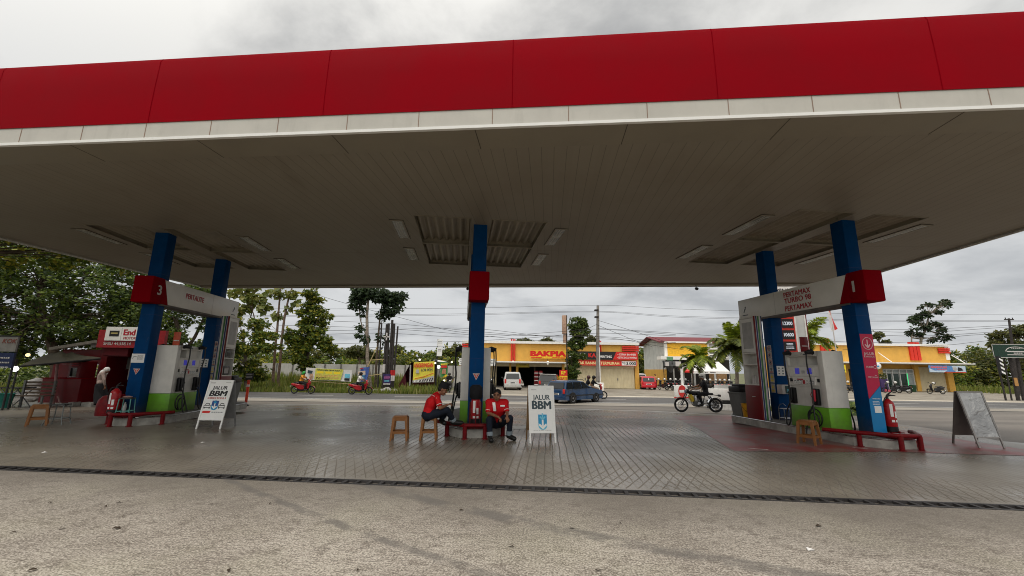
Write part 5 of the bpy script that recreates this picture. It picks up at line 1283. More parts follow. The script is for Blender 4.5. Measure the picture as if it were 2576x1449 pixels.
# ------------------------------------------------------------------ cars
def car(t, L, W, H, prof, roofw, paint, wins, wheels, wr=0.30, rear=True, rims=M_steel):
    """prof: side outline (x from rear 0 to front 1, z 0..1); glasshouse tapers above the belt"""
    belt = 0.60
    def hw(z): return W/2*(1-0.16*max(0,(z-belt)/(1-belt))**1.1-0.05*max(0,(0.3-z)/0.3))
    M = MB(paint); n = len(prof); cols = [-1,-0.86,-0.5,0,0.5,0.86,1]
    vs = []
    for k in cols:
        for (x, z) in prof:
            w = hw(z)*k; rnd = (1-abs(k)**6)*0.0
            ed = 0.03*(abs(k) > 0.9)*L*0.35
            xx = (x-0.5)*L; xx -= math.copysign(ed*0.6, xx)*(0.5 if z > belt else 1); zz = z*H-(0.03*H if abs(k) > 0.9 and z > 0.9 else 0)
            vs.append((xx, w, zz))
    fs = []
    for c in range(len(cols)-1):
        for i in range(n):
            j = (i+1) % n; fs.append((c*n+i, c*n+j, (c+1)*n+j, (c+1)*n+i))
    fs.append(tuple(range(n-1,-1,-1))); fs.append(tuple((len(cols)-1)*n+i for i in range(n)))
    M.add(vs, fs, True); M.build('body', t, 32)
    for s in (-1,1):
        for poly in wins:
            mb = MB(M_glassd); v1 = [((x-0.5)*L, s*(hw(z)+0.006), z*H) for x, z in poly]; v2 = [((x-0.5)*L, s*(hw(z)-0.03), z*H) for x, z in poly]
            k = len(poly); mb.add(v1+v2, [tuple(range(k)), tuple(range(2*k-1,k-1,-1))]+[(i,(i+1) % k,k+(i+1) % k,k+i) for i in range(k)]); mb.build('side_window', t)
    for x in wheels:
        for s in (-1,1):
            xx = (x-0.5)*L; y = s*(W/2-0.10)
            mb = MB(M_tyre); mb.cyl((xx,y-0.09,wr),(xx,y+0.09,wr),wr,wr,26); mb.mat(M_dark); mb.cyl((xx,s*(W/2-0.2),wr*1.02),(xx,s*(W/2-0.006),wr*1.02),wr*1.16,wr*1.16,26); o = mb.build('wheel', t)
            mb = MB(M_tyre); mb.torus((xx,s*(W/2-0.045),wr),wr-0.055,0.06,'Y',26,8); mb.build('tyre', o)
            mb = MB(rims); mb.cyl((xx,s*(W/2-0.05),wr),(xx,s*(W/2+0.0),wr),wr*0.2,wr*0.18,12)
            for i in range(5):
                a = 2*PI*i/5+0.3; d = Vector((math.cos(a),0,math.sin(a)))
                c = Vector((xx,s*(W/2-0.015),wr)); q = Vector((-d.z,0,d.x))
                mb.add([c+q*0.045,c-q*0.045,c+d*wr*0.66-q*0.075,c+d*wr*0.66+q*0.075], [(0,1,2,3)] if s > 0 else [(3,2,1,0)])
            mb.torus((xx,s*(W/2-0.02),wr),wr*0.68,0.02,'Y',24,6); mb.build('rim', o)
def back_of(t, L, W, H, zb, zt, xb, xt, plate=True, lamp=M_sred, lz=(0.42,0.62), bump=0.18, paint=None):
    """rear window, lamps, plate, bumper on the -x end"""
    mb = MB(M_glassd); w0 = W*0.40; w1 = W*0.36
    A = [(xb-0.012,-w0,zb),(xb-0.012,w0,zb),(xt-0.012,w1,zt),(xt-0.012,-w1,zt)]; B = [(x+0.04,y,z) for x,y,z in A]
    mb.add(A+B, [(3,2,1,0),(4,5,6,7),(0,1,5,4),(1,2,6,5),(2,3,7,6),(3,0,4,7)]); mb.build('rear_window', t)
    for s in (-1,1):
        mb = MB(lamp); mb.box(-L/2-0.015,min(s*W*0.47,s*W*0.37),lz[0]*H,-L/2+0.12,max(s*W*0.47,s*W*0.37),lz[1]*H,0.015); mb.build('tail_light', t)
    if plate:
        mb = MB(M_lwhite); mb.box(-L/2-0.022,-0.3,0.36*H,-L/2-0.005,0.3,0.44*H); mb.mat(M_lblack); mb.box(-L/2-0.027,-0.22,0.375*H,-L/2-0.02,0.22,0.425*H); mb.build('number_plate', t)
    mb = MB(paint or M_grey); mb.box(-L/2-0.06,-W*0.47,bump*H*0.8,-L/2+0.12,W*0.47,bump*H*1.9,0.03); mb.build('bumper', t)
WAGON = [(0.0,0.16),(0.0,0.40),(0.005,0.58),(0.035,0.80),(0.06,0.965),(0.14,1.0),(0.38,1.0),(0.50,0.965),(0.655,0.665),(0.68,0.64),(0.86,0.59),(0.965,0.53),(0.995,0.42),(1.0,0.20),(0.97,0.14),(0.03,0.14)]
M_bluecar = mat('car_blue', (0.008,0.042,0.115), 0.22, var=0.08, coat=0.6)
p = ter(1447,1012); CARA = R(43)
tb = thing('car', 'blue estate car with roof rack driving off the road beside the white lane board', 'car', p+Vector((0.1,0.55,0)), CARA); tb.location.z = tz(p.y)
car(tb, 3.95, 1.60, 1.37, WAGON, 0.8, M_bluecar, [[(0.055,0.63),(0.075,0.90),(0.20,0.925),(0.205,0.63)],[(0.22,0.63),(0.22,0.925),(0.40,0.925),(0.43,0.63)],[(0.445,0.63),(0.415,0.925),(0.49,0.915),(0.625,0.655)]], (0.19,0.80), 0.30)
back_of(tb, 3.95, 1.60, 1.37, 0.64*1.37, 0.90*1.37, -1.95, -1.84, paint=M_bluecar)
mb = MB(M_black)
for s in (-1,1): mb.tube([(-1.5,s*0.60,1.37),(-1.45,s*0.60,1.43),(0.0,s*0.60,1.43),(0.1,s*0.60,1.36)], 0.018, 6)
mb.build('roof_rack', tb)
for s in (-1,1):
    mb = MB(M_blackm); mb.box(-1.93,min(s*0.805,s*0.82),0.44,1.9,max(s*0.805,s*0.82),0.50); mb.build('side_moulding', tb)
    mb = MB(M_bluecar); mb.ell((0.45,s*0.88,0.95),(0.07,0.09,0.06)); mb.build('mirror', tb)
MPV = [(0.0,0.14),(0.0,0.42),(0.01,0.58),(0.045,0.94),(0.08,0.985),(0.30,1.0),(0.55,0.985),(0.62,0.94),(0.78,0.66),(0.95,0.54),(1.0,0.40),(1.0,0.16),(0.97,0.12),(0.03,0.12)]
M_silver = mat('car_white', (0.55,0.55,0.54), 0.25, var=0.03, coat=0.5)
p = ter(1285,981); tv = thing('car', 'white people carrier parked nose-in at the shops, seen from behind', 'car', p+Vector((0.1,2.2,0)), R(92)); tv.location.z = -0.5
car(tv, 4.4, 1.72, 1.76, MPV, 0.8, M_silver, [[(0.05,0.62),(0.07,0.90),(0.24,0.93),(0.25,0.62)],[(0.27,0.62),(0.27,0.93),(0.48,0.93),(0.52,0.62)],[(0.54,0.62),(0.51,0.92),(0.60,0.90),(0.74,0.66)]], (0.17,0.82), 0.32)
back_of(tv, 4.4, 1.72, 1.76, 0.62*1.76, 0.90*1.76, -2.18, -2.03, paint=mat('bumper_silver', (0.5,0.5,0.48), 0.3), lz=(0.36,0.60))
for s in (-1,1):
    mb = MB(M_blackm); mb.ell((0.95,s*0.99,1.12),(0.06,0.12,0.09)); mb.build('mirror', tv)
HATCH = [(0.0,0.15),(0.0,0.45),(0.015,0.60),(0.06,0.90),(0.10,0.97),(0.28,1.0),(0.50,0.985),(0.58,0.94),(0.74,0.66),(0.93,0.56),(1.0,0.42),(1.0,0.18),(0.97,0.13),(0.03,0.13)]
p = ter(1640,980); tr = thing('car', 'small red hatchback parked at the right end of the printing shop', 'car', p+Vector((-0.1,1.9,0)), R(85)); tr.location.z = -0.5
M_redcar = mat('car_red', (0.52,0.012,0.025), 0.22, var=0.05, coat=0.6)
car(tr, 3.6, 1.66, 1.45, HATCH, 0.8, M_redcar, [[(0.06,0.62),(0.09,0.88),(0.22,0.92),(0.23,0.62)],[(0.25,0.62),(0.25,0.92),(0.44,0.92),(0.48,0.62)],[(0.50,0.62),(0.47,0.92),(0.56,0.90),(0.70,0.66)]], (0.17,0.82), 0.30)
back_of(tr, 3.6, 1.66, 1.45, 0.60*1.45, 0.88*1.45, -1.77, -1.62, paint=M_redcar, lz=(0.46,0.62))
mb = MB(M_lwhite); mb.prism([(-0.06,0),(0,-0.12),(0.06,0),(0.03,0.10),(0,0.16),(-0.03,0.10)], 0.004, frame((-1.735,0,1.12),(0,-1,0),(0.1,0,1))); mb.build('window_sticker', tr)
p = at(1607,960,51.5); tw = thing('car', 'white car partly hidden behind the red hatchback', 'car', (p.x-0.2,53.0,-0.5), R(96))
for c in kids(tv): dup(c, parent=tw)
SUV = MPV
p = at(1383,975,41.0); ts = thing('car', 'dark grey SUV parked behind the white lane board, only its roof and rear showing', 'car', (p.x+0.15,42.0,-0.5), R(78))
M_suv = mat('car_grey', (0.07,0.075,0.075), 0.25, coat=0.4)
car(ts, 4.3, 1.8, 1.60, SUV, 0.8, M_suv, [[(0.05,0.62),(0.07,0.90),(0.24,0.93),(0.25,0.62)],[(0.27,0.62),(0.27,0.93),(0.48,0.93),(0.52,0.62)],[(0.54,0.62),(0.51,0.92),(0.60,0.90),(0.74,0.66)]], (0.17,0.82), 0.34)
back_of(ts, 4.3, 1.8, 1.60, 0.60*1.60, 0.90*1.60, -2.12, -1.98, paint=M_suv)
mb = MB(M_lwhite); mb.box(-2.1,-0.75,1.585,-1.6,0.75,1.62,0.02); mb.build('roof_spoiler', ts)
# ------------------------------------------------------------------ parked scooters
dark0 = thing('scooter', 'x', 'scooter', (0,0,-50), 0, 'scooters parked in front of the shops'); scooter(dark0, M_bblk)
white0 = None
first = [True]
M_helw = mat('helmet_white', (0.66,0.65,0.62), 0.25)
def park(px, py, Y, rz, label, helmet=True, root=None):
    p = at(px, py, Y); p.z = tz(Y)
    if first[0]:
        first[0] = False; dark0.location = p; dark0.rotation_euler = (0,0,rz); dark0['label'] = label; t = dark0
    else: t = dup(dark0, p, rz, label)
    if helmet:
        q = p+Matrix.Rotation(rz,3,'Z') @ Vector((0.36,0.30,1.17))
        mb = MB(M_helw); mb.ell((0,0,0),(0.15,0.13,0.13)); mb.mat(M_glassd); mb.ell((0.08,0,-0.02),(0.08,0.11,0.06))
        single(mb, 'helmet', 'white helmet on a parked scooter, '+hl.pop(0), 'helmet', loc=q, rz=rz, group='helmets on parked scooters')
    return t
hl = ['nearest the red hatchback','second right of the red hatchback','third right of the red hatchback, under the dark tarp','left of the white road pole','right of the white road pole','behind the motorcycle rider, left one','behind the motorcycle rider, right one','left of the big palm','under the big palm, first','under the big palm, second','right of the big palm trunk','left of the magenta sticker column','before the glass door, left one','before the glass door, right one','alone before the cream shutter','spare']
zc = zf(2520,1380,5.573)
for i, (x, y, rz, lb) in enumerate([(510,760,1.9,'dark parked scooter, first one right of the red hatchback'),(640,770,1.75,'dark parked scooter, second one right of the red hatchback'),(760,760,1.5,'dark parked scooter under the dark tarp of the hall'),(870,770,1.4,'dark parked scooter just left of the white road pole'),(990,775,1.6,'dark parked scooter just right of the white road pole'),(1090,765,1.45,'dark parked scooter seen left of the motorcycle rider'),(1540,770,1.7,'dark parked scooter seen right behind the motorcycle rider'),(1640,770,1.5,'dark parked scooter between motorcycle rider and big palm'),(1760,760,1.35,'dark parked scooter left of the low white planter wall'),(1860,755,1.6,'dark parked scooter above the low white planter wall, left'),(1960,750,1.5,'dark parked scooter above the low white planter wall, middle'),(2070,750,1.7,'dark parked scooter above the low white planter wall, right')]):
    X, Y_ = zc(x, y+40)
    park(X, Y_, 47.0, rz, lb)
zr = zf(3250,1300,4.293)
park(*zr(430,1050), 47.0, 0.5, 'dark parked scooter left of the magenta sticker column')
park(*zr(1130,1060), 48.0, 2.7, 'dark parked scooter before the glass door, left of two')
park(*zr(1290,1060), 47.5, 2.3, 'dark parked scooter before the glass door, right of two')
park(*zr(1880,1080), 46.5, 3.0, 'black scooter standing alone before the cream shutter on the right')
# ------------------------------------------------------------------ trees and plants
LEAF = {
 'dark': [leafmat('leaf_dark_a', (0.039,0.070,0.018)), leafmat('leaf_dark_b', (0.085,0.130,0.026)), leafmat('leaf_dark_c', (0.165,0.215,0.034))],
 'mid': [leafmat('leaf_mid_a', (0.058,0.097,0.015)), leafmat('leaf_mid_b', (0.124,0.169,0.022)), leafmat('leaf_mid_c', (0.300,0.285,0.036))],
 'lite': [leafmat('leaf_lite_a', (0.111,0.142,0.033)), leafmat('leaf_lite_b', (0.182,0.203,0.050)), leafmat('leaf_lite_c', (0.247,0.243,0.066))],
 'oliv': [leafmat('leaf_oliv_a', (0.065,0.081,0.028)), leafmat('leaf_oliv_b', (0.098,0.108,0.033)), leafmat('leaf_oliv_c', (0.143,0.142,0.044))],
 'blue': [leafmat('leaf_deep_a', (0.020,0.038,0.018)), leafmat('leaf_deep_b', (0.030,0.055,0.022)), leafmat('leaf_deep_c', (0.05,0.08,0.03))],
}
def leaves(mb, blobs, n, size, kind, droop=0.3, shell=0.55, aspect=2.0, rnd=random):
    ms = LEAF[kind]; wsum = sum(b[1][0]*b[1][1]*b[1][2] for b in blobs)
    for c, r in blobs:
        c = Vector(c); k = int(n*(r[0]*r[1]*r[2])/wsum)+3
        for i in range(k):
            while True:
                v = Vector((rnd.uniform(-1,1), rnd.uniform(-1,1), rnd.uniform(-1,1)))
                if 0.05 < v.length <= 1: break
            if v.length < shell and rnd.random() < 0.7: v = v.normalized()*rnd.uniform(shell, 1.0)
            p = c+Vector((v.x*r[0], v.y*r[1], v.z*r[2]))
            s = size*rnd.uniform(0.6, 1.35)
            d = Vector((rnd.gauss(0,1), rnd.gauss(0,1), rnd.gauss(-droop,0.5))).normalized()
            nn = Vector((rnd.gauss(0,0.8), rnd.gauss(0,0.8)-0.25, rnd.gauss(0.65,0.45))); u = d.cross(nn)
            if u.length < 1e-3: continue
            u = u.normalized()*s*0.5/aspect*2*0.5; w = u.cross(d).normalized()*s*0.12
            mb.mat(ms[0] if rnd.random() < 0.38 else ms[1] if rnd.random() < 0.62 else ms[2])
            mid = p+d*s*0.5
            mb.add([p, mid-u-w, p+d*s, mid+u-w], [(0,1,2),(0,2,3)])
def tree(name, label, base_, trunk, blobs, n, size, kind, group=None, bark=None, cat='tree', branch=0.05, droop=0.3, aspect=1.7, seed=0):
    """trunk: list of (point, radius) in world; blobs: (centre, radii) in world"""
    rnd = random.Random(seed); base_ = Vector(base_); t = thing(name, label, cat, base_, 0, group)
    mb = MB(bark or M_bark)
    for tr in trunk:
        P = smooth_path([Vector(p)-base_ for p, r in tr], 4); m = len(P); rs = []
        for i in range(m):
            f = i/(m-1)*(len(tr)-1); a = min(int(f), len(tr)-2); rs.append(tr[a][1]+(tr[a+1][1]-tr[a][1])*(f-a))
        P = [p+Vector((rnd.gauss(0,0.3), rnd.gauss(0,0.3), 0))*r*0.5 for p, r in zip(P, rs)]
        mb.tube(P, rs, 9)
    tips = [(Vector(p)-base_) for tr in trunk for p, r in tr[len(tr)//2:]]
    if branch:
        for c, r in blobs:
            c = Vector(c)-base_; a = min(tips, key=lambda q: (q-c).length+max(0,q.z-c.z)*2)
            mid = lerp(a, c, 0.5)+Vector((rnd.uniform(-.2,.2), rnd.uniform(-.2,.2), rnd.uniform(-0.1,.3)))*r[0]*0.5
            mb.tube(smooth_path([a, mid, c], 3), [branch, branch*0.85, branch*0.75, branch*0.6, branch*0.5, branch*0.4, branch*0.3], 6)
            for q in range(3):
                e = c+Vector((rnd.uniform(-1,1)*r[0], rnd.uniform(-1,1)*r[1], rnd.uniform(-.3,1)*r[2]))*0.8
                mb.tube([lerp(mid,c,0.6), lerp(mid,e,0.6), e], [branch*0.45, branch*0.3, branch*0.12], 5)
    mb.build('trunk', t)
    mb = MB(); leaves(mb, [(Vector(c)-base_, r) for c, r in blobs], n, size, kind, droop, rnd=rnd, aspect=aspect); mb.build('crown', t)
    return t
def B(x, y, Y, rx, rz_, ry=None):
    """crown blob at an image point, radii given in image px"""
    k = Y/F; return (at(x, y, Y), (rx*k, (ry if ry else rx)*k*0.9, rz_*k))
def W2(x, y, Y): return at(x, y, Y)
def scatter_blobs(blobs, n, rr, seed):
    """break large crown volumes into many overlapping clumps"""
    rnd = random.Random(seed); out = []
    for c, r in blobs:
        for i in range(n):
            while True:
                v = Vector((rnd.uniform(-1,1), rnd.uniform(-1,1), rnd.uniform(-1,1)))
                if v.length <= 1: break
            k = rnd.uniform(0.6,1.2)*rr
            out.append((Vector(c)+Vector((v.x*r[0], v.y*r[1], v.z*r[2])), (k, k, k*0.62)))
    return out
# big dark trees over the left side
Y = 25.0
bl = [B(20,690,Y,120,60),B(160,680,Y,120,60),B(60,770,Y,130,55),B(210,760,Y,110,60),B(-90,720,Y,110,90),B(300,720,Y,75,60),B(120,850,Y,110,32),B(-40,860,Y,110,45),B(250,835,Y,70,38),B(60,640,Y,140,40),B(200,650,Y,120,40),B(330,790,Y,60,60),B(-30,800,Y,90,50),B(150,800,Y,110,40),B(20,880,Y,90,26)]
tree('shade_tree', 'broad dark tree with leaning trunk behind the red kiosk at the far left', base(137,1000,Y), [[(base(140,1000,Y),0.30),(W2(136,900,Y),0.25),(W2(112,800,Y),0.2),(W2(100,720,Y),0.14)],[(W2(118,820,Y),0.15),(W2(160,760,Y),0.12),(W2(215,700,Y),0.07)],[(W2(112,790,Y),0.12),(W2(60,740,Y),0.1),(W2(0,700,Y),0.06)]], scatter_blobs(bl, 14, 0.8, 3), 22000, 0.25, 'dark', branch=0.04, seed=3)
Y = 31.0
bl = [B(380,780,Y,80,55),B(470,830,Y,90,60),B(420,900,Y,90,60),B(330,860,Y,60,70),B(500,750,Y,50,35),B(520,900,Y,50,60)]
tree('shade_tree', 'dark dense tree behind the left column and the overhead sign numbered 3', base(455,1000,Y), [[(base(455,1000,Y),0.25),(W2(460,900,Y),0.2),(W2(440,800,Y),0.12)],[(W2(458,900,Y),0.15),(W2(500,830,Y),0.1),(W2(520,780,Y),0.06)]], scatter_blobs(bl, 13, 0.85, 4), 15000, 0.26, 'dark', branch=0.04, seed=4)
Y = 35.0
bl = [B(620,830,Y,48,38),B(650,870,Y,45,45),B(600,900,Y,50,50),B(640,925,Y,40,30),B(575,850,Y,40,50)]
tree('roadside_tree', 'green and yellowing tree right of the left cabinet, with a pale trunk', base(619,985,Y), [[(base(619,985,Y),0.16),(W2(619,920,Y),0.14),(W2(612,850,Y),0.09)],[(W2(617,900,Y),0.1),(W2(645,860,Y),0.05)]], scatter_blobs(bl, 11, 0.55, 5), 6500, 0.26, 'mid', branch=0.03, bark=M_barkp, seed=5)
Y = 38.0
bl = [B(600,735,Y,22,12),B(640,750,Y,25,14),B(665,770,Y,18,14),B(615,775,Y,18,12),B(705,735,Y,18,12),B(735,740,Y,16,12),B(680,735,Y,14,10),B(700,790,Y,14,12),B(748,760,Y,12,10),B(668,805,Y,10,8),B(722,775,Y,10,9),B(630,722,Y,20,8),B(590,790,Y,16,10),B(650,825,Y,12,8),B(712,842,Y,8,7),B(655,855,Y,7,7),B(695,868,Y,6,5)]
tree('teak_tree', 'pair of tall slim bare-stemmed trees with sparse large leaves at the left of the roadside', base(692,965,Y), [[(base(690,968,Y),0.13),(W2(688,937,Y),0.12),(W2(697,831,Y),0.10),(W2(706,722,Y),0.06),(W2(708,690,Y),0.04)],[(base(700,968,Y),0.13),(W2(702,937,Y),0.12),(W2(716,796,Y),0.10),(W2(734,725,Y),0.06),(W2(745,690,Y),0.04)],[(W2(640,800,Y),0.05),(W2(628,752,Y),0.05),(W2(650,725,Y),0.03)],[(W2(630,800,Y+.3),0.05),(W2(635,760,Y),0.04),(W2(605,722,Y),0.03)]], bl, 620, 0.50, 'lite', branch=0.022, bark=mat('teak_bark', (0.17,0.115,0.085), 0.9, var=0.3, bump=0.4), aspect=1.25, droop=0.8, seed=6)
Y = 38.0
bl = [B(788,745,Y,18,20),B(782,785,Y,27,24),B(802,795,Y,24,24),B(770,820,Y,28,26),B(812,835,Y,28,26),B(752,862,Y,30,22),B(785,862,Y,40,24),B(824,868,Y,22,18),B(775,895,Y,34,20),B(772,925,Y,14,22),B(738,845,Y,15,16)]
tree('bushy_tree', 'dense pear-shaped green and yellow tree rising behind the long white banner', base(765,970,Y), [[(base(762,970,Y),0.14),(W2(768,930,Y),0.14),(W2(778,860,Y),0.1),(W2(788,780,Y),0.05)]], scatter_blobs(bl, 12, 0.42, 7), 8000, 0.30, 'mid', branch=0.03, seed=7)
Y = 37.0
bl = [B(905,745,Y,22,20),B(925,735,Y,24,16),B(895,765,Y,16,14),B(912,785,Y,10,14),B(905,822,Y,10,10),B(900,840,Y,9,10),B(920,850,Y,12,10),B(948,745,Y,20,16),B(905,725,Y,20,10)]
tree('slim_tree', 'slim pale-stemmed tree with dark clustered leaves left of the pole group', base(930,985,Y), [[(base(932,985,Y),0.17),(W2(926,920,Y),0.16),(W2(923,820,Y),0.13),(W2(928,723,Y),0.09),(W2(930,690,Y),0.05)],[(W2(924,850,Y),0.06),(W2(908,810,Y),0.05),(W2(902,770,Y),0.03)]], bl, 1500, 0.36, 'blue', branch=0.02, bark=M_barkp, aspect=1.6, droop=0.6, seed=8)
Y = 37.6
bl = [B(975,750,Y,26,18),B(998,745,Y,28,14),B(985,775,Y,24,20),B(965,790,Y,16,16),B(1012,742,Y,14,8),B(960,735,Y,22,12),B(955,845,Y,6,16),B(1000,765,Y,18,12),B(968,860,Y,7,20)]
tree('slim_tree', 'slim dark tree with rounded crown beside the pole group', base(938,985,Y), [[(base(942,985,Y),0.12),(W2(948,900,Y),0.10),(W2(954,820,Y),0.08),(W2(962,760,Y),0.05)]], bl, 1500, 0.36, 'blue', branch=0.025, bark=M_bark, aspect=1.6, droop=0.6, seed=9)
Y = 62.0
bl = [B(880,880,Y,18,12),B(905,878,Y,22,14),B(925,884,Y,14,12),B(892,895,Y,16,10),B(915,897,Y,18,8),B(940,890,Y,10,8)]
tree('umbrella_tree', 'flat-topped tree beyond the pale wall, behind the slim trees', base(905,945,Y), [[(base(905,945,Y),0.2),(W2(905,905,Y),0.15),(W2(900,885,Y),0.1)]], scatter_blobs(bl, 5, 0.7, 10), 1500, 0.42, 'oliv', branch=0.05, seed=10)
Y = 43.0
bl = [B(1452,815,Y,16,16),B(1458,835,Y,20,18),B(1446,845,Y,18,18),B(1452,870,Y,22,20),B(1445,893,Y,22,20),B(1438,915,Y,19,18),B(1437,935,Y,16,18),B(1436,950,Y,10,12),B(1464,815,Y,9,12)]
tree('columnar_tree', 'tall narrow clipped tree in front of the printing shop', base(1436,968,Y), [[(base(1436,968,Y),0.12),(W2(1438,930,Y),0.1),(W2(1450,840,Y),0.05)]], scatter_blobs(bl, 12, 0.36, 11), 8000, 0.25, 'dark', branch=0.02, seed=11)
Y = 72.0
bl = [B(2335,768,Y,18,12),B(2350,782,Y,15,10),B(2372,766,Y,14,10),B(2382,760,Y,8,6),B(2312,796,Y,10,6),B(2298,808,Y,8,6),B(2340,805,Y,17,12),B(2330,820,Y,14,10),B(2292,832,Y,12,11),B(2365,835,Y,14,12),B(2350,852,Y,14,9),B(2383,850,Y,10,14),B(2325,790,Y,10,7),B(2360,818,Y,10,8),B(2310,838,Y,7,6)]
tree('rain_tree', 'tall open tree with clustered dark crown behind the right shop row', base(2318,950,Y), [[(base(2315,950,Y),0.22),(W2(2316,865,Y),0.2),(W2(2328,830,Y),0.16),(W2(2338,790,Y),0.1)],[(base(2292,950,Y),0.12),(W2(2293,850,Y),0.1)]], scatter_blobs(bl, 4, 0.5, 12), 2000, 0.5, 'blue', branch=0.08, bark=M_barkp, seed=12)
for (x, y, s_, lb) in [(2208,842,10,'small bare-stemmed tree left of the tall tree, above the right shop roof'),(2228,862,9,'low bushy treetop above the right shop roof')]:
    bl = [B(x,y,70,s_,s_*.8),B(x-6,y+6,70,s_*.7,s_*.6),B(x+5,y-2,70,s_*.6,s_*.5)]
    tree('small_tree', lb, base(x+4,955,70), [[(base(x+6,955,70),0.14),(W2(x+4,y+20,70),0.1),(W2(x,y,70),0.06)]], bl, 260, 0.5, 'oliv', branch=0.05, seed=int(x))
Y = 50.0
bl = [B(2520,850,Y,16,18),B(2545,835,Y,22,14),B(2570,828,Y,20,14),B(2560,860,Y,30,24),B(2590,860,Y,30,30),B(2508,865,Y,8,10),B(2540,880,Y,26,24),B(2580,900,Y,34,30)]
tree('roadside_tree', 'bushy dark tree behind the green signboard at the right edge', base(2560,985,Y), [[(base(2560,985,Y),0.2),(W2(2555,900,Y),0.15),(W2(2550,850,Y),0.08)]], scatter_blobs(bl, 6, 0.6, 14), 2600, 0.4, 'oliv', branch=0.05, seed=14)
# roof-top greenery seen over the left shop row
for (x, y, rx, lb) in [(1320,858,22,'dark treetop showing over the cornice of the left shop row, left one'),(1375,857,16,'grey green treetop showing over the cornice of the left shop row, right one'),(1487,853,14,'small treetop showing over the cornice near the utility pole')]:
    bl = [B(x-rx*.6,y+3,68,rx*.6,6),B(x,y,68,rx*.7,8),B(x+rx*.6,y+2,68,rx*.6,6)]
    tree('small_tree', lb, base(x,955,68), [[(base(x,955,68),0.18),(W2(x,y,68),0.08)]], bl, 420, 0.45, 'oliv', branch=0.04, seed=int(x))
bl = [((-24.5,16.0,7.2),(2.6,2.4,1.1)),((-21.5,17.5,7.4),(2.4,2.4,1.0)),((-20.2,15.0,7.2),(1.8,1.8,0.9)),((-23.0,19.5,7.0),(2.4,2.2,1.1)),((-19.3,19.6,7.4),(2.0,2.0,0.9)),((-26.5,18.0,6.8),(1.8,2.2,1.2))]
tree('shade_tree', 'light green tree spreading its crown over the red kiosk from beyond the left edge', (-27.2,17.0,tz(17.0)), [[((-27.2,17.0,-0.1),0.28),((-27.0,17.0,3.0),0.22),((-25.5,17.2,6.0),0.15)]], scatter_blobs(bl, 8, 0.9, 61), 9000, 0.30, 'mid', branch=0.05, seed=61)
# trees added out of view to shade the left side of the forecourt
for q_, (x_, y_, lb_) in enumerate(((-27.0,13.5,'unseen dark tree added for shade left of the forecourt, beyond the stall signboard'),(-30.0,3.5,'unseen dark tree added for shade left of the concrete apron'),(-20.5,5.5,'unseen dark tree added for shade close to the left end of the canopy'),(-19.0,-3.5,'unseen dark tree added for shade behind the left end of the concrete apron'))):
    bl = [((x_+dx,y_+dy,5.5+dz),(2.6,2.6,1.6)) for dx,dy,dz in ((0,0,2.2),(-2.5,-1.8,0.4),(0,0,0.2),(2.2,0.5,0.6),(-2,1,0.8),(0.4,-2.2,0.5),(0.5,2.4,0.7),(2.6,-2,-0.3),(2.4,2.4,-0.2))]
    tree('shade_tree', lb_, (x_,y_,tz(y_)), [[((x_,y_,0),0.3),((x_+.2,y_,2.5),0.24),((x_+.1,y_+.2,5.5),0.14)]], scatter_blobs(bl, 9, 0.95, 50+q_), 9000, 0.30, 'dark', branch=0.05, seed=50+q_)
# palms
def palm(label, base_, top, nf, L, kind, seed, sag=1.0, tr=0.12):
    rnd = random.Random(seed); base_ = Vector(base_); top = Vector(top)-base_; t = thing('palm_tree', label, 'palm', base_)
    mb = MB(M_barkp); mb.tube(smooth_path([(0,0,0), top*0.5+Vector((0.05,0,0)), top], 5), [tr*0.9]+[tr*.6]*9+[tr*0.5], 10); mb.build('trunk', t)
    for i in range(nf):
        mb = MB(); az = 2*PI*i/nf+rnd.uniform(-.3,.3); el = rnd.uniform(-0.25,1.3); l = L*rnd.uniform(0.75,1.15); P = []; d = Vector((math.cos(az)*math.cos(el), math.sin(az)*math.cos(el), math.sin(el))); p = top.copy()
        for k in range(10):
            P.append(p.copy()); p = p+d*l/9; d = (d+Vector((0,0,-0.20*sag*(0.5+k/9)))).normalized()
        mb.mat(LEAF[kind][1]); mb.tube(P, [0.03-0.0025*k for k in range(10)], 5)
        for k in range(1,40):
            f = k/40*9; a = int(f); q = lerp(P[a], P[min(a+1,9)], f-a); ax = (P[min(a+1,9)]-P[a]).normalized(); sd = ax.cross(Vector((0,0,1)))
            if sd.length < .05: sd = Vector((1,0,0))
            sd.normalize(); ll = l*0.30*math.sin(PI*min(1,0.12+0.86*k/40))**0.7
            for s in (-1,1):
                e = q+(sd*s*0.8+ax*0.55+Vector((0,0,-0.35+rnd.uniform(-.25,.25)))).normalized()*ll; w = ax*0.034
                mb.mat(LEAF[kind][rnd.choice((0,1,1,2))]); m = lerp(q,e,0.5)+Vector((0,0,0.06*ll))
                mb.add([q-w,q+w,m+w*1.2,e,m-w*1.2], [(0,1,2,4),(4,2,3)])
        mb.build('frond', t)
LEAF['palm'] = [leafmat('palm_a', (0.10,0.14,0.016)), leafmat('palm_b', (0.19,0.25,0.02)), leafmat('palm_c', (0.30,0.36,0.03))]
LEAF['palmd'] = [leafmat('palm_d', (0.06,0.085,0.014)), leafmat('palm_e', (0.105,0.13,0.02)), leafmat('palm_f', (0.18,0.19,0.025))]
palm('tall palm with drooping fronds left of the right cabinet', base(1855,1015,27), at(1850,880,27), 34, 2.0, 'palmd', 21, 1.5, 0.16)
palm('bright green palm crown standing behind the drooping palm', base(1852,1005,28.5), at(1849,868,28.5), 20, 1.8, 'palm', 25, 0.6, 0.14)
palm('small bright palm in front of the yellow hall panel', base(1764,1000,33), at(1762,900,33), 18, 1.9, 'palm', 22, 1.35, 0.09)
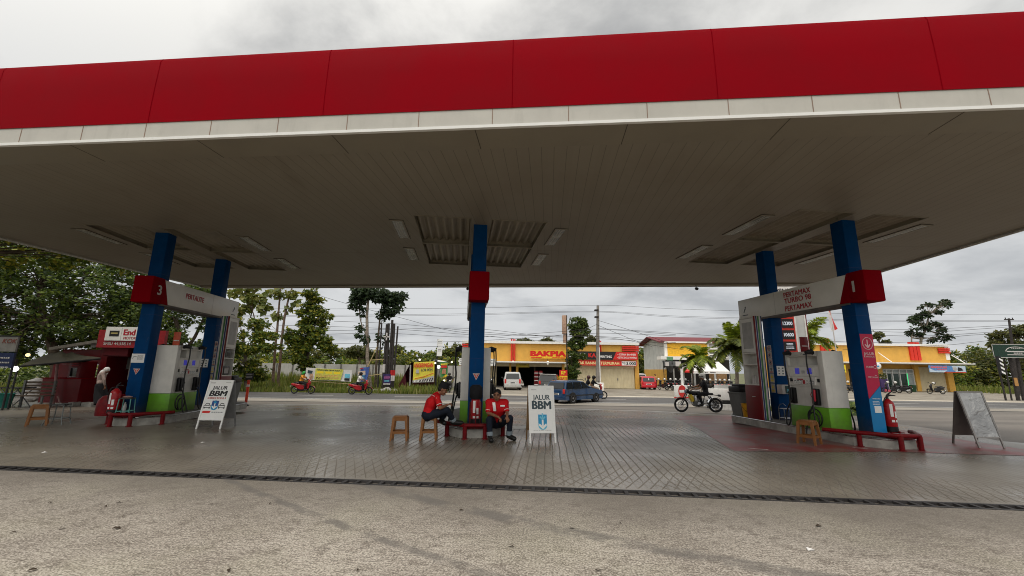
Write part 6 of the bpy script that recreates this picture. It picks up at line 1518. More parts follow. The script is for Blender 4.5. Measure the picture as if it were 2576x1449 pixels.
palm('small dark palm left of the bright one, under the yellow hall panel', base(1740,1000,34), at(1742,920,34), 12, 1.3, 'palmd', 23, 1.3, 0.08)
palm('palm seen behind the price sign and the right pump', base(2030,1005,28), at(2028,850,28), 22, 2.0, 'palm', 24, 1.1, 0.14)
# low plant behind the right pump
palm('low strap-leaved plant at the kerb between right pump and magenta sticker column', base(2142,1032,19.5), base(2142,1032,19.5)+Vector((0,0,0.25)), 14, 0.75, 'dark', 26, 1.3, 0.05)
# far wooded skyline
def wood(name, segs, n, size, kinds, seed):
    rnd = random.Random(seed); mb = MB()
    for (x0, x1, ytop, Y, dY, hv) in segs:
        a = at(x0, ytop, Y); b = at(x1, ytop, Y)
        step = 1.8; m = max(2,int((b.x-a.x)/step))
        for i in range(m+1):
            f = i/m; x = a.x+(b.x-a.x)*f; top = a.z+(b.z-a.z)*f+rnd.uniform(-hv,hv*0.6); yy = Y+rnd.uniform(0,dY)
            z = -0.5
            while z < top:
                rr = rnd.uniform(1.3,2.1); zc_ = min(z+rr*0.6, top-rr*0.6)
                leaves(mb, [(Vector((x+rnd.uniform(-1,1), yy, zc_)), (rr, rr, rr*0.75))], n, size, rnd.choice(kinds), rnd=rnd)
                z += rr*1.1
    o = mb.build(name); tag(o, kind='stuff'); return o
wood('distant_wood', [(500,760,880,78,5,0.9),(740,900,876,80,5,1.0),(880,1110,876,78,5,1.0),(1090,1190,866,76,5,1.2),(520,1180,900,70,4,0.6),(1560,1650,876,75,5,0.6)], 110, 0.8, ['mid','oliv','mid'], 31)
wood('roadside_scrub', [(2380,2480,880,78,6,1.5),(2470,2600,876,70,6,1.5),(2600,2750,860,66,6,1.5),(2380,2600,905,70,3,0.8)], 120, 0.65, ['mid','oliv'], 32)
wood('hillside_wood', [(1550,1660,895,140,10,2.0)], 60, 1.2, ['oliv','mid'], 33)
wood('left_thicket', [(-300,0,872,31,3,0.8),(0,150,880,33,3,0.6),(140,420,900,36,3,0.6)], 150, 0.36, ['mid','dark'], 34)
# grass verge
def grass(name, regions, seed):
    rnd = random.Random(seed); mb = MB()
    ms = [leafmat('grass_a', (0.11,0.15,0.028)), leafmat('grass_b', (0.17,0.21,0.04)), leafmat('grass_c', (0.23,0.23,0.07))]
    for (x0, x1, y0, y1, n, h, hv) in regions:
        for i in range(n):
            x = rnd.uniform(x0,x1); y = rnd.uniform(y0,y1); hh = h*rnd.uniform(1-hv,1+hv); a = rnd.uniform(0,6.28); w = 0.03+0.035*hh
            c = Vector((x,y,tz(y)-0.08)); d = Vector((math.cos(a)*w, math.sin(a)*w, 0)); l = Vector((rnd.gauss(0,.22)*hh, rnd.gauss(0,.22)*hh, hh))
            mb.mat(rnd.choice(ms)); mb.add([c-d, c+d, c+l*0.6+d*0.7, c+l, c+l*0.6-d*0.7], [(0,1,2,4),(4,2,3)])
    o = mb.build(name); tag(o, kind='stuff'); return o
grass('verge_grass', [(-34,-5.4,34.0,36.5,5200,0.35,.6),(-34,-6.2,36.5,42,5000,0.6,.6),(-36,-6.4,41,45,3800,1.15,.45),(-9.0,-6.2,34.2,37,500,0.55,.5),(-60,-33,27.5,40,2500,0.7,.5)], 41)
grass('verge_grass', [(60,95,36,66,5200,0.6,.6),(57,62,50,60,500,0.6,.5),(13.2,18.5,20.6,22.4,500,0.28,.5)], 42)
# ------------------------------------------------------------------ shops, kiosk, signs, walls, poles
YS = 49.0
def sx(px, Y=YS): return at(px, 930, Y).x
def sz(py, Y=YS, px=1400): return at(px, py, Y).z
M_fin = mat('fin_red', (0.62,0.035,0.02), 0.5, var=0.05)
def hfins(mb, x0, x1, z0, z1, y):
    n = 3; h = (z1-z0)/n
    for i in range(n): mb.box(x0, y-0.14, z0+i*h+0.03, x1, y, z0+(i+1)*h-0.03)
def vfins(mb, x0, x1, z0, z1, y):
    n = 3; w = (x1-x0)/n
    for i in range(n): mb.box(x0+i*w+0.03, y-0.2, z0, x0+(i+1)*w-0.03, y+0.02, z1)
def shutter(parent, x0, x1, z0, z1, y):
    mb = MB(M_cream); n = max(6,int((x1-x0)/0.16)); vs = []
    for i in range(n*2+1):
        x = x0+(x1-x0)*i/(2*n); vs += [(x, y+(0.0 if i % 2 else 0.05), z0), (x, y+(0.0 if i % 2 else 0.05), z1)]
    mb.add(vs, [(2*i,2*i+2,2*i+3,2*i+1) for i in range(2*n)]); mb.mat(M_concd)
    mb.box((x0+x1)/2-0.05,y-0.03,z0+0.9,(x0+x1)/2+0.05,y-0.005,z0+1.15); return mb.build('shutter', parent)
# left shop row ---------------------------------------------------
z2 = zf(1780,1260,4.293)
XL, XR = sx(1163), sx(1607); ZB = -0.5; ZE = 2.30; ZT = 4.50
row = thing('shop_row', 'yellow shop row with red fins and rolling shutters, left of the grey hall', 'shop row', ((XL+XR)/2,YS,ZB))
def bx(mb, x0, x1, y0, y1, z0, z1, **k): mb.box(x0-(XL+XR)/2, y0-YS, z0-ZB, x1-(XL+XR)/2, y1-YS, z1-ZB, **k)
ox, oz = (XL+XR)/2, ZB
mb = MB(M_yellow); bx(mb, XL, XR, YS, YS+0.3, ZE, ZT); bx(mb, XL, XL+0.25, YS+0.3, YS+8, ZB, ZT); bx(mb, XR-0.25, XR, YS+0.3, YS+8, ZB, ZT); bx(mb, XL+.25, XR-.25, YS+8, YS+8.2, ZB, ZT); mb.build('wall', row)
pil = [1163,1188,1250,1330,1410,1447,1480,1597]
mb = MB(M_yellow)
for a, b in ((1161,1166),(1199,1203),(1223.7,1229),(1281,1286),(1298,1304),(1414,1420),(1505,1510),(1597,1607)):
    mb = MB(M_yellow); bx(mb, sx(a), sx(b), YS-0.05, YS+0.25, ZB, ZE); mb.build('pilaster', row)
mb = MB(M_swhite); bx(mb, XL-0.15, XR+0.1, YS-0.25, YS+0.35, ZT, ZT+0.28); bx(mb, XL-0.12, XL+0.25, YS-0.06, YS+0.2, ZE+0.1, ZT); bx(mb, XR-0.3, XR+0.05, YS-0.05, YS+0.2, ZE+1.2, ZT); mb.build('cornice', row)
mb = MB(M_swhite); bx(mb, XL-0.35, sx(1420), YS-1.5, YS+0.0, ZE-0.02, ZE+0.12); mb.mat(M_sofb); bx(mb, XL-0.3, sx(1420), YS-1.45, YS, ZE-0.10, ZE-0.02); mb.build('awning', row)
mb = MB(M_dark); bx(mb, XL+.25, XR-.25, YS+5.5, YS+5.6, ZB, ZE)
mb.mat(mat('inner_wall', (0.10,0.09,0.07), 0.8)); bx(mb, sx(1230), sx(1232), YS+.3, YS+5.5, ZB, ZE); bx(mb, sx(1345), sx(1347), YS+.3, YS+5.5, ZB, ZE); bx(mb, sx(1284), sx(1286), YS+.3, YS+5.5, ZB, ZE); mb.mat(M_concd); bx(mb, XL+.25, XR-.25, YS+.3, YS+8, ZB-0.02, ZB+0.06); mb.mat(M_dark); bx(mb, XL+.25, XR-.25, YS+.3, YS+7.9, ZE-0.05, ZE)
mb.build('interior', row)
for a, b in ((1188,1199),(1203,1223.5),(1229,1236),(1236,1249),(1440,1504),(1511,1596)):
    shutter(row, sx(a)-ox, sx(b)-ox, 0.02, ZE-oz-0.45, 0.06)
mb = MB(M_cream); bx(mb, XL, XR, YS+0.05, YS+0.28, ZE-0.45, ZE); mb.build('lintel', row)
mb = MB(M_fin); vfins(mb, sx(1283.7)-ox, sx(1296.5)-ox, ZE-oz+0.1, ZT-oz+0.55, -0.02); mb.build('fin', row)
mb = MB(M_fin); vfins(mb, sx(1505.5)-ox, sx(1514)-ox, ZE-oz+0.9, ZT-oz+0.45, -0.02); mb.build('fin', row)
mb = MB(M_fin); hfins(mb, XL-ox-0.12, sx(1177)-ox, ZT-oz-0.75, ZT-oz-0.1, -0.06); mb.build('fin', row)
mb = MB(M_fin); hfins(mb, sx(1566)-ox, XR-ox+0.05, ZT-oz-0.75, ZT-oz-0.1, -0.08); mb.build('fin', row)
mb = MB(mat('roof_dark', (0.08,0.075,0.07), 0.8)); bx(mb, XL+.25, XR-.25, YS+0.35, YS+8, ZT-0.3, ZT-0.1); mb.build('roof', row)
# signs on the row
def board(name, label, cat, px0, py0, px1, py1, Y, m, draw, th=0.1, rz=0.0, slope=None):
    """flat sign spanning an image rectangle at depth Y, its own real size"""
    a = at(px0, py1, Y); b = at(px1, py1, Y); c = at(px0, py0, Y)
    w = b.x-a.x; h = c.z-a.z; t = thing(name, label, cat, ((a.x+b.x)/2, Y, (a.z+at(px1,py1,Y).z)/2), rz)
    mb = MB(m); mb.box(-w/2, 0, 0, w/2, th, h); mb.build('panel', t)
    M = frame((0,-0.004,0),(1,0,0),(0,0,1))
    if draw: draw(t, M, w, h)
    return t
def d_bakpia(t, M, w, h):
    mb = MB(M_lred); mb.mat(mat('letter_bright_red', (0.60,0.02,0.015), 0.45)); mb.text('BAKPIA', h*0.62, M @ Matrix.Translation((0,h*0.27,0)), 0.07, fit=w*0.97)
    mb.prism([(-w*.48,h*.05),(-w*.2,h*.05),(-w*.16,h*.14),(-w*.48,h*.14)], 0.01, M); mb.prism([(w*.1,h*.05),(w*.48,h*.05),(w*.48,h*.14),(w*.12,h*.14)], 0.01, M); mb.build('lettering', t)
board('shop_sign', 'yellow shop sign with big red letters BAKPIA on the left shop row', 'shop sign', *z2(1325,510), *z2(1925,650), YS-0.40, mat('sign_yellow', (0.72,0.42,0.03), 0.5), d_bakpia)
def d_print(t, M, w, h):
    mb = MB(M_sred); mb.prism([(w*.14,0.02),(w*.495,0.02),(w*.495,h-.02),(w*.19,h-.02)], 0.004, M); mb.build('red_field', t)
    mb = MB(M_lwhite); mb.text('U', h*.5, M @ Matrix.Translation((-w*.46,h*.28,0)), 0.05); mb.text('SE', h*.5, M @ Matrix.Translation((-w*.295,h*.28,0)), 0.05)
    mb.text('PRINTING', h*.28, M @ Matrix.Translation((w*.035,h*.24,0)), 0.03, fit=w*.18)
    mb.text('• CETAK BANNER', h*.22, M @ Matrix.Translation((w*.34,h*.56,0)), 0.02, d=0.008, fit=w*.26); mb.text('• CETAK DOCU WARNA', h*.22, M @ Matrix.Translation((w*.34,h*.18,0)), 0.02, d=0.008, fit=w*.28)
    mb.mat(M_sred); mb.text('KA', h*.5, M @ Matrix.Translation((-w*.155,h*.28,0)), 0.05); mb.build('lettering', t)
board('shop_sign', 'black and red printing shop sign with white lettering', 'shop sign', *z4(128,705), *z4(1078,815), YS-0.55, M_lblack, d_print)
def d_ban(t, M, w, h):
    mb = MB(mat('lettering_cream', (0.85,0.75,0.35), 0.5)); mb.text('CETAK BANNER TERMURAH', h*.5, M @ Matrix.Translation((-w*.12,h*.22,0)), 0.03, fit=w*.70)
    mb.mat(M_lwhite); mb.prism([(w*.27,h*.1),(w*.49,h*.1),(w*.49,h*.85),(w*.27,h*.85)], 0.003, M)
    mb.mat(M_lblack); mb.text('13.000', h*.55, M @ Matrix.Translation((w*.40,h*.2,0)), 0.03, d=0.008, fit=w*.17); mb.text('Rp', h*.25, M @ Matrix.Translation((w*.29,h*.5,0)), 0.02, d=0.008); mb.build('lettering', t)
board('shop_banner', 'red banner with pale yellow lettering and a price, under the printing sign', 'banner', *z4(170,822), *z4(1062,897), YS-0.45, M_sred, d_ban, 0.05)
def d_awn(t, M, w, h):
    mb = MB(M_lred); mb.ell((0,0,h*.5),(w*.36,0.02,h*.3)); mb.mat(M_lyellow); mb.text('BAKPIA', h*.25, M @ Matrix.Translation((0,h*.4,0)), 0.02, d=0.03); mb.build('emblem', t)
def d_gold(t, M, w, h):
    mb = MB(M_lblack); scribble(mb, M @ Matrix.Translation((0,h*.6,0)), w*.5, 2, h*.1, h*.16, 4)
    mb.mat(mat('arc_gold', (0.6,0.45,0.02), 0.5)); mb.tube([M @ Vector((w*.38*math.cos(a*PI/12), h*.55+h*.38*math.sin(a*PI/12), 0.004)) for a in range(12,25)], h*.04, 5); mb.build('print', t)
board('hanging_banner', 'small yellow banner hanging over the dark shop opening, above the white people carrier', 'banner', *z2(1085,690), *z2(1305,800), YS-0.6, mat('banner_olive', (0.42,0.32,0.05), 0.6), d_gold, 0.03)
def d_list(t, M, w, h):
    mb = MB(M_lslate); mb.text('CV.', h*.12, M @ Matrix.Translation((-w*.3,h*.75,0)), 0.02) if False else None
    scribble(mb, M @ Matrix.Translation((0,h*.72,0)), w*.8, 3, h*.09, h*.24, 7); mb.build('print', t)
board('notice_board', 'white printed notice board left of the middle column, on the left shop row', 'notice', *z2(120,645), *z2(240,765), YS-1.6, M_lwhite, d_list, 0.05)
board('notice_board', 'white printed notice board right of the middle pump, on the left shop row', 'notice', *z2(520,655), *z2(728,772), YS-1.6, M_lwhite, d_list, 0.05)
# red display racks, table and boxes inside the shop
for i, (a, b, lb) in enumerate(((1392,1455,'red display rack with pale shelves inside the shop opening, left of two'),(1468,1530,'red display rack with pale shelves inside the shop opening, right of two'))):
    p0 = at(*z2(a,1105), 47.8); p1 = at(*z2(b,860), 47.8); t = thing('display_rack', lb, 'rack', (p0.x,47.8,-0.5), 0, 'display racks in the shop')
    w = p1.x-p0.x; mb = MB(M_dred); mb.box(0,0.2,0,w,0.25,p1.z+0.5); mb.build('back', t)
    for k in range(4):
        mb = MB(M_lwhite); z = 0.35+k*0.42; mb.box(0,-0.1,z,w,0.2,z+0.06); mb.build('shelf', t)
def d_gratis(t, M, w, h):
    mb = MB(M_lyellow); mb.text('KP', h*.30, M @ Matrix.Translation((0,h*.60,0)), 0.05, d=0.008, fit=w*.5); mb.prism([(-w*.5,0),(w*.5,0),(w*.5,h*.46),(-w*.5,h*.46)], 0.003, M)
    mb.mat(M_sred); mb.text('GRATIS', h*.30, M @ Matrix.Translation((0,h*.08,0)), 0.05, d=0.008, fit=w*.9); mb.build('lettering', t)
board('street_sign', 'red and yellow sign with the word GRATIS beside the narrow tree', 'sign', *z2(1815,845), *z2(1950,1030), 42.2, M_sred, d_gratis, 0.06)
p = at(*z2(1885,0), 42.4); t = thing('sign_pole', 'tall pole carrying a narrow faded brown sign, left of the narrow tree', 'sign', (p.x+0.3,42.4,-0.5))
mb = MB(M_pole); mb.cyl((0,0,0),(0,0,at(1418,795,42.4).z+0.5),0.07,0.06,8); mb.build('pole', t)
zt = at(1418,794,42.4).z+0.5; zb = at(1418,862,42.4).z+0.5
mb = MB(mat('faded_sign', (0.42,0.27,0.19), 0.6, var=0.2)); mb.box(-0.45,-0.35,zb+0.9,-0.08,0.25,zt,0.02); mb.box(-0.36,-0.2,zb,-0.08,0.15,zb+0.85,0.02); mb.build('sign_box', t)
mb = MB(M_bark); mb.box(-0.08,-0.36,zb+0.9,0.02,0.26,zt); mb.build('side', t)
# round lamps
def bulb(px, py, Y, r, label, st=2.2, warm='fff0c8'):
    p = at(px, py, Y); t = thing('light_bulb', label, 'light bulb', p, 0, None)
    mb = MB(emis('bulb_'+warm, warm, st)); mb.ell((0,0,0), r); mb.build('globe', t)
    mb = MB(M_pole); mb.cyl((0,0,r*0.8),(0,0,r+0.25),0.03,n=8); mb.build('socket', t)
bulb(1377.5,970.5-42,0,0,'',1) if False else None
bulb(*z2(1030,710), YS-1.0, 0.15, 'lit round lamp under the awning of the left shop row, left of two'); bulb(*z2(1618,722), YS-1.0, 0.18, 'lit round lamp under the awning of the left shop row, right of two', warm='fff8e8')
# person crouching beside the carrier, beige clothes
p = base(*z2(1195,1100), 45.5); J = {}
def P_(x, y, z): return p+Vector((x,y,z))
J = dict(pelvis=P_(0,0,.42), hipL=P_(0,.1,.42), hipR=P_(0,-.1,.42), chest=P_(-.10,0,.72), neck=P_(-.2,0,.93), head=P_(-.28,0,1.03), shL=P_(-.15,.18,.85), shR=P_(-.15,-.18,.85), elL=P_(-.3,.2,.62), elR=P_(-.3,-.2,.62), wrL=P_(-.45,.12,.5), wrR=P_(-.45,-.12,.5), knL=P_(-.32,.13,.48), knR=P_(-.32,-.13,.48), anL=P_(-.15,.12,.1), anR=P_(-.15,-.12,.1), toL=P_(-.32,.12,.05), toR=P_(-.32,-.12,.05))
person('person in pale clothes crouching in front of the dark shop opening beside the white carrier', J, (-1,0,-.4), (-.3,0,1), vox=0.025, shirt=mat('pale_cloth', (0.34,0.31,0.26), 0.85), pants=M_cloth_w, sleeve=1.5, face=False)
# plank leaning at the shop corner
a = base(1130,972,47.0); mb = MB(M_wood); mb.mat(mat('plywood', (0.55,0.33,0.12), 0.8)); mb.prism([(0,0),(1.1,0),(0.75,1.0),(0.9,2.4),(0.55,2.5),(0.2,1.0)], 0.05, frame((0,0,0),(1,0,0),(0,0.15,1)))
single(mb, 'plywood_offcut', 'orange plywood sheet leaning at the left end of the left shop row', 'plywood', loc=(sx(1146),47.6,-0.5))

t = thing('sign_pole', 'thin black pole carrying small white sign plates beside the food stall', 'sign', (at(1097,950,36.0).x,36.0,-0.5)); zt_ = at(1097,853,36.0).z+.5
mb = MB(M_black); mb.cyl((0,0,0),(0,0,zt_),0.06,0.05,8); mb.build('pole', t)
for a_0, a_1 in ((0.02,0.62),(0.70,1.45)): mb = MB(M_lwhite); mb.box(-.02,-.09,zt_-a_1,.42,-.05,zt_-a_0); mb.mat(M_lslate); scribble(mb, frame((.2,-.092,zt_-a_0-.2),(1,0,0),(0,0,1)), .3, 2, .05, .14, 9); mb.build('sign_plate', t)
# grey hall -------------------------------------------------------
YH = 58.0; h5 = zf(2500,1280,3.623)
A = at(*h5(430,600), YH); X0 = A.x; X1 = at(*h5(1350,600), YH).x; ZW = at(*h5(430,225), YH).z; ZP = at(*h5(205,163), YH+4).z
hall = thing('hall', 'grey gabled hall with maroon roof and a large white framed yellow panel', 'building', (X0,YH,-0.5))
W_ = X1-X0; Hh = ZW+0.5; Dp = 9.0; RZ = ZP+0.5
mb = MB(M_wgrey); mb.box(0,0,0,W_,Dp,Hh-0.1); mb.add([(0,0,Hh-.1),(0,Dp,Hh-.1),(0,Dp/2,RZ-0.3),(W_,0,Hh-.1),(W_,Dp,Hh-.1),(W_,Dp/2,RZ-0.3)],[(0,2,1),(3,4,5),(0,3,5,2),(1,2,5,4)]); mb.build('wall', hall)
mb = MB(M_yellow); mb.box(-0.02,-0.02,0,W_,Dp+0.02,2.3); mb.build('plinth', hall)
mb = MB(M_maroon); oh = 0.9
mb.add([(-oh,-0.6,Hh-0.15),(W_+oh,-0.6,Hh-0.15),(W_+oh,Dp/2,RZ),(-oh,Dp/2,RZ),(-oh,Dp+0.6,Hh-0.15),(W_+oh,Dp+0.6,Hh-0.15)]+[(x,y,z-0.12) for x,y,z in [(-oh,-0.6,Hh-0.15),(W_+oh,-0.6,Hh-0.15),(W_+oh,Dp/2,RZ),(-oh,Dp/2,RZ),(-oh,Dp+0.6,Hh-0.15),(W_+oh,Dp+0.6,Hh-0.15)]],
  [(0,1,2,3),(3,2,5,4),(7,6,9,8),(8,9,10,11),(0,6,7,1),(0,3,9,6),(3,4,10,9),(1,7,8,2),(2,8,11,5),(4,5,11,10)]); mb.build('roof', hall)
mb = MB(M_swhite); mb.box(-0.2,-0.75,Hh-0.30,W_*0.72,-0.6,Hh-0.10); mb.build('gutter', hall)
pa = at(*h5(430,480), YH-0.3); pb = at(*h5(1050,245), YH-0.3)
mb = MB(M_swhite); mb.box(pa.x-X0,-0.35,pa.z+.5,pb.x-X0,0.0,pb.z+.5); mb.build('panel_frame', hall)
mb = MB(mat('panel_yellow_bright', (0.75,0.42,0.03), 0.5, dirt=0.1)); a = at(*h5(468,462), YH-.3); b = at(*h5(1022,265), YH-.3); mb.box(a.x-X0,-0.40,a.z+.5,b.x-X0,-0.34,b.z+.5); mb.build('yellow_panel', hall)
a = at(*h5(365,490), YH-1.5); b = at(*h5(1175,455), YH-1.5); mb = MB(M_swhite); mb.box(a.x-X0,-1.6,a.z+.5,b.x-X0,-0.05,b.z+.5); mb.build('porch_slab', hall)
a = at(*h5(440,860), YH-.2); b = at(*h5(1350,495), YH-.2); mb = MB(M_dark); mb.box(a.x-X0+.3,-0.05,0.05,b.x-X0,-0.02,b.z+.45); mb.build('shopfront', hall)
for i, x in enumerate((560,700,860,1000,1150)):
    a = at(*h5(x,700), YH-.3); mb = MB(M_wgrey); mb.box(a.x-X0-.12,-0.12,0,a.x-X0+.12,-0.05,3.0); mb.build('mullion', hall)
a = at(*h5(1060,640), YH-.3); b = at(*h5(1330,820), YH-.3); mb = MB(M_wood); mb.box(a.x-X0,-0.10,0.05,b.x-X0,-0.06,2.2); mb.build('brown_door', hall)
mb = MB(M_swhite)
for k in range(4):
    a = at(*h5(1060,330+k*40), YH-.6); b = at(*h5(1320,350+k*40), YH-.6); mb.box(a.x-X0,-0.7,b.z+.5,b.x-X0,-0.1,a.z+.5)
mb.build('white_steps', hall)
# dark tarp awning with papers
a = at(*h5(415,640), YH-3); b = at(*h5(660,510), YH-3); t = thing('tarp_awning', 'dark grey tarpaulin awning with pale notices in front of the grey hall', 'awning', (a.x,YH-3,-0.5))
w = b.x-a.x; mb = MB(mat('tarp_grey', (0.05,0.052,0.052), 0.6)); n = 14; vs = []
for i in range(n+1):
    x = w*i/n; s = 0.10*math.sin(i*1.7)
    vs += [(x, 0.6, b.z+.5), (x, -0.1+s, (b.z*0.45+a.z*0.55)+.5), (x-0.05, 0.15+s*1.5, a.z+.5+0.35*math.sin(i*0.8))]
mb.add(vs, [(3*i+j,3*i+j+1,3*i+j+4,3*i+j+3) for i in range(n) for j in (0,1)], True); mb.build('sheet', t)
mb = MB(M_lpale); mb.box(w*.05,-0.30,a.z+1.0,w*.25,-0.27,a.z+1.5); mb.box(w*.62,-0.30,a.z+1.0,w*.92,-0.27,a.z+1.6); mb.mat(mat('paper_green', (0.12,0.28,0.16), 0.6)); mb.box(w*.15,-0.26,a.z+1.75,w*.5,-0.23,a.z+2.2); mb.build('notice', t)
mb = MB(M_blackm)
for x in (0,w*.5,w): mb.cyl((x,0.1,0),(x,0.1,b.z+.5),0.05,n=8)
mb.build('post', t)
# white tent with writing
a = at(*h5(790,655), YH-5); b = at(*h5(1340,520), YH-5); t = thing('white_tent', 'white canvas stall roof with an arrow and small lettering, behind the small palms', 'tent', (a.x,YH-5,-0.5)); w = b.x-a.x; za = a.z+.5; zb = b.z+.5
mb = MB(M_cloth_w); mb.add([(0,0,za),(w,0,za),(w*.92,1.8,zb),(w*.1,1.8,zb),(0,3.4,za),(w,3.4,za)],[(0,1,2,3),(3,2,5,4),(0,3,4),(1,5,2)]); mb.box(0,-0.03,za-.3,w,0.0,za); mb.build('roof', t)
M = frame((w*.5,-0.035,za-.2),(1,0,0),(0,0,1)); mb = MB(M_lblack); mb.prism([(-.6,.03),(-.3,.03),(-.3,.07),(-.6,.07)],.004,M); mb.prism([(-.72,.05),(-.58,.14),(-.58,-.04)],.004,M); mb.text('& B', 0.16, M @ Matrix.Translation((0.1,-.02,0)), .04) if False else None; scribble(mb, M @ Matrix.Translation((0.35,0.02,0)), 0.7, 1, 0.12, 0.2, 5); mb.build('lettering', t)
mb = MB(M_steel)
for x in (0.1,w-.1): mb.cyl((x,0,0),(x,0,za),0.04,n=8); mb.cyl((x,3.4,0),(x,3.4,za),0.04,n=8)
mb.build('post', t)
a = at(*zc(945,450), 46); b = at(*zc(1175,425), 46); t = thing('red_stall_awning', 'small red stall awning right of the white road pole', 'awning', (a.x,46,-0.5)); w = b.x-a.x
mb = MB(M_sred); mb.add([(0,0,a.z+.5),(w,0,a.z+.5),(w,1.2,b.z+.6),(0,1.2,b.z+.6),(0,0,a.z+.35),(w,0,a.z+.35)],[(0,1,2,3),(4,5,1,0)]); mb.build('sheet', t)
mb = MB(M_blackm)
for x in (0.05,w-.05): mb.cyl((x,0.1,0),(x,0.1,a.z+.5),0.05,n=8)
mb.build('post', t)
# person behind the red car
p = base(*h5(298,870), 53.0); J = dict(pelvis=P_(0,0,.9), hipL=P_(.1,0,.9), hipR=P_(-.1,0,.9), chest=P_(0,0,1.2), neck=P_(0,0,1.42), head=P_(0,0,1.58), shL=P_(.18,0,1.36), shR=P_(-.18,0,1.36), elL=P_(.22,0,1.1), elR=P_(-.22,0,1.1), wrL=P_(.2,-.1,.9), wrR=P_(-.2,-.1,.9), knL=P_(.1,0,.5), knR=P_(-.1,0,.5), anL=P_(.1,0,.1), anR=P_(-.1,0,.1), toL=P_(.1,-.2,.05), toR=P_(-.1,-.2,.05))
person('person with dark hair standing behind the red hatchback, only head and shoulders showing', J, (0.2,-1,0), vox=0.025, shirt=mat('tan_shirt', (0.4,0.22,0.08), 0.85), face=False)

# right shop row --------------------------------------------------
YR = 53.5; r6 = zr
XA = at(2010,930,YR).x; XB = at(*r6(2140,700), YR).x; ZE2 = at(*r6(1700,560), YR-1.4).z; ZT2 = at(*r6(1700,275), YR).z; ZC2 = at(*r6(1700,245), YR).z
ox = (XA+XB)/2
rrow = thing('shop_row', 'yellow shop row with a glass-fronted office and blue banner at the right', 'shop row', (ox,YR,-0.5))
mb = MB(M_yellow); mb.box(XA-ox,0,ZE2+.5,XB-ox,0.3,ZT2+.5); mb.box(XB-ox-0.25,0.3,0,XB-ox,8,ZT2+.5); mb.box(XA-ox,0.3,0,XA-ox+.25,8,ZT2+.5); mb.box(XA-ox+.25,0.35,0,XB-ox-.25,0.5,ZE2+.5); mb.build('wall', rrow)
mb = MB(M_swhite); mb.box(XA-ox-.1,-0.25,ZT2+.5,XB-ox+.1,0.35,ZC2+.55); mb.box(XB-ox-0.45,-0.06,ZE2+1.0,XB-ox+0.04,0.3,ZT2+.5); mb.build('cornice', rrow)
xe = at(*r6(2460,565), YR-1.4).x
mb = MB(M_swhite); mb.box(XA-ox,-1.9,ZE2+.42,xe-ox,0,ZE2+.56); mb.mat(M_sofb); mb.box(XA-ox,-1.85,ZE2+.34,xe-ox-.1,0,ZE2+.42); mb.build('awning', rrow)
mb = MB(M_swhite)
for (xa, ya, xb, yb) in ((895,380,1110,540),(2130,420,2350,560)):
    mb = MB(M_swhite); a = at(*r6(xa,ya), YR-.1); b = at(*r6(xb,yb), YR-1.5); mb.tube([(a.x-ox,-0.1,a.z+.5),(b.x-ox,-1.6,b.z+.5)], 0.05, 6); mb.build('stay_rod', rrow)
mb = MB(M_fin); a = at(*r6(1430,510), YR); b = at(*r6(1545,205), YR); vfins(mb, a.x-ox, a.x-ox+1.35, a.z+.5, b.z+.5, -0.02); mb.build('fin', rrow)
mb = MB(M_fin); a = at(*r6(0,330), YR); b = at(*r6(40,190), YR); vfins(mb, a.x-ox-.7, a.x-ox+.5, ZE2+.9, ZC2+1.1, -0.02); mb.build('fin', rrow)
mb = MB(M_fin); a = at(*r6(1900,395), YR); b = at(*r6(2120,305), YR); hfins(mb, a.x-ox, XB-ox+.06, a.z+.5, b.z+.5, -0.07); mb.build('fin', rrow)
a = at(*r6(1600,1040), YR); b = at(*r6(2145,650), YR); shutter(rrow, a.x-ox, b.x-ox, 0.02, ZE2+.05, 0.22)
for xa_, xb_ in ((XB-ox-.75,XB-ox),(at(*r6(1540,900), YR).x-ox,at(*r6(1540,900), YR).x-ox+.5),(at(*r6(935,800), YR).x-ox-.3,at(*r6(935,800), YR).x-ox+.3),(at(*r6(330,800), YR).x-ox-.2,at(*r6(330,800), YR).x-ox+.5)):
    mb = MB(M_yellow); mb.box(xa_,-0.08,0,xb_,0.3,ZE2+.34); mb.build('pilaster', rrow)
a = at(*r6(995,1030), YR); b = at(*r6(1490,660), YR); x0 = a.x-ox; x1 = b.x-ox; zz = b.z+.5
mb = MB(mat('alu_frame', (0.62,0.63,0.62), 0.4))
for f in (0,0.18,0.36,0.58,0.80,1.0): mb.box(x0+(x1-x0)*f-.06,0.10,0,x0+(x1-x0)*f+.06,0.22,zz)
for z in (0,zz*0.80,zz-.1): mb.box(x0,0.12,z,x1,0.20,z+.1)
mb.build('office_frame', rrow)
mb = MB(mat('pale_glass', (0.32,0.36,0.36), 0.15)); mb.box(x0,0.22,0.1,x1,0.25,zz); mb.mat(glass('green_dark_glass', (0.01,0.03,0.025), 0.1)); mb.box(x0+(x1-x0)*.15,0.20,0.1,x0+(x1-x0)*.32,0.218,zz*.78); mb.box(x0+(x1-x0)*.40,0.20,0.5,x0+(x1-x0)*.55,0.218,zz*.78); mb.box(x0+(x1-x0)*.60,0.20,0.6,x0+(x1-x0)*.78,0.218,zz*.78); mb.build('office_glass', rrow)
mb = MB(emis('green_neon', '4fe08a', 1.2)); mb.box(x0+(x1-x0)*.785,0.07,0.4,x0+(x1-x0)*.805,0.10,zz*.8); mb.build('neon_strip', rrow)
mb = MB(M_dark); a = at(*r6(400,900), YR); mb.box(a.x-ox,0.2,0,a.x-ox+1.6,0.3,ZE2-.3); mb.build('dark_doorway', rrow)
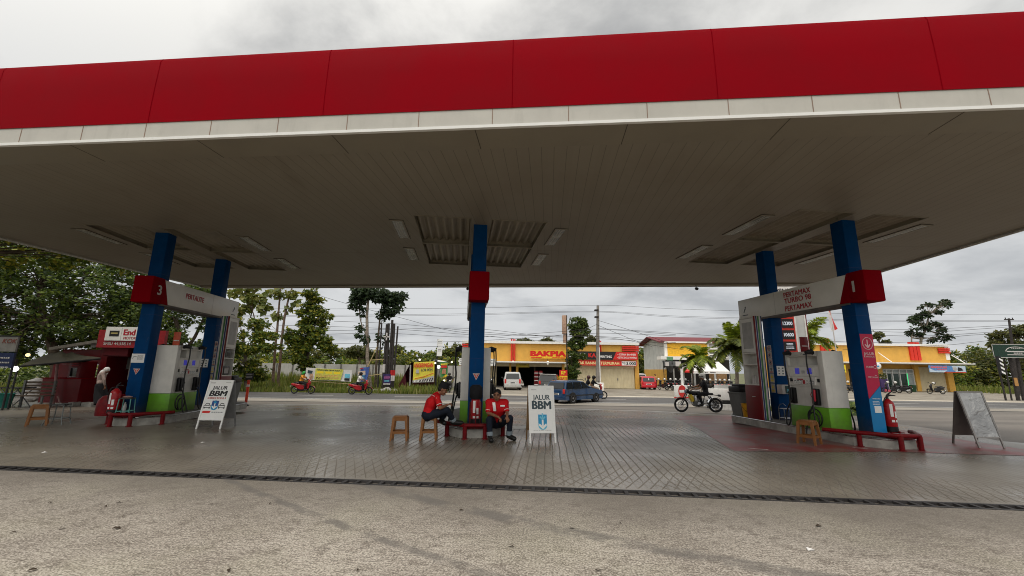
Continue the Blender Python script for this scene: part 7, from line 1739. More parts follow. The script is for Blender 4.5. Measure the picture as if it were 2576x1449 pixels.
def d_blue(t, M, w, h):
    mb = MB(mat('swoosh_pale', (0.5,0.6,0.7), 0.5)); mb.prism([(-w*.49,h*.02),(-w*.1,h*.02),(w*.0,h*.3),(-w*.35,h*.25),(-w*.49,h*.6)], .004, M); mb.prism([(w*.22,h*.02),(w*.49,h*.02),(w*.49,h*.98),(w*.12,h*.98)], .003, M)
    mb.mat(M_gnote); mb.ell((w*.2,-.01,h*.55),(w*.06,.012,h*.32)); mb.mat(M_lblack); mb.prism([(w*.28,h*.2),(w*.42,h*.3),(w*.40,h*.6),(w*.30,h*.8),(w*.27,h*.5)], .006, M)
    mb.mat(M_sred); mb.prism([(-w*.1,0),(w*.49,0),(w*.49,h*.1),(-w*.08,h*.1)], .007, M); mb.mat(mat('lettering_rose', (0.65,0.12,0.14), .5)); scribble(mb, M @ Matrix.Translation((-w*.22,h*.62,.006)), w*.45, 1, h*.25, h*.3, 12); scribble(mb, M @ Matrix.Translation((-w*.15,h*.38,.006)), w*.25, 1, h*.14, h*.3, 14); mb.build('print', t)
board('hanging_banner', 'blue printed banner hanging from the right end of the right shop awning', 'banner', *r6(1760,600), *r6(2385,715), YR-1.95, mat('banner_blue', (0.10,0.24,0.50), 0.5), d_blue, 0.03)
board('shop_sign', 'small yellow sign under the awning left of the magenta sticker column', 'shop sign', *r6(225,585), *r6(355,715), YR-1.9, mat('sign_bright_yellow', (0.8,0.62,0.03), 0.5), lambda t,M,w,h: MB(M_lblack).prism([(w*.1,h*.2),(w*.35,h*.2),(w*.35,h*.4),(w*.1,h*.4)], .004, M).build('print', t), 0.06)
p = at(*r6(878,605), YR-2.0); t = thing('round_sign', 'white rounded sign under the awning right of the magenta sticker column', 'sign', p); mb = MB(M_lwhite); mb.ell((0,0,0),(0.5,0.08,0.40)); mb.build('face', t); mb = MB(M_cyan); mb.box(-.15,-.1,-.1,.15,-.08,.05); mb.build('print', t)
board('shop_sign', 'small pale sign left of the glass-fronted office', 'sign', *r6(918,790), *r6(1010,830), YR-.6, M_lpale, lambda t,M,w,h: MB(M_lslate).prism([(-w*.4,h*.3),(w*.4,h*.3),(w*.4,h*.6),(-w*.4,h*.6)], .004, M).build('print', t), 0.05)
p = base(*r6(1490,1020), 52.0); t = thing('basket', 'dark green bin standing at the right edge of the glass-fronted office', 'bin', p); mb = MB(mat('bin_green', (0.015,0.05,0.02), .5)); mb.lathe([(.25,0),(.34,.75),(.34,.8),(.0,.78)], 14); mb.build('body', t)
p = base(*r6(985,1030), 51.0); t = thing('flower_stand', 'dark purple and pink flower stand left of the glass-fronted office', 'stand', p); mb = MB(mat('purple_cloth', (0.05,0.03,0.10), .8)); mb.box(-.45,-.3,0,.45,.3,1.5,.05); mb.mat(mat('pink_cloth', (0.5,0.08,0.12), .8)); mb.box(-.2,-.5,0,.5,-.3,.3,.04); mb.build('body', t)
bm_ = MB(); leaves(bm_, [(Vector((0,0,1.8)),(.5,.4,.5))], 160, .25, 'oliv'); o = bm_.build('foliage', t)
# far right green signboard and poles -----------------------------
g5 = zf(3640,1150,3.533)
def d_green(t, M, w, h):
    mb = MB(M_lpale); mb.tube([M @ Vector((0.05+w*.235*math.cos(a*PI/14), h*.46+h*.34*math.sin(a*PI/14), .006)) for a in range(15)], .028, 5)
    mb.prism([(-w*.2,h*.42),(w*.28,h*.42),(w*.28,h*.5),(-w*.2,h*.5)], .006, M); mb.prism([(-w*.2,h*.2),(w*.28,h*.2),(w*.28,h*.25),(-w*.2,h*.25)], .006, M); scribble(mb, M @ Matrix.Translation((w*.04,h*.68,.003)), w*.26, 1, h*.06, h*.2, 3); scribble(mb, M @ Matrix.Translation((w*.04,h*.32,.003)), w*.2, 1, h*.06, h*.2, 5)
    for (a, b, c, d) in ((-w/2,0,w/2,.04),(-w/2,h-.04,w/2,h),(-w/2,0,-w/2+.04,h)): mb.prism([(a,b),(c,b),(c,d),(a,d)], .006, M)
    mb.build('emblem', t)
p0 = at(*g5(985,912), 36.0); p1 = at(2640,858,36.0); p2 = at(*g5(985,722), 36.0)
gs = thing('signboard', 'dark green signboard with a pale arched emblem on poles at the right edge', 'signboard', ((p0.x+p1.x)/2,36.0,p0.z)); w = p1.x-p0.x; h = p2.z-p0.z
mb = MB(mat('sign_green', (0.010,0.035,0.022), .4)); mb.box(-w/2,0,0,w/2,.12,h); mb.build('panel', gs); d_green(gs, frame((-w*.12,-0.004,0),(1,0,0),(0,0,1)), w*.8, h)
z8 = zf(3400,1140,2.196)
pol = [((1150,600),(1228,940),.07,'thin dark pole carrying the barber stripe under the green signboard'),((1215,600),(1280,945),.06,'thin rusty pole, second under the green signboard'),((1268,600),(1338,950),.13,'thick wooden pole with a pale notice under the green signboard'),((1330,600),(1388,945),.14,'thick dark pole under the right part of the green signboard')]
for (a, b, r, lb) in pol:
    q = ter(*z8(*b)); q = Vector((at(*z8(*b), 36.3).x, 36.3, -0.5)); tp = at(*z8(*a), 36.3); mb = MB(M_pole); mb.tube([(0,0,0),(tp.x-q.x,0,tp.z+.5+.3)], [r,r*.9], 9)
    if r == .13: mb.mat(mat('old_notice', (0.42,0.22,0.07), .7)); mb.box(-.16,-.16,1.2,.12,-.12,1.9)
    single(mb, 'pole', lb, 'pole', loc=q)
p = at(*z8(1178,655), 35.9); t = thing('barber_pole', 'small black and white striped barber sign on a thin pole', 'barber sign', p); mb = MB(M_lblack); mb.cyl((0,0,-.75),(0,0,.75),.17,n=14); mb.mat(M_lwhite)
for k in range(4): mb.prism([(-.14,-.62+k*.36),(.14,-.78+k*.36),(.14,-.62+k*.36),(-.14,-.46+k*.36)], .02, frame((0,-.165,0),(1,0,0),(0,0,1)))
mb.build('cylinder', t)
def upole(px0, py0, px1, py1, Y, r, label, m, cross=True):
    b = Vector((at(px1,py1,Y).x, Y, -0.5)); a = at(px0,py0,Y); t = thing('utility_pole', label, 'utility pole', b); mb = MB(m); d = Vector((a.x-b.x,0,a.z+.5)); mb.tube([(0,0,0),d], [r,r*.6], 10); mb.build('shaft', t)
    if cross:
        mb = MB(M_pole)
        for f in (0.985,0.86): mb.box(d.x*f-.5,-.06,d.z*f-.05,d.x*f+.5,.06,d.z*f+.05)
        for x in (-.4,.4): mb.cyl((d.x+x,0,d.z*.985),(d.x+x,0,d.z*.985+.22),.04,n=8)
        mb.build('crossarm', t)
    return t
upole(2538,801,2560,985,46, .16, 'dark utility pole at the right edge behind the green signboard', M_pole)
up_ = upole(1504,769,1503,955,42, .22, 'tall grey concrete utility pole in front of the printing shop', M_polec, False)
mb = MB(M_pole)
for z in (8.0,7.3): mb.box(-.12,-.2,z,.25,.2,z+.14)
mb.build('bracket', up_); mb = MB(M_swhite); mb.box(-.45,-.3,0,.55,.3,.85,.02); mb.mat(M_black); mb.disc(.13,.02,frame((.2,-.31,.5),(1,0,0),(0,0,1))); mb.build('base_block', up_)
mb = MB(M_swhite); mb.cyl((.26,-.1,.8),(.22,-.1,4.3),.06,n=8); mb.build('conduit', up_)
# overhead wires
WIRES = [[(560,776),(840,777),(1180,775),(1504,768),(1725,778),(2187,790),(2576,792),(2700,792)],[(560,794),(840,793),(1190,789),(1504,783),(1725,796),(2187,805),(2576,806),(2700,806)],[(560,797),(840,796),(1190,792),(1504,785),(1725,799),(2187,808),(2576,808.5),(2700,808)],
 [(780,735),(848,757),(1010,800),(1180,838),(1504,848),(1640,868),(1720,880)],[(840,808),(1000,815),(1180,832),(1350,845),(1504,846),(1700,862)],[(700,818),(960,826),(1180,842),(1380,858),(1504,852),(1690,865)],[(700,834),(930,830),(1180,826),(1400,848),(1504,838),(1700,845)],
 [(700,846),(950,838),(1180,848),(1400,835),(1504,828),(1700,842)],[(700,868),(960,862),(1180,858),(1420,842),(1504,815)],[(560,880),(900,875),(1180,870)],[(1504,806),(1600,835),(1680,862)],[(1504,818),(1580,850),(1640,872)],[(1504,826),(1700,838),(1860,850),(2040,862)],
 [(2080,858),(2200,862),(2330,858),(2420,845),(2540,838)],[(2160,832),(2200,834),(2330,836),(2430,830),(2545,822)],[(2160,828),(2330,828),(2545,818)],[(2120,880),(2250,873),(2380,868),(2440,862),(2545,850)],[(2185,842),(2330,845),(2545,832)],[(2443,915),(2480,905),(2515,893)]]
for i, Wp in enumerate(WIRES):
    P = [at(x,y,41.5-0.2*(i%5)) for x,y in Wp]; mb = MB(M_pole); mb.tube(smooth_path(P,6), 0.013 if i in (0,1,2) else 0.017, 5)
    single(mb, 'power_line', 'thin dark overhead cable strung along the road', 'cable', group='overhead cables along the road')
# wall behind the verge, left -------------------------------------
YW = 46.0; xa = at(560,930,YW).x; xb = at(1163,930,YW).x; zt = at(850,916,YW).z
wl = thing('boundary_wall', 'long pale concrete panel wall with thin posts behind the grass verge', 'wall', (xa,YW,-0.5)); mb = MB(mat('wall_pale', (0.46,0.45,0.42), .85, var=.12, scale=.6, dirt=.3)); mb.box(0,0,0,xb-xa,.12,zt+.5); mb.build('panel', wl)
x = 0.6; mb = MB(M_concd)
while x < xb-xa: mb.box(x-.06,-.08,0,x+.06,0.0,zt+.52); x += 1.75
mb.build('post', wl)
# banners on the verge
def sheetb(name, label, cat, corners, Y, m, draw, dy=0.0):
    """cloth banner from its four image corners (tl, tr, br, bl)"""
    P = [at(x,y,Y+(dy if i in (1,2) else 0)) for i,(x,y) in enumerate(corners)]; o = P[3]; t = thing(name, label, cat, o); v = [p-o for p in P]; n = 10; mb = MB(m); vs = []; off = Vector((0,0.02,0))
    for s_ in (0,1):
        for i in range(n+1):
            f = i/n
            for j in range(5):
                g = j/4; q = lerp(lerp(v[3],v[2],f),lerp(v[0],v[1],f),g)+Vector((0,.05*math.sin(f*9)*math.sin(g*3),0)); vs.append(q+off*s_)
    k = (n+1)*5
    fs = [(5*i+j,5*i+5+j,5*i+6+j,5*i+1+j) for i in range(n) for j in range(4)]; fs += [tuple(k+a for a in f[::-1]) for f in fs]; mb.add(vs, fs, True); mb.build('sheet', t)
    M = frame(v[3]-Vector((0,.07,0)), v[2]-v[3], v[0]-v[3]); w = (v[2]-v[3]).length; h = (v[0]-v[3]).length
    draw(t, M, w, h); return t
def d_peru(t, M, w, h):
    mb = MB(mat('banner_lime', (0.55,0.55,0.10), .6)); mb.prism([(w*.22,h*.05),(w*.78,h*.08),(w*.82,h*.97),(w*.22,h*.97)], .003, M); mb.mat(M_lyellow)
    for k in range(3): mb.prism([(w*(.26+.18*k),h*.58),(w*(.40+.18*k),h*.58),(w*(.40+.18*k),h*.74),(w*(.26+.18*k),h*.74)], .006, M)
    mb.mat(mat('print_orange', (0.6,0.3,0.12), .6)); scribble(mb, M @ Matrix.Translation((w*.5,h*.42,.004)), w*.5, 3, h*.06, h*.11, 21); mb.mat(M_lblack); mb.text('PERUMAHAN GRIYA MULIA 2', h*.11, M @ Matrix.Translation((w*.52,h*.80,0)), .03, d=.008, fit=w*.52); scribble(mb, M @ Matrix.Translation((w*.4,h*.2,.004)), w*.3, 2, h*.05, h*.1, 22)
    mb.mat(M_lslate); mb.prism([(w*.06,h*.55),(w*.15,h*.52),(w*.17,h*.75),(w*.06,h*.80)], .006, M); mb.mat(mat('print_skin', (0.5,0.3,0.2), .6)); mb.prism([(w*.1,h*.1),(w*.18,h*.1),(w*.18,h*.5),(w*.12,h*.5)], .008, M); mb.mat(M_cyanl); mb.prism([(w*.86,h*.3),(w*.97,h*.3),(w*.97,h*.62),(w*.86,h*.62)], .006, M); mb.mat(M_lblack); mb.prism([(w*.86,h*.08),(w*.97,h*.08),(w*.97,h*.26),(w*.86,h*.26)], .006, M); mb.build('print', t)
sheetb('roadside_banner', 'long white and lime housing banner strung over the grass at the left of the road', 'banner', [z6(530,678),z6(1182,716),z6(1165,880),z6(500,850)], 36.0, M_cloth_w, d_peru)
def d_bb(t, M, w, h):
    mb = MB(M_lpale); mb.prism([(w*.1,h*.45),(w*.9,h*.45),(w*.9,h*.72),(w*.1,h*.72)], .004, M); mb.mat(mat('print_orange', (0.6,0.3,0.12), .6)); scribble(mb, M @ Matrix.Translation((w*.5,h*.64,.004)), w*.7, 2, h*.05, h*.09, 31); mb.mat(M_cyanl); scribble(mb, M @ Matrix.Translation((w*.5,h*.35,.002)), w*.6, 3, h*.05, h*.1, 32); mb.mat(M_lred); mb.prism([(w*.3,h*.86),(w*.7,h*.86),(w*.7,h*.92),(w*.3,h*.92)], .004, M); mb.build('print', t)
sheetb('roadside_banner', 'blue banner leaning between poles behind the rider in white', 'banner', [z6(1310,680),z6(1432,668),z6(1395,870),z6(1262,885)], 36.2, mat('banner_royal', (0.06,0.11,0.34), .6), d_bb)
def d_pp(t, M, w, h):
    mb = MB(M_lpale); mb.prism([(w*.0,0),(w,0),(w,h*.1),(0,h*.1)], .004, M); mb.mat(mat('print_pink', (0.4,0.12,0.3), .6)); scribble(mb, M @ Matrix.Translation((w*.5,h*.75,.002)), w*.8, 3, h*.06, h*.12, 33); mb.mat(M_cyanl); scribble(mb, M @ Matrix.Translation((w*.5,h*.35,.002)), w*.7, 2, h*.05, h*.1, 34); mb.build('print', t)
sheetb('roadside_banner', 'small dark purple poster fixed to the pole group', 'poster', [z6(1622,770),z6(1735,768),z6(1728,920),z6(1630,920)], 35.6, mat('poster_purple', (0.035,0.025,0.10), .5), d_pp)
mb = MB(M_wood); a = at(*z6(500,870), 36.1); b = at(*z6(1180,915), 36.1); mb.mat(mat('bamboo', (0.42,0.33,0.16), .7)); mb.tube([a,b], .035, 6); single(mb, 'bamboo_pole', 'horizontal bamboo pole under the long housing banner', 'bamboo pole')
for (a, b, lb) in ((z6(1540,380),z6(1380,720),'slanting bamboo prop beside the slim trees'),(z6(1445,575),z6(1640,560),'short level bamboo pole between slim trees and pole group'),(z6(1400,800),z6(1610,770),'low bamboo pole between blue banner and pole group')):
    mb = MB(MATS['bamboo']); mb.tube([at(*a,36.4),at(*b,36.3)], .04, 6); single(mb, 'bamboo_pole', lb, 'bamboo pole')
# group of poles
M_redp = mat('pole_red', (0.45,0.02,0.02), .6)
PG = [((1605,40),(1545,1000),.08,0,'thin black pole, leftmost of the group beside the slim trees'),((1680,60),(1618,990),.13,1,'dark pole with a white foot band, second from left in the pole group'),((1705,50),(1665,985),.13,0,'dark wooden pole, third from left in the pole group'),((1757,0),(1700,985),.13,0,'tallest dark pole in the middle of the pole group'),((1785,50),(1735,1000),.12,2,'dark pole with a red and white band in the pole group'),((1835,90),(1762,990),.09,2,'thin black pole with a red and white foot, rightmost of the group')]
for (a, b, r, kd, lb) in PG:
    q = Vector((at(*z6(*b), 36.4).x, 36.4, -0.5)); tp = at(*z6(*a), 36.4)-q; mb = MB(M_pole); mb.tube([(0,0,0),tp], [r,r*.8], 9)
    L0 = tp.length; d = tp.normalized()
    if kd == 1: mb.mat(M_lpale); mb.tube([d*1.6,d*2.3],[r*1.05,r*1.05],9)
    if kd == 2: mb.mat(M_lpale); mb.tube([d*.9,d*1.35],[r*1.06,r*1.06],9); mb.mat(M_redp); mb.tube([d*1.35,d*1.8],[r*1.06,r*1.06],9)
    single(mb, 'pole', lb, 'pole', loc=q, group='poles beside the slim trees')
a = at(*z6(1630,240), 36.2); b = at(*z6(1725,240), 36.2); mb = MB(M_lpale); mb.box(a.x,36.1,a.z-.05,b.x,36.25,a.z+.05); m_ = (a.x+b.x)/2; mb.box(m_-.05,36.1,a.z-.3,m_+.05,36.25,a.z+.35); single(mb, 'crossarm', 'small pale crossarm on the pole group', 'crossarm')
for (x, y, s, lb) in ((1495,1022,.28,'pale boulder on the verge, leftmost of three'),(1655,1020,.42,'large pale boulder below the pole group'),(1765,1018,.30,'pale boulder right of the pole group')):
    p = ter(*z6(x, y)); p = Vector((at(*z6(x,y),35.3).x,35.3,-.5)); mb = MB(M_conc); mb.ell((0,0,s*.35),(s*1.2,s*.8,s*.6),sub=2)
    mb.v = [Vector((v.x*(1+.15*math.sin(v.y*9)), v.y, v.z*(1+.2*math.sin(v.x*7)))) for v in mb.v]; single(mb, 'boulder', lb, 'boulder', loc=p)
# roadside food stall (tent) --------------------------------------
z7 = zf(1480,1400,3.481); YT = 37.5
o = base(*z7(640,470), YT); t = thing('food_stall', 'dark red tarpaulin roadside food stall behind the yellow banner', 'stall', o)
def s_(x, y, d=0.0): return at(*z7(x,y), YT+d)-o
mb = MB(mat('tarp_maroon', (0.075,0.008,0.014), .7)); A, B_, C_, D_ = s_(310,410), s_(480,95), s_(480,95,2.2), s_(310,410,2.2)
mb.add([A,B_,C_,D_], [(0,1,2,3)]); E_, F_ = s_(830,62), s_(985,95); mb.add([B_,E_,s_(830,62,2.2),C_], [(0,1,2,3)]); mb.add([s_(400,240,2.2),s_(480,95,2.2),s_(830,62,2.2),s_(830,470,2.2),s_(330,470,2.2)], [(0,1,2,3,4)]); mb.add([s_(500,365,.25),s_(800,365,.25),s_(800,425,.25),s_(500,425,.25)], [(0,1,2,3)]); mb.add([A,s_(400,245),s_(430,470),s_(330,470)], [(0,1,2,3)]); mb.build('tarp', t)
mb = MB(M_cloth_w); mb.add([s_(740,75,-.2),s_(985,90,-.2),s_(985,90,2.2),s_(830,55,2.2)], [(0,1,2,3)]); mb.build('white_roof', t)
mb = MB(M_blackm)
for x, y0 in ((475,110),(825,80),(868,120)): mb.tube([s_(x,y0),s_(x-6,475)], .045, 7)
mb.build('post', t); mb = MB(M_gnote); mb.tube([s_(475,130,-.1),s_(465,475,-.1)], .06, 8); mb.build('pale_post', t)
mb = MB(mat('stall_counter', (0.10,0.05,0.035), .7)); a = s_(520,430,.8); b = s_(780,470,.8); mb.box(a.x,a.y,0,b.x,a.y+.6,.85); mb.build('counter', t)
def d_ang(t, M, w, h):
    mb = MB(M_sred); mb.text('ANGKRINGAN', h*.2, M @ Matrix.Translation((w*.5,h*.74,0)), .04, fit=w*.9); mb.prism([(w*.1,h*.17),(w*.5,h*.25),(w*.98,h*.42),(w*.98,h*.45),(w*.5,h*.28),(w*.1,h*.2)], .004, M); mb.mat(M_lslate); mb.text('LOR POM', h*.13, M @ Matrix.Translation((w*.66,h*.54,0)), .03, fit=w*.52)
    mb.mat(M_gnote); mb.ell((w*.22,h*.5,0),(w*.09,h*.09,.01)) if False else mb.prism([(w*.14,h*.45),(w*.3,h*.45),(w*.28,h*.62),(w*.22,h*.66),(w*.15,h*.6)], .004, M)
    mb.prism([(0,0),(w,0),(w,h*.32),(w*.6,h*.2),(w*.25,h*.14),(0,h*.1)], .003, M); mb.mat(M_lblack)
    for k in range(6): mb.prism([(w*(.3+.11*k),h*.03),(w*(.36+.11*k),h*.03),(w*(.42+.11*k),h*(.12+.02*k)),(w*(.38+.11*k),h*(.12+.02*k))], .006, M)
    mb.mat(M_lwhite)
    for k in range(5): mb.prism([(w*(.06+.16*k),h*.02),(w*(.12+.16*k),h*.02),(w*(.14+.16*k),h*.1),(w*(.08+.16*k),h*.1)], .005, M)
    mb.build('print', t)
sheetb('stall_banner', 'yellow banner lettered ANGKRINGAN in red on the roadside food stall', 'banner', [z7(520,92),z7(803,78),z7(798,362),z7(505,370)], YT-.3, mat('banner_yellow', (0.72,0.62,0.07), .6), d_ang)
def d_gb(t, M, w, h):
    mb = MB(M_lyellow); mb.prism([(w*.05,h*.82),(w*.95,h*.85),(w*.95,h*.92),(w*.05,h*.9)], .004, M); mb.mat(M_sred); mb.prism([(w*.1,h*.62),(w*.9,h*.62),(w*.9,h*.78),(w*.1,h*.78)], .004, M); mb.mat(mat('print_food', (0.45,0.22,0.13), .6)); mb.prism([(w*.2,h*.2),(w*.8,h*.2),(w*.75,h*.55),(w*.3,h*.55)], .004, M); mb.mat(M_lyellow); mb.prism([(w*.35,-h*.05),(w*1.2,-h*.05),(w*.8,h*.18)], .004, M); mb.build('print', t)
sheetb('stall_banner', 'green menu banner at the right end of the roadside food stall', 'banner', [z7(880,92),z7(985,95),z7(982,290),z7(882,290)], YT-.2, mat('banner_green', (0.07,0.25,0.08), .6), d_gb)
for i, (x, y, r, lb) in enumerate(((600,57,.14,'lit bulb above the left corner of the roadside food stall'),(815,103,.13,'lit bulb at the top of the stall post'),(1040,90,.13,'lit bulb right of the food stall, against the trees'),(860,155,.24,'large white lit bulb under the food stall roof'),(935,345,.16,'lit headlamp-like bulb below the green menu banner'))): bulb(*z7(x,y), YT-1.0, r*0.62, lb, 2.6, 'fff2d0' if i != 3 else 'fffdf5')
# person on a dark scooter facing the camera by the stall
p = base(*z7(1000,500), 36.8); tt = dup(dark0, p, R(-75), 'dark scooter facing the road beside the food stall'); tt['group'] = 'scooters at the roadside'
rider('person in dark clothes and helmet sitting on the scooter beside the food stall', p, R(-75), M_cloth_k, M_hair, sleeve=1.5)
p = at(*z2(575,1000), 44); tt = dup(dark0, (p.x+.5,44,-.5), R(-80), 'pale fronted scooter parked behind the middle pump'); tt['group'] = 'scooters at the roadside'

# right: planter wall, no-entry stand, pole, kerbs, price sign, flag -
YB2 = 23.5
a = at(*zc(1495,1090), YB2); b = at(*zc(2330,850), YB2); o = Vector((a.x,YB2,tz(YB2))); t = thing('barrier_wall', 'low white barrier wall behind the old-style motorcycle', 'barrier', o); w = b.x-a.x+1.2; h0 = a.z-o.z; h1 = b.z-o.z
mb = MB(M_swhite); mb.box(0,0,h0,w,.35,h1,.03); mb.build('white_face', t); mb = MB(M_blackm); mb.box(.05,.03,0,w-.05,.32,h0); mb.build('dark_base', t)
a = at(*zc(1770,850), 30); b = at(*zc(2190,760), 30); o = Vector((a.x,30,-.5)); t = thing('planter_wall', 'low yellow planter wall with white rim under the big palm', 'planter', o); w = b.x-a.x
mb = MB(M_yellow); mb.box(0,0,0,w,.4,a.z+.5); mb.build('wall', t); mb = MB(M_swhite); mb.box(-.2,-.1,a.z+.5,w+.2,.5,b.z+.5); mb.build('rim', t)
mb = MB(M_sred); p = at(*zc(2035,850), 23.3); mb.lathe([(.05,0),(.16,.05),(.13,.16),(.0,.2)], 12); single(mb, 'marker_dome', 'small red dome standing on the white barrier wall', 'marker', loc=p-Vector((0,0,.05)))
M_kw = mat('kerb_white', (0.62,0.61,0.58), .8, dirt=.25); M_kb = mat('kerb_black', (0.03,0.03,0.03), .8)
k0 = gnd(1795,1031,-.38); k1 = gnd(2225,1024,-.36)
def kerb(label, P, name='kerb'):
    t = thing(name, label, 'kerb', (P[0].x,P[0].y,tz(P[0].y)))
    for i, (a, b) in enumerate(zip(P, P[1:])):
        d = (b-a); L = d.length; n = max(1,int(L/.5))
        for q, m in ((0,M_kw),(1,M_kb)):
            mb = MB(m)
            for k in range(q, n, 2):
                aa = lerp(a,b,k/n); bb = lerp(a,b,(k+1)/n); M = frame(aa-P[0]-Vector((0,0,aa.z-P[0].z)), d, (0,0,1)) ; l = (bb-aa).length
                mb.box(0,-.02,0,l-.004,.24,.0,M=M) if False else mb.box(0,-0.02,-.26,l-.006,.26,0.0,M=M)
            if mb.v: mb.build('white_block' if q == 0 else 'black_block', t)
P = [ter(*zc(1765,1305)), ter(*zc(2010,1312)), ter(1930,1034), ter(2235,1028)]
kerb('black and white painted kerb of the entrance island behind the right pump', [Vector((p.x,p.y,tz(p.y))) for p in (P[0],P[1],P[2])])
kerb('short black and white painted kerb right of the magenta sticker column', [Vector((x,y,tz(y))) for x,y in ((13.2,20.4),(18.6,21.6))])
p = Vector((at(*zc(960,1020), 27).x,27,-.5)); t = thing('no_entry_sign', 'white sign stand with a red no-entry disc, left of the old-style motorcycle', 'road sign', p, .55)
a = at(*zc(880,1020), 27); b = at(*zc(1030,770), 27); w = 1.05; h = b.z-a.z
mb = MB(M_swhite); mb.box(-w/2,0,a.z+.5,w/2,.3,b.z+.5,.02); mb.mat(M_sred); mb.box(-w/2,-.01,a.z+.42,w/2,.31,a.z+.5); mb.build('stand', t)
M = frame((-.12,-.004,a.z+.5+h*.5),(1,0,0),(0,0,1)); mb = MB(M_sred); mb.disc(.38,.01,M); mb.mat(M_lwhite); mb.prism([(-.28,-.08),(.28,-.08),(.28,.08),(-.28,.08)], .016, M); mb.build('disc', t)
mb = MB(M_swhite); mb.box(-w/2+.05,.05,0,w/2-.05,.25,a.z+.42); mb.build('base', t)
a = at(*zc(915,400), 27.5); b = at(*zc(935,780), 27.5); q = Vector((b.x,27.5,-.5)); mb = MB(M_swhite); mb.tube([(0,0,0),(b.x-q.x,0,b.z+.5),(a.x-q.x,0,a.z+.5)], .085, 8); single(mb, 'white_pole', 'white road pole behind the no-entry stand', 'pole', loc=q)
# price totem
YP = 19.5; a = at(*zs_(795,1165), YP) if False else None
s6 = zf(2840,1060,3.578)
a = at(*s6(845,1170), YP); b = at(*s6(1000,660), YP); x0 = at(*s6(800,700), YP).x; x1 = at(*s6(1005,900), YP).x
o = Vector((x0,YP,tz(YP))); t = thing('price_sign', 'tall white and red fuel price sign with black number panels behind the right pump', 'price sign', o, -.10); w = x1-x0+.15; zt = b.z-o.z; zb = a.z-o.z; top = at(1975,700,YP).z-o.z+1.2
mb = MB(M_wgrey); mb.box(0,.04,0,w,.75,top); mb.build('body', t); mb = MB(M_swhite); mb.box(w-.06,.0,0,w+.02,.80,top); mb.box(w+.40,0,0,w+.46,.8,top); mb.box(-.03,0,0,.05,.8,top); mb.box(.05,-.0,zt+.05,w-.06,.04,top); mb.build('white_edge', t)
mb = MB(M_wgrey); mb.box(w+.02,.03,0,w+.40,.78,top); mb.build('grey_panel', t); mb = MB(M_dred); mb.box(w+.46,.03,0,w+.52,.78,top); mb.build('red_edge', t)
mb = MB(mat('price_red', (0.55,0.035,0.02), .4)); mb.box(.05,-.015,zb,w-.06,.04,zt); mb.build('red_panel', t)
hh = (zt-zb)
for i, tx in enumerate(('12300','10600',None)):
    zc_ = zt-hh*(.21+.31*i); M = frame(((w)/2,-.018,zc_),(1,0,0),(0,0,1)); mb = MB(M_black); mb.prism([(-.26,-.21),(.26,-.21),(.26,.21),(-.26,.21)], .012, M); mb.mat(emis('led_white', 'e8ecf4', .75))
    if tx: mb.text(tx, .16, M @ Matrix.Translation((0,-.08,0)), .03, d=.018, fit=.42)
    else: scribble(mb, M @ Matrix.Translation((0,.10,.014)), .28, 2, .03, .06, 41); scribble(mb, M @ Matrix.Translation((0,-.06,.014)), .34, 2, .03, .06, 42)
    mb.build('price_display', t)
mb = MB(M_lblack); M = frame((w/2,-.004,at(1975,732,YP).z-o.z),(1,0,0),(0,0,1)); mb.text('PERTAMINA', .17, M @ Matrix.Translation((-.10,-.05,0)), .02, fit=1.35) if False else mb.text('MINA', .17, M @ Matrix.Translation((-.02,-.06,0)), .02, fit=.62); mb.build('lettering', t)
# flag
YF = 24.0; pt = at(*s6(1520,560), YF); pb = Vector((at(*s6(1600,1140), YF).x+.1,YF,tz(YF))); t = thing('flag', 'limp red and white flag on a thin pole seen under the right overhead sign', 'flag', pb)
mb = MB(M_lpale); mb.tube([(0,0,0),Vector((pt.x-pb.x+.05,0,pt.z-pb.z+.5))], .03, 7); mb.build('pole', t)
f0 = at(*s6(1500,570), YF)-pb; n = 8
for q, (m, u0, u1) in enumerate(((MATS['sign_red'],0.0,.55),(M_cloth_w,.55,1.0))):
    mb = MB(m); vs = []
    for i in range(n+1):
        g = i/n
        for u in (u0,u1):
            wd = .12+.20*g; x = f0.x-.02+wd*(1-u)*1.0+g*.14-(.05*g*u); vs.append((x, .06*math.sin(u*6+g*3), f0.z-g*1.12-.16*(u)*g))
    mb.add(vs, [(2*i,2*i+2,2*i+3,2*i+1) for i in range(n)], True); mb.build('red_half' if q == 0 else 'white_half', t)

# ------------------------------------------------------------------ red kiosk at the left
YK2 = 18.6
def kk(x, y, Y=YK2): return at(*zK(x, y), Y)
o = base(*zK(1300,1010), YK2); kz = o.z; t = thing('kiosk', 'red kiosk with open doorway and a white and red signboard left of the left column', 'kiosk', o)
def kb(mb, x0, y0, x1, y1, d0, d1, **k):
    a = kk(x0,y1); b = kk(x1,y0); mb.box(a.x-o.x, d0, max(0,a.z-kz), b.x-o.x, d1, b.z-kz, **k)
mb = MB(M_dred); kb(mb, 1120,380,1180,1010, 0,.1); kb(mb, 1480,380,1760,1010, 0,.1); kb(mb, 1180,380,1480,470, 0,.1); kb(mb, 1120,370,1140,1010, .1,3.4); kb(mb, 1740,370,1760,1010, .1,3.4); kb(mb, 1120,370,1760,1010, 3.4,3.5); mb.build('wall', t)
mb = MB(M_dark); kb(mb, 1140,930,1740,1015, .1,3.4) if False else None; kb(mb, 1180,470,1480,1010, 2.6,2.7); mb.mat(mat('kiosk_inner', (0.20,0.20,0.19), .7)); kb(mb, 1400,480,1476,740, .2,.4); kb(mb, 1190,480,1290,620, 1.0,1.1); mb.mat(M_wood); kb(mb, 1290,780,1380,840, .8,1.2); mb.build('interior', t)
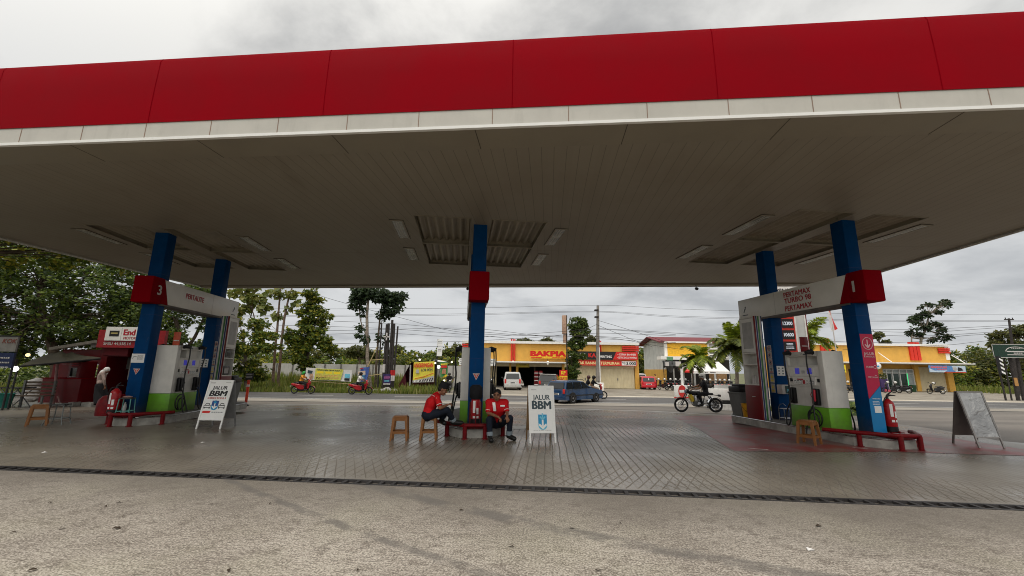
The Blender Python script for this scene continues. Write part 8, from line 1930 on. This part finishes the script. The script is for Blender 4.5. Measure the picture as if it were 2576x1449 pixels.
mb = MB(M_concd); kb(mb, 1110,340,1770,372, -.3,3.6); mb.build('roof', t)
mb = MB(mat('dark_lino', (0.03,0.03,0.03), .6)); kb(mb, 940,1012,1770,1030, -.1,3.4); mb.build('base', t)
mb = MB(mat('frill_red', (0.16,0.015,0.02), .7)); kb(mb, 1200,385,1480,460, -.06,-.01); mb.build('valance', t)
a = kk(1095,370,YK2-.35); b = kk(1590,150,YK2-.35); sgn = MB(mat('kiosk_sign_red', (0.30,0.015,0.02), .4)); sgn.box(a.x-o.x,-.35,a.z-kz,b.x-o.x+1.2,-.2,b.z-kz-.1); sgn.build('sign_red', t)
a = kk(1190,290,YK2-.4); b = kk(1590,140,YK2-.4); mb = MB(M_plate); mb.box(a.x-o.x,-.41,a.z-kz,b.x-o.x+.6,-.352,b.z-kz); mb.build('sign_white', t)
M = frame((a.x-o.x,-.413,a.z-kz),(1,0,0),(0,0,1)); h = b.z-a.z; w = b.x-a.x+.6
mb = MB(M_lblack); mb.prism([(w*.09,h*.3),(w*.30,h*.3),(w*.30,h*.72),(w*.09,h*.72)], .003, M); mb.mat(M_gnote); mb.prism([(w*.345,h*.05),(w*.35,h*.05),(w*.35,h*.95),(w*.345,h*.95)], .003, M); mb.mat(mat('gold_print', (0.4,0.33,0.12), .5)); mb.prism([(w*.12,h*.48),(w*.27,h*.48),(w*.27,h*.58),(w*.12,h*.58)], .006, M)
mb.mat(M_lred); mb.text('End', h*.42, M @ Matrix.Translation((w*.40,h*.40,0)), .05, align='L'); mb.text('MOTOR', h*.18, M @ Matrix.Translation((w*.41,h*.1,0)), .03, align='L')
mb.mat(M_lpale); mb.text('SPBU 44.558.14', h*.22, M @ Matrix.Translation((-.05,-h*.33,-.062+.062)), .02, align='L', d=-.06+.003, fit=None); mb.build('lettering', t)
mb = MB(mat('roof_sheet', (0.20,0.18,0.15), .7)); a0 = kk(560,370,YK2-.4); a1 = kk(1100,285,YK2-.4); b0 = kk(640,372,YK2+2.5); b1 = kk(1110,300,YK2+2.5)
q = [a0-o,a1-o,b1-o,b0-o]; mb.add([tuple(v) for v in q]+[tuple(v-Vector((0,0,.12))) for v in q], [(0,1,2,3),(7,6,5,4),(0,4,5,1),(1,5,6,2),(2,6,7,3),(3,7,4,0)]); mb.build('lean_to_roof', t)
mb = MB(M_dred); kb(mb, 640,395,1120,560, .15,.25); mb.build('side_wall', t)
# vending-like red machine
o2 = Vector((kk(950,1000).x,YK2-.9,kz)); t = thing('kiosk_machine', 'upright red self-service machine with dark screen left of the kiosk door', 'machine', o2); a = kk(945,985,YK2-.9); b = kk(1170,530,YK2-.9); w = b.x-a.x; h = b.z-kz
mb = MB(M_dred); mb.box(0,0,.05,w,.7,h,.02); mb.build('body', t); mb = MB(M_glassd); mb.box(w*.2,-.012,h*.66,w*.72,0,h*.84); mb.mat(M_gnote); mb.box(w*.18,-.006,h*.65,w*.74,-.001,h*.85); mb.build('screen', t)
mb = MB(M_lred); scribble(mb, frame((w*.5,-.004,h*.93),(1,0,0),(0,0,1)), w*.6, 2, .04, .08, 51); mb.build('lettering', t); mb = MB(M_gnote); mb.box(w*.08,-.02,.12,w*.62,0,h*.42); mb.build('poster', t)
# low white blocks at its foot
for (x0_, x1_, y_, lb) in ((800,865,1028,'small pale foot block left of the red machine'),(955,1075,1010,'pale kerb block under the red machine')):
    a = kk(x0_,y_,YK2-1.1); b = kk(x1_,y_-28,YK2-1.1); mb = MB(M_conc); mb.box(0,0,0,b.x-a.x,.3,.16); single(mb, 'foot_block', lb, 'block', loc=(a.x,YK2-1.2,tz(YK2-1.2)))
# red stall counter under the dark tarp
YL = 17.6; o3 = base(*zK(640,1010), YL); t = thing('stall_counter', 'low red stall counter with a red back board under the dark tarpaulin at the left', 'stall', o3); a = at(*zK(430,1000), YL); b = at(*zK(930,730), YL)
mb = MB(M_dred); mb.box(a.x-o3.x,0,.12,b.x-o3.x,.9,b.z-o3.z); mb.build('counter', t); c = at(*zK(615,560), YL+.9); d = at(*zK(950,560), YL+.9); mb = MB(M_dred); mb.box(c.x-o3.x,.9,b.z-o3.z,d.x-o3.x,1.0,c.z-o3.z); mb.build('back_board', t)
mb = MB(M_red); mb.box(a.x-o3.x-.03,-.05,b.z-o3.z,b.x-o3.x+.03,.9,b.z-o3.z+.03); mb.build('counter_top', t)
pa = at(*zK(655,560), YL-.2)-o3; pb_ = at(*zK(605,1020), YL-.2)-o3; mb = MB(mat('pinkish_post', (0.36,0.20,0.19), .6)); mb.tube([pb_,pa], .045, 8); mb.tube([at(*zK(660,925), YL-.2)-o3, at(*zK(680,1000), YL-.2)-o3], .03, 6); mb.build('post', t)
mb = MB(M_gnote); mb.box(a.x-o3.x+.1,-.06,.0,b.x-o3.x-.4,.05,.07); mb.build('foot_plate', t)
# tarpaulin
o4_ = base(*zK(640,1000), 17.0); t = thing('tarpaulin', 'dark olive tarpaulin sheet stretched as a sloping roof over the red stall counter', 'tarpaulin', o4_)
c4 = [at(*zK(205,590), 15.2), at(*zK(1150,500), 17.4), at(*zK(900,440), 18.4), at(*zK(620,420), 18.2)]
mb = MB(mat('tarp_olive', (0.045,0.040,0.025), .8, var=.2, scale=2)); n = 12; vs = []
for s__ in (0,1):
    for i in range(n+1):
        f = i/n; lo = lerp(c4[0],c4[1],f); hi = lerp(c4[3],c4[2],f)
        for j in range(7):
            g = j/6; p = lerp(lo,hi,g)-o4_; p.z -= .16*math.sin(PI*g)*math.sin(PI*f)+.03*s__; p.z += .04*math.sin(f*14+g*4); vs.append(p)
k = (n+1)*7; fs = [(7*i+j,7*i+7+j,7*i+8+j,7*i+1+j) for i in range(n) for j in range(6)]; mb.add(vs, fs+[tuple(k+x for x in f[::-1]) for f in fs], True); mb.build('sheet', t)
mb = MB(M_blackm); mb.tube([Vector(c4[0])-o4_, Vector(c4[1])-o4_], .035, 6); mb.tube([Vector(c4[0])-o4_, Vector((c4[0].x,c4[0].y,o4_.z))-o4_], .03, 6); mb.build('frame', t)
# sacks, slatted bench, teal pail
for i, (x, y, s, lb) in enumerate(((385,930,.30,'white sack, lowest of the pile left of the red counter'),(395,850,.27,'white sack, middle of the pile left of the red counter'),(405,770,.25,'white sack, topmost of the pile left of the red counter'))):
    p = at(*zK(x,y), 17.8); mb = MB(M_cloth_w); mb.ell((0,0,0),(s*1.2,s,s*.75)); mb.v = [Vector((v.x+.04*math.sin(v.z*17+v.y*8), v.y, v.z+.03*math.sin(v.x*14))) for v in mb.v]; single(mb, 'white_sack', lb, 'sack', loc=p)
p = base(*zK(330,1060), 16.2); t = thing('slatted_bench', 'dark slatted bench in front of the white sacks at the left', 'bench', p, .15); mb = MB(M_bark)
for k in range(4): mb.box(-.55,.25,.50+k*.13,.55,.28,.57+k*.13)
mb.build('backrest', t); mb = MB(M_bark); mb.box(-.55,-.2,.42,.55,.25,.46); mb.build('seat', t)
for sx_ in (-1,1):
    mb = MB(M_steel if False else M_grey); mb.box(sx_*.5-.03,.2,0,sx_*.5+.03,.26,1.0); mb.box(sx_*.5-.03,-.2,0,sx_*.5+.03,-.14,.44); mb.build('leg', t)
p = base(*zK(15,1060), 15.8); mb = MB(mat('pail_teal', (0.03,0.22,0.18), .5)); mb.lathe([(.20,0),(.27,.5),(.29,.52),(.26,.52),(.19,.03)], 18); single(mb, 'teal_pail', 'teal plastic pail on the ground at the left edge', 'pail', loc=p)
p = base(*zK(150,1060), 16.6); t = thing('folding_table', 'dark folding table with crossed legs left of the slatted bench', 'table', p); mb = MB(M_blackm); mb.box(-.4,-.3,.70,.4,.3,.74); mb.build('tabletop', t)
for k in (-1,1): mb = MB(M_grey); mb.tube([(-.35,k*.25,.7),(.35,k*.25,0)], .018, 6); mb.tube([(.35,k*.25,.7),(-.35,k*.25,0)], .018, 6); mb.build('leg', t)
# signboards at the left edge
p0 = at(*zK(-120,600), 14.5); p1 = at(*zK(195,250), 14.5); o = Vector(((p0.x+p1.x)/2,14.5,tz(14.5))); t = thing('stall_sign', 'white over navy stall signboard with brown letters at the left edge', 'signboard', o, .12); w = p1.x-p0.x; zb = p0.z-o.z; zt = p1.z-o.z; zm = zb+(zt-zb)*.5
mb = MB(mat('sign_dull', (0.20,0.195,0.18), .6, dirt=.3)); mb.box(-w/2,0,zm+.02,w/2,.06,zt); mb.build('white_panel', t); mb = MB(mat('sign_navy_dark', (0.012,0.022,0.07), .5)); mb.box(-w/2,0,zb,w/2,.06,zm-.02); mb.build('navy_panel', t)
M = frame((0,-.004,0),(1,0,0),(0,0,1)); mb = MB(mat('lettering_brown', (0.16,0.05,0.035), .6)); mb.text('KOK', .15, M @ Matrix.Translation((w*.16,zm+(zt-zm)*.58,0)), .03, shear=.2, fit=.42); mb.mat(M_gnote); scribble(mb, M @ Matrix.Translation((0.05,zm-.22,0)), w*.6, 3, .05, .16, 61); mb.build('lettering', t)
mb = MB(M_blackm)
for x in (-w/2+.03,w/2-.03): mb.cyl((x,.08,0),(x,.08,zt),.03,n=8)
mb.box(-w/2-.02,-.01,zt,w/2+.02,.07,zt+.04); mb.build('frame', t)
bulb(*zK(170,615), 15.0, .10, 'bright white lit bulb under the left stall signboard', 3.0, 'ffffff'); bulb(*zK(318,457), 24.0, .10, 'small warm lit bulb far behind the dark tarpaulin', 2.0, 'ffe0a0')
# ------------------------------------------------------------------ sky, light, camera
w = bpy.data.worlds.new('World'); SC.world = w; w.use_nodes = True
nt = w.node_tree; N = nt.nodes; Lk = nt.links; N.clear()
class WT(NT):
    def __init__(s): s.t = nt; s.n = N; s.l = Lk
t = WT()
SUN_EL, SUN_AZ = 66.0, 200.0      # high sun behind the camera, veiled by cloud
sky = t.add('ShaderNodeTexSky', sky_type='NISHITA'); sky.sun_disc = False
sky.sun_elevation = R(SUN_EL); sky.sun_rotation = R(SUN_AZ); sky.air_density = 1.5; sky.dust_density = 3.0
co = t.coord('Generated'); X, Y, Z = t.xyz(co)
zz = t.math('ADD', t.math('ABSOLUTE', Z), 0.22)
pv = t.add('ShaderNodeCombineXYZ'); t.put(pv.inputs[0], t.math('DIVIDE', X, zz)); t.put(pv.inputs[1], t.math('DIVIDE', Y, zz)); pv.inputs[2].default_value = 0.7
n1 = t.noise(t.mapping(pv.outputs[0], loc=(0.6,0.35,0)), 1.55, 8, 0.56, 0.25)
n2 = t.noise(t.mapping(pv.outputs[0], loc=(3.1,1.7,0)), 0.55, 5, 0.5, 0.2)
cl = t.ramp(t.math('ADD', t.math('MULTIPLY', n1, 0.65), t.math('MULTIPLY', n2, 0.35)), 0.38, 0.56)
cloud = t.mix(cl, (0.38,0.385,0.39), (0.76,0.757,0.74))
# brighter, warmer veil upward, bluish grey toward the right-hand horizon
up = t.ramp(Z, 0.02, 0.62)
cloud = t.mix(t.math('MULTIPLY', t.math('SUBTRACT', 1.0, up), 0.42), cloud, (0.60,0.64,0.69))
cloud = t.mix(1.0, cloud, t.mix(up, (0.98,0.98,0.99), (1.14,1.13,1.11)), 'MULTIPLY')
# the veiled sun sits behind the camera, so that half of the overcast is brighter
nv = t.add('ShaderNodeVectorMath', operation='DOT_PRODUCT'); t.put(nv.inputs[0], co); nv.inputs[1].default_value = (math.sin(R(SUN_AZ))*math.cos(R(SUN_EL)), math.cos(R(SUN_AZ))*math.cos(R(SUN_EL)), math.sin(R(SUN_EL)))
lobe = t.ramp(nv.outputs['Value'], 0.25, 0.95)
cloud = t.mix(1.0, cloud, t.mix(lobe, (1.0,1.0,1.0), (2.3,2.25,2.15)), 'MULTIPLY')
STR = 0.10
gain = t.math('DIVIDE', 1.0, STR)
cl10 = t.add('ShaderNodeVectorMath', operation='SCALE'); t.put(cl10.inputs[0], cloud); t.put(cl10.inputs['Scale'], gain)
mixed = t.mix(0.94, sky.outputs[0], cl10.outputs[0])
bg = t.add('ShaderNodeBackground'); t.put(bg.inputs[0], mixed); bg.inputs[1].default_value = STR
ow = t.add('ShaderNodeOutputWorld'); Lk.new(bg.outputs[0], ow.inputs[0])
sun = bpy.data.lights.new('sun', 'SUN'); sun.energy = 1.3; sun.angle = R(25); sun.color = (1.0,0.95,0.88)
so = bpy.data.objects.new('sun', sun); COL.objects.link(so)
d = Vector((math.sin(R(SUN_AZ))*math.cos(R(SUN_EL)), math.cos(R(SUN_AZ))*math.cos(R(SUN_EL)), math.sin(R(SUN_EL))))
so.rotation_euler = d.to_track_quat('Z', 'Y').to_euler()
cam = bpy.data.cameras.new('camera'); cam.sensor_width = 36.0; cam.lens = 36.0*F/2576.0; cam.clip_start = 0.05; cam.clip_end = 3000
cobj = bpy.data.objects.new('camera', cam); COL.objects.link(cobj)
m = Matrix((RI, UP, -FW)).transposed().to_4x4(); m.translation = Vector((0,0,CH)); cobj.matrix_world = m
SC.camera = cobj
SC.view_settings.view_transform = 'Standard'; SC.view_settings.look = 'None'; SC.view_settings.exposure = 0.0; SC.view_settings.gamma = 1.0
SC.render.film_transparent = False
SC.cycles.max_bounces = 8; SC.cycles.diffuse_bounces = 4; SC.cycles.glossy_bounces = 3; SC.cycles.transparent_max_bounces = 6
SC.cycles.sample_clamp_indirect = 4.0; SC.cycles.caustics_reflective = False; SC.cycles.caustics_refractive = False
SC.cycles.use_denoising = True

SC.render.filter_size = 1.0; SC.cycles.filter_width = 1.0
try:
    SC.cycles.denoiser = 'OPENIMAGEDENOISE'; SC.cycles.denoising_input_passes = 'RGB_ALBEDO_NORMAL'; SC.cycles.denoising_prefilter = 'ACCURATE'
except Exception:
    pass
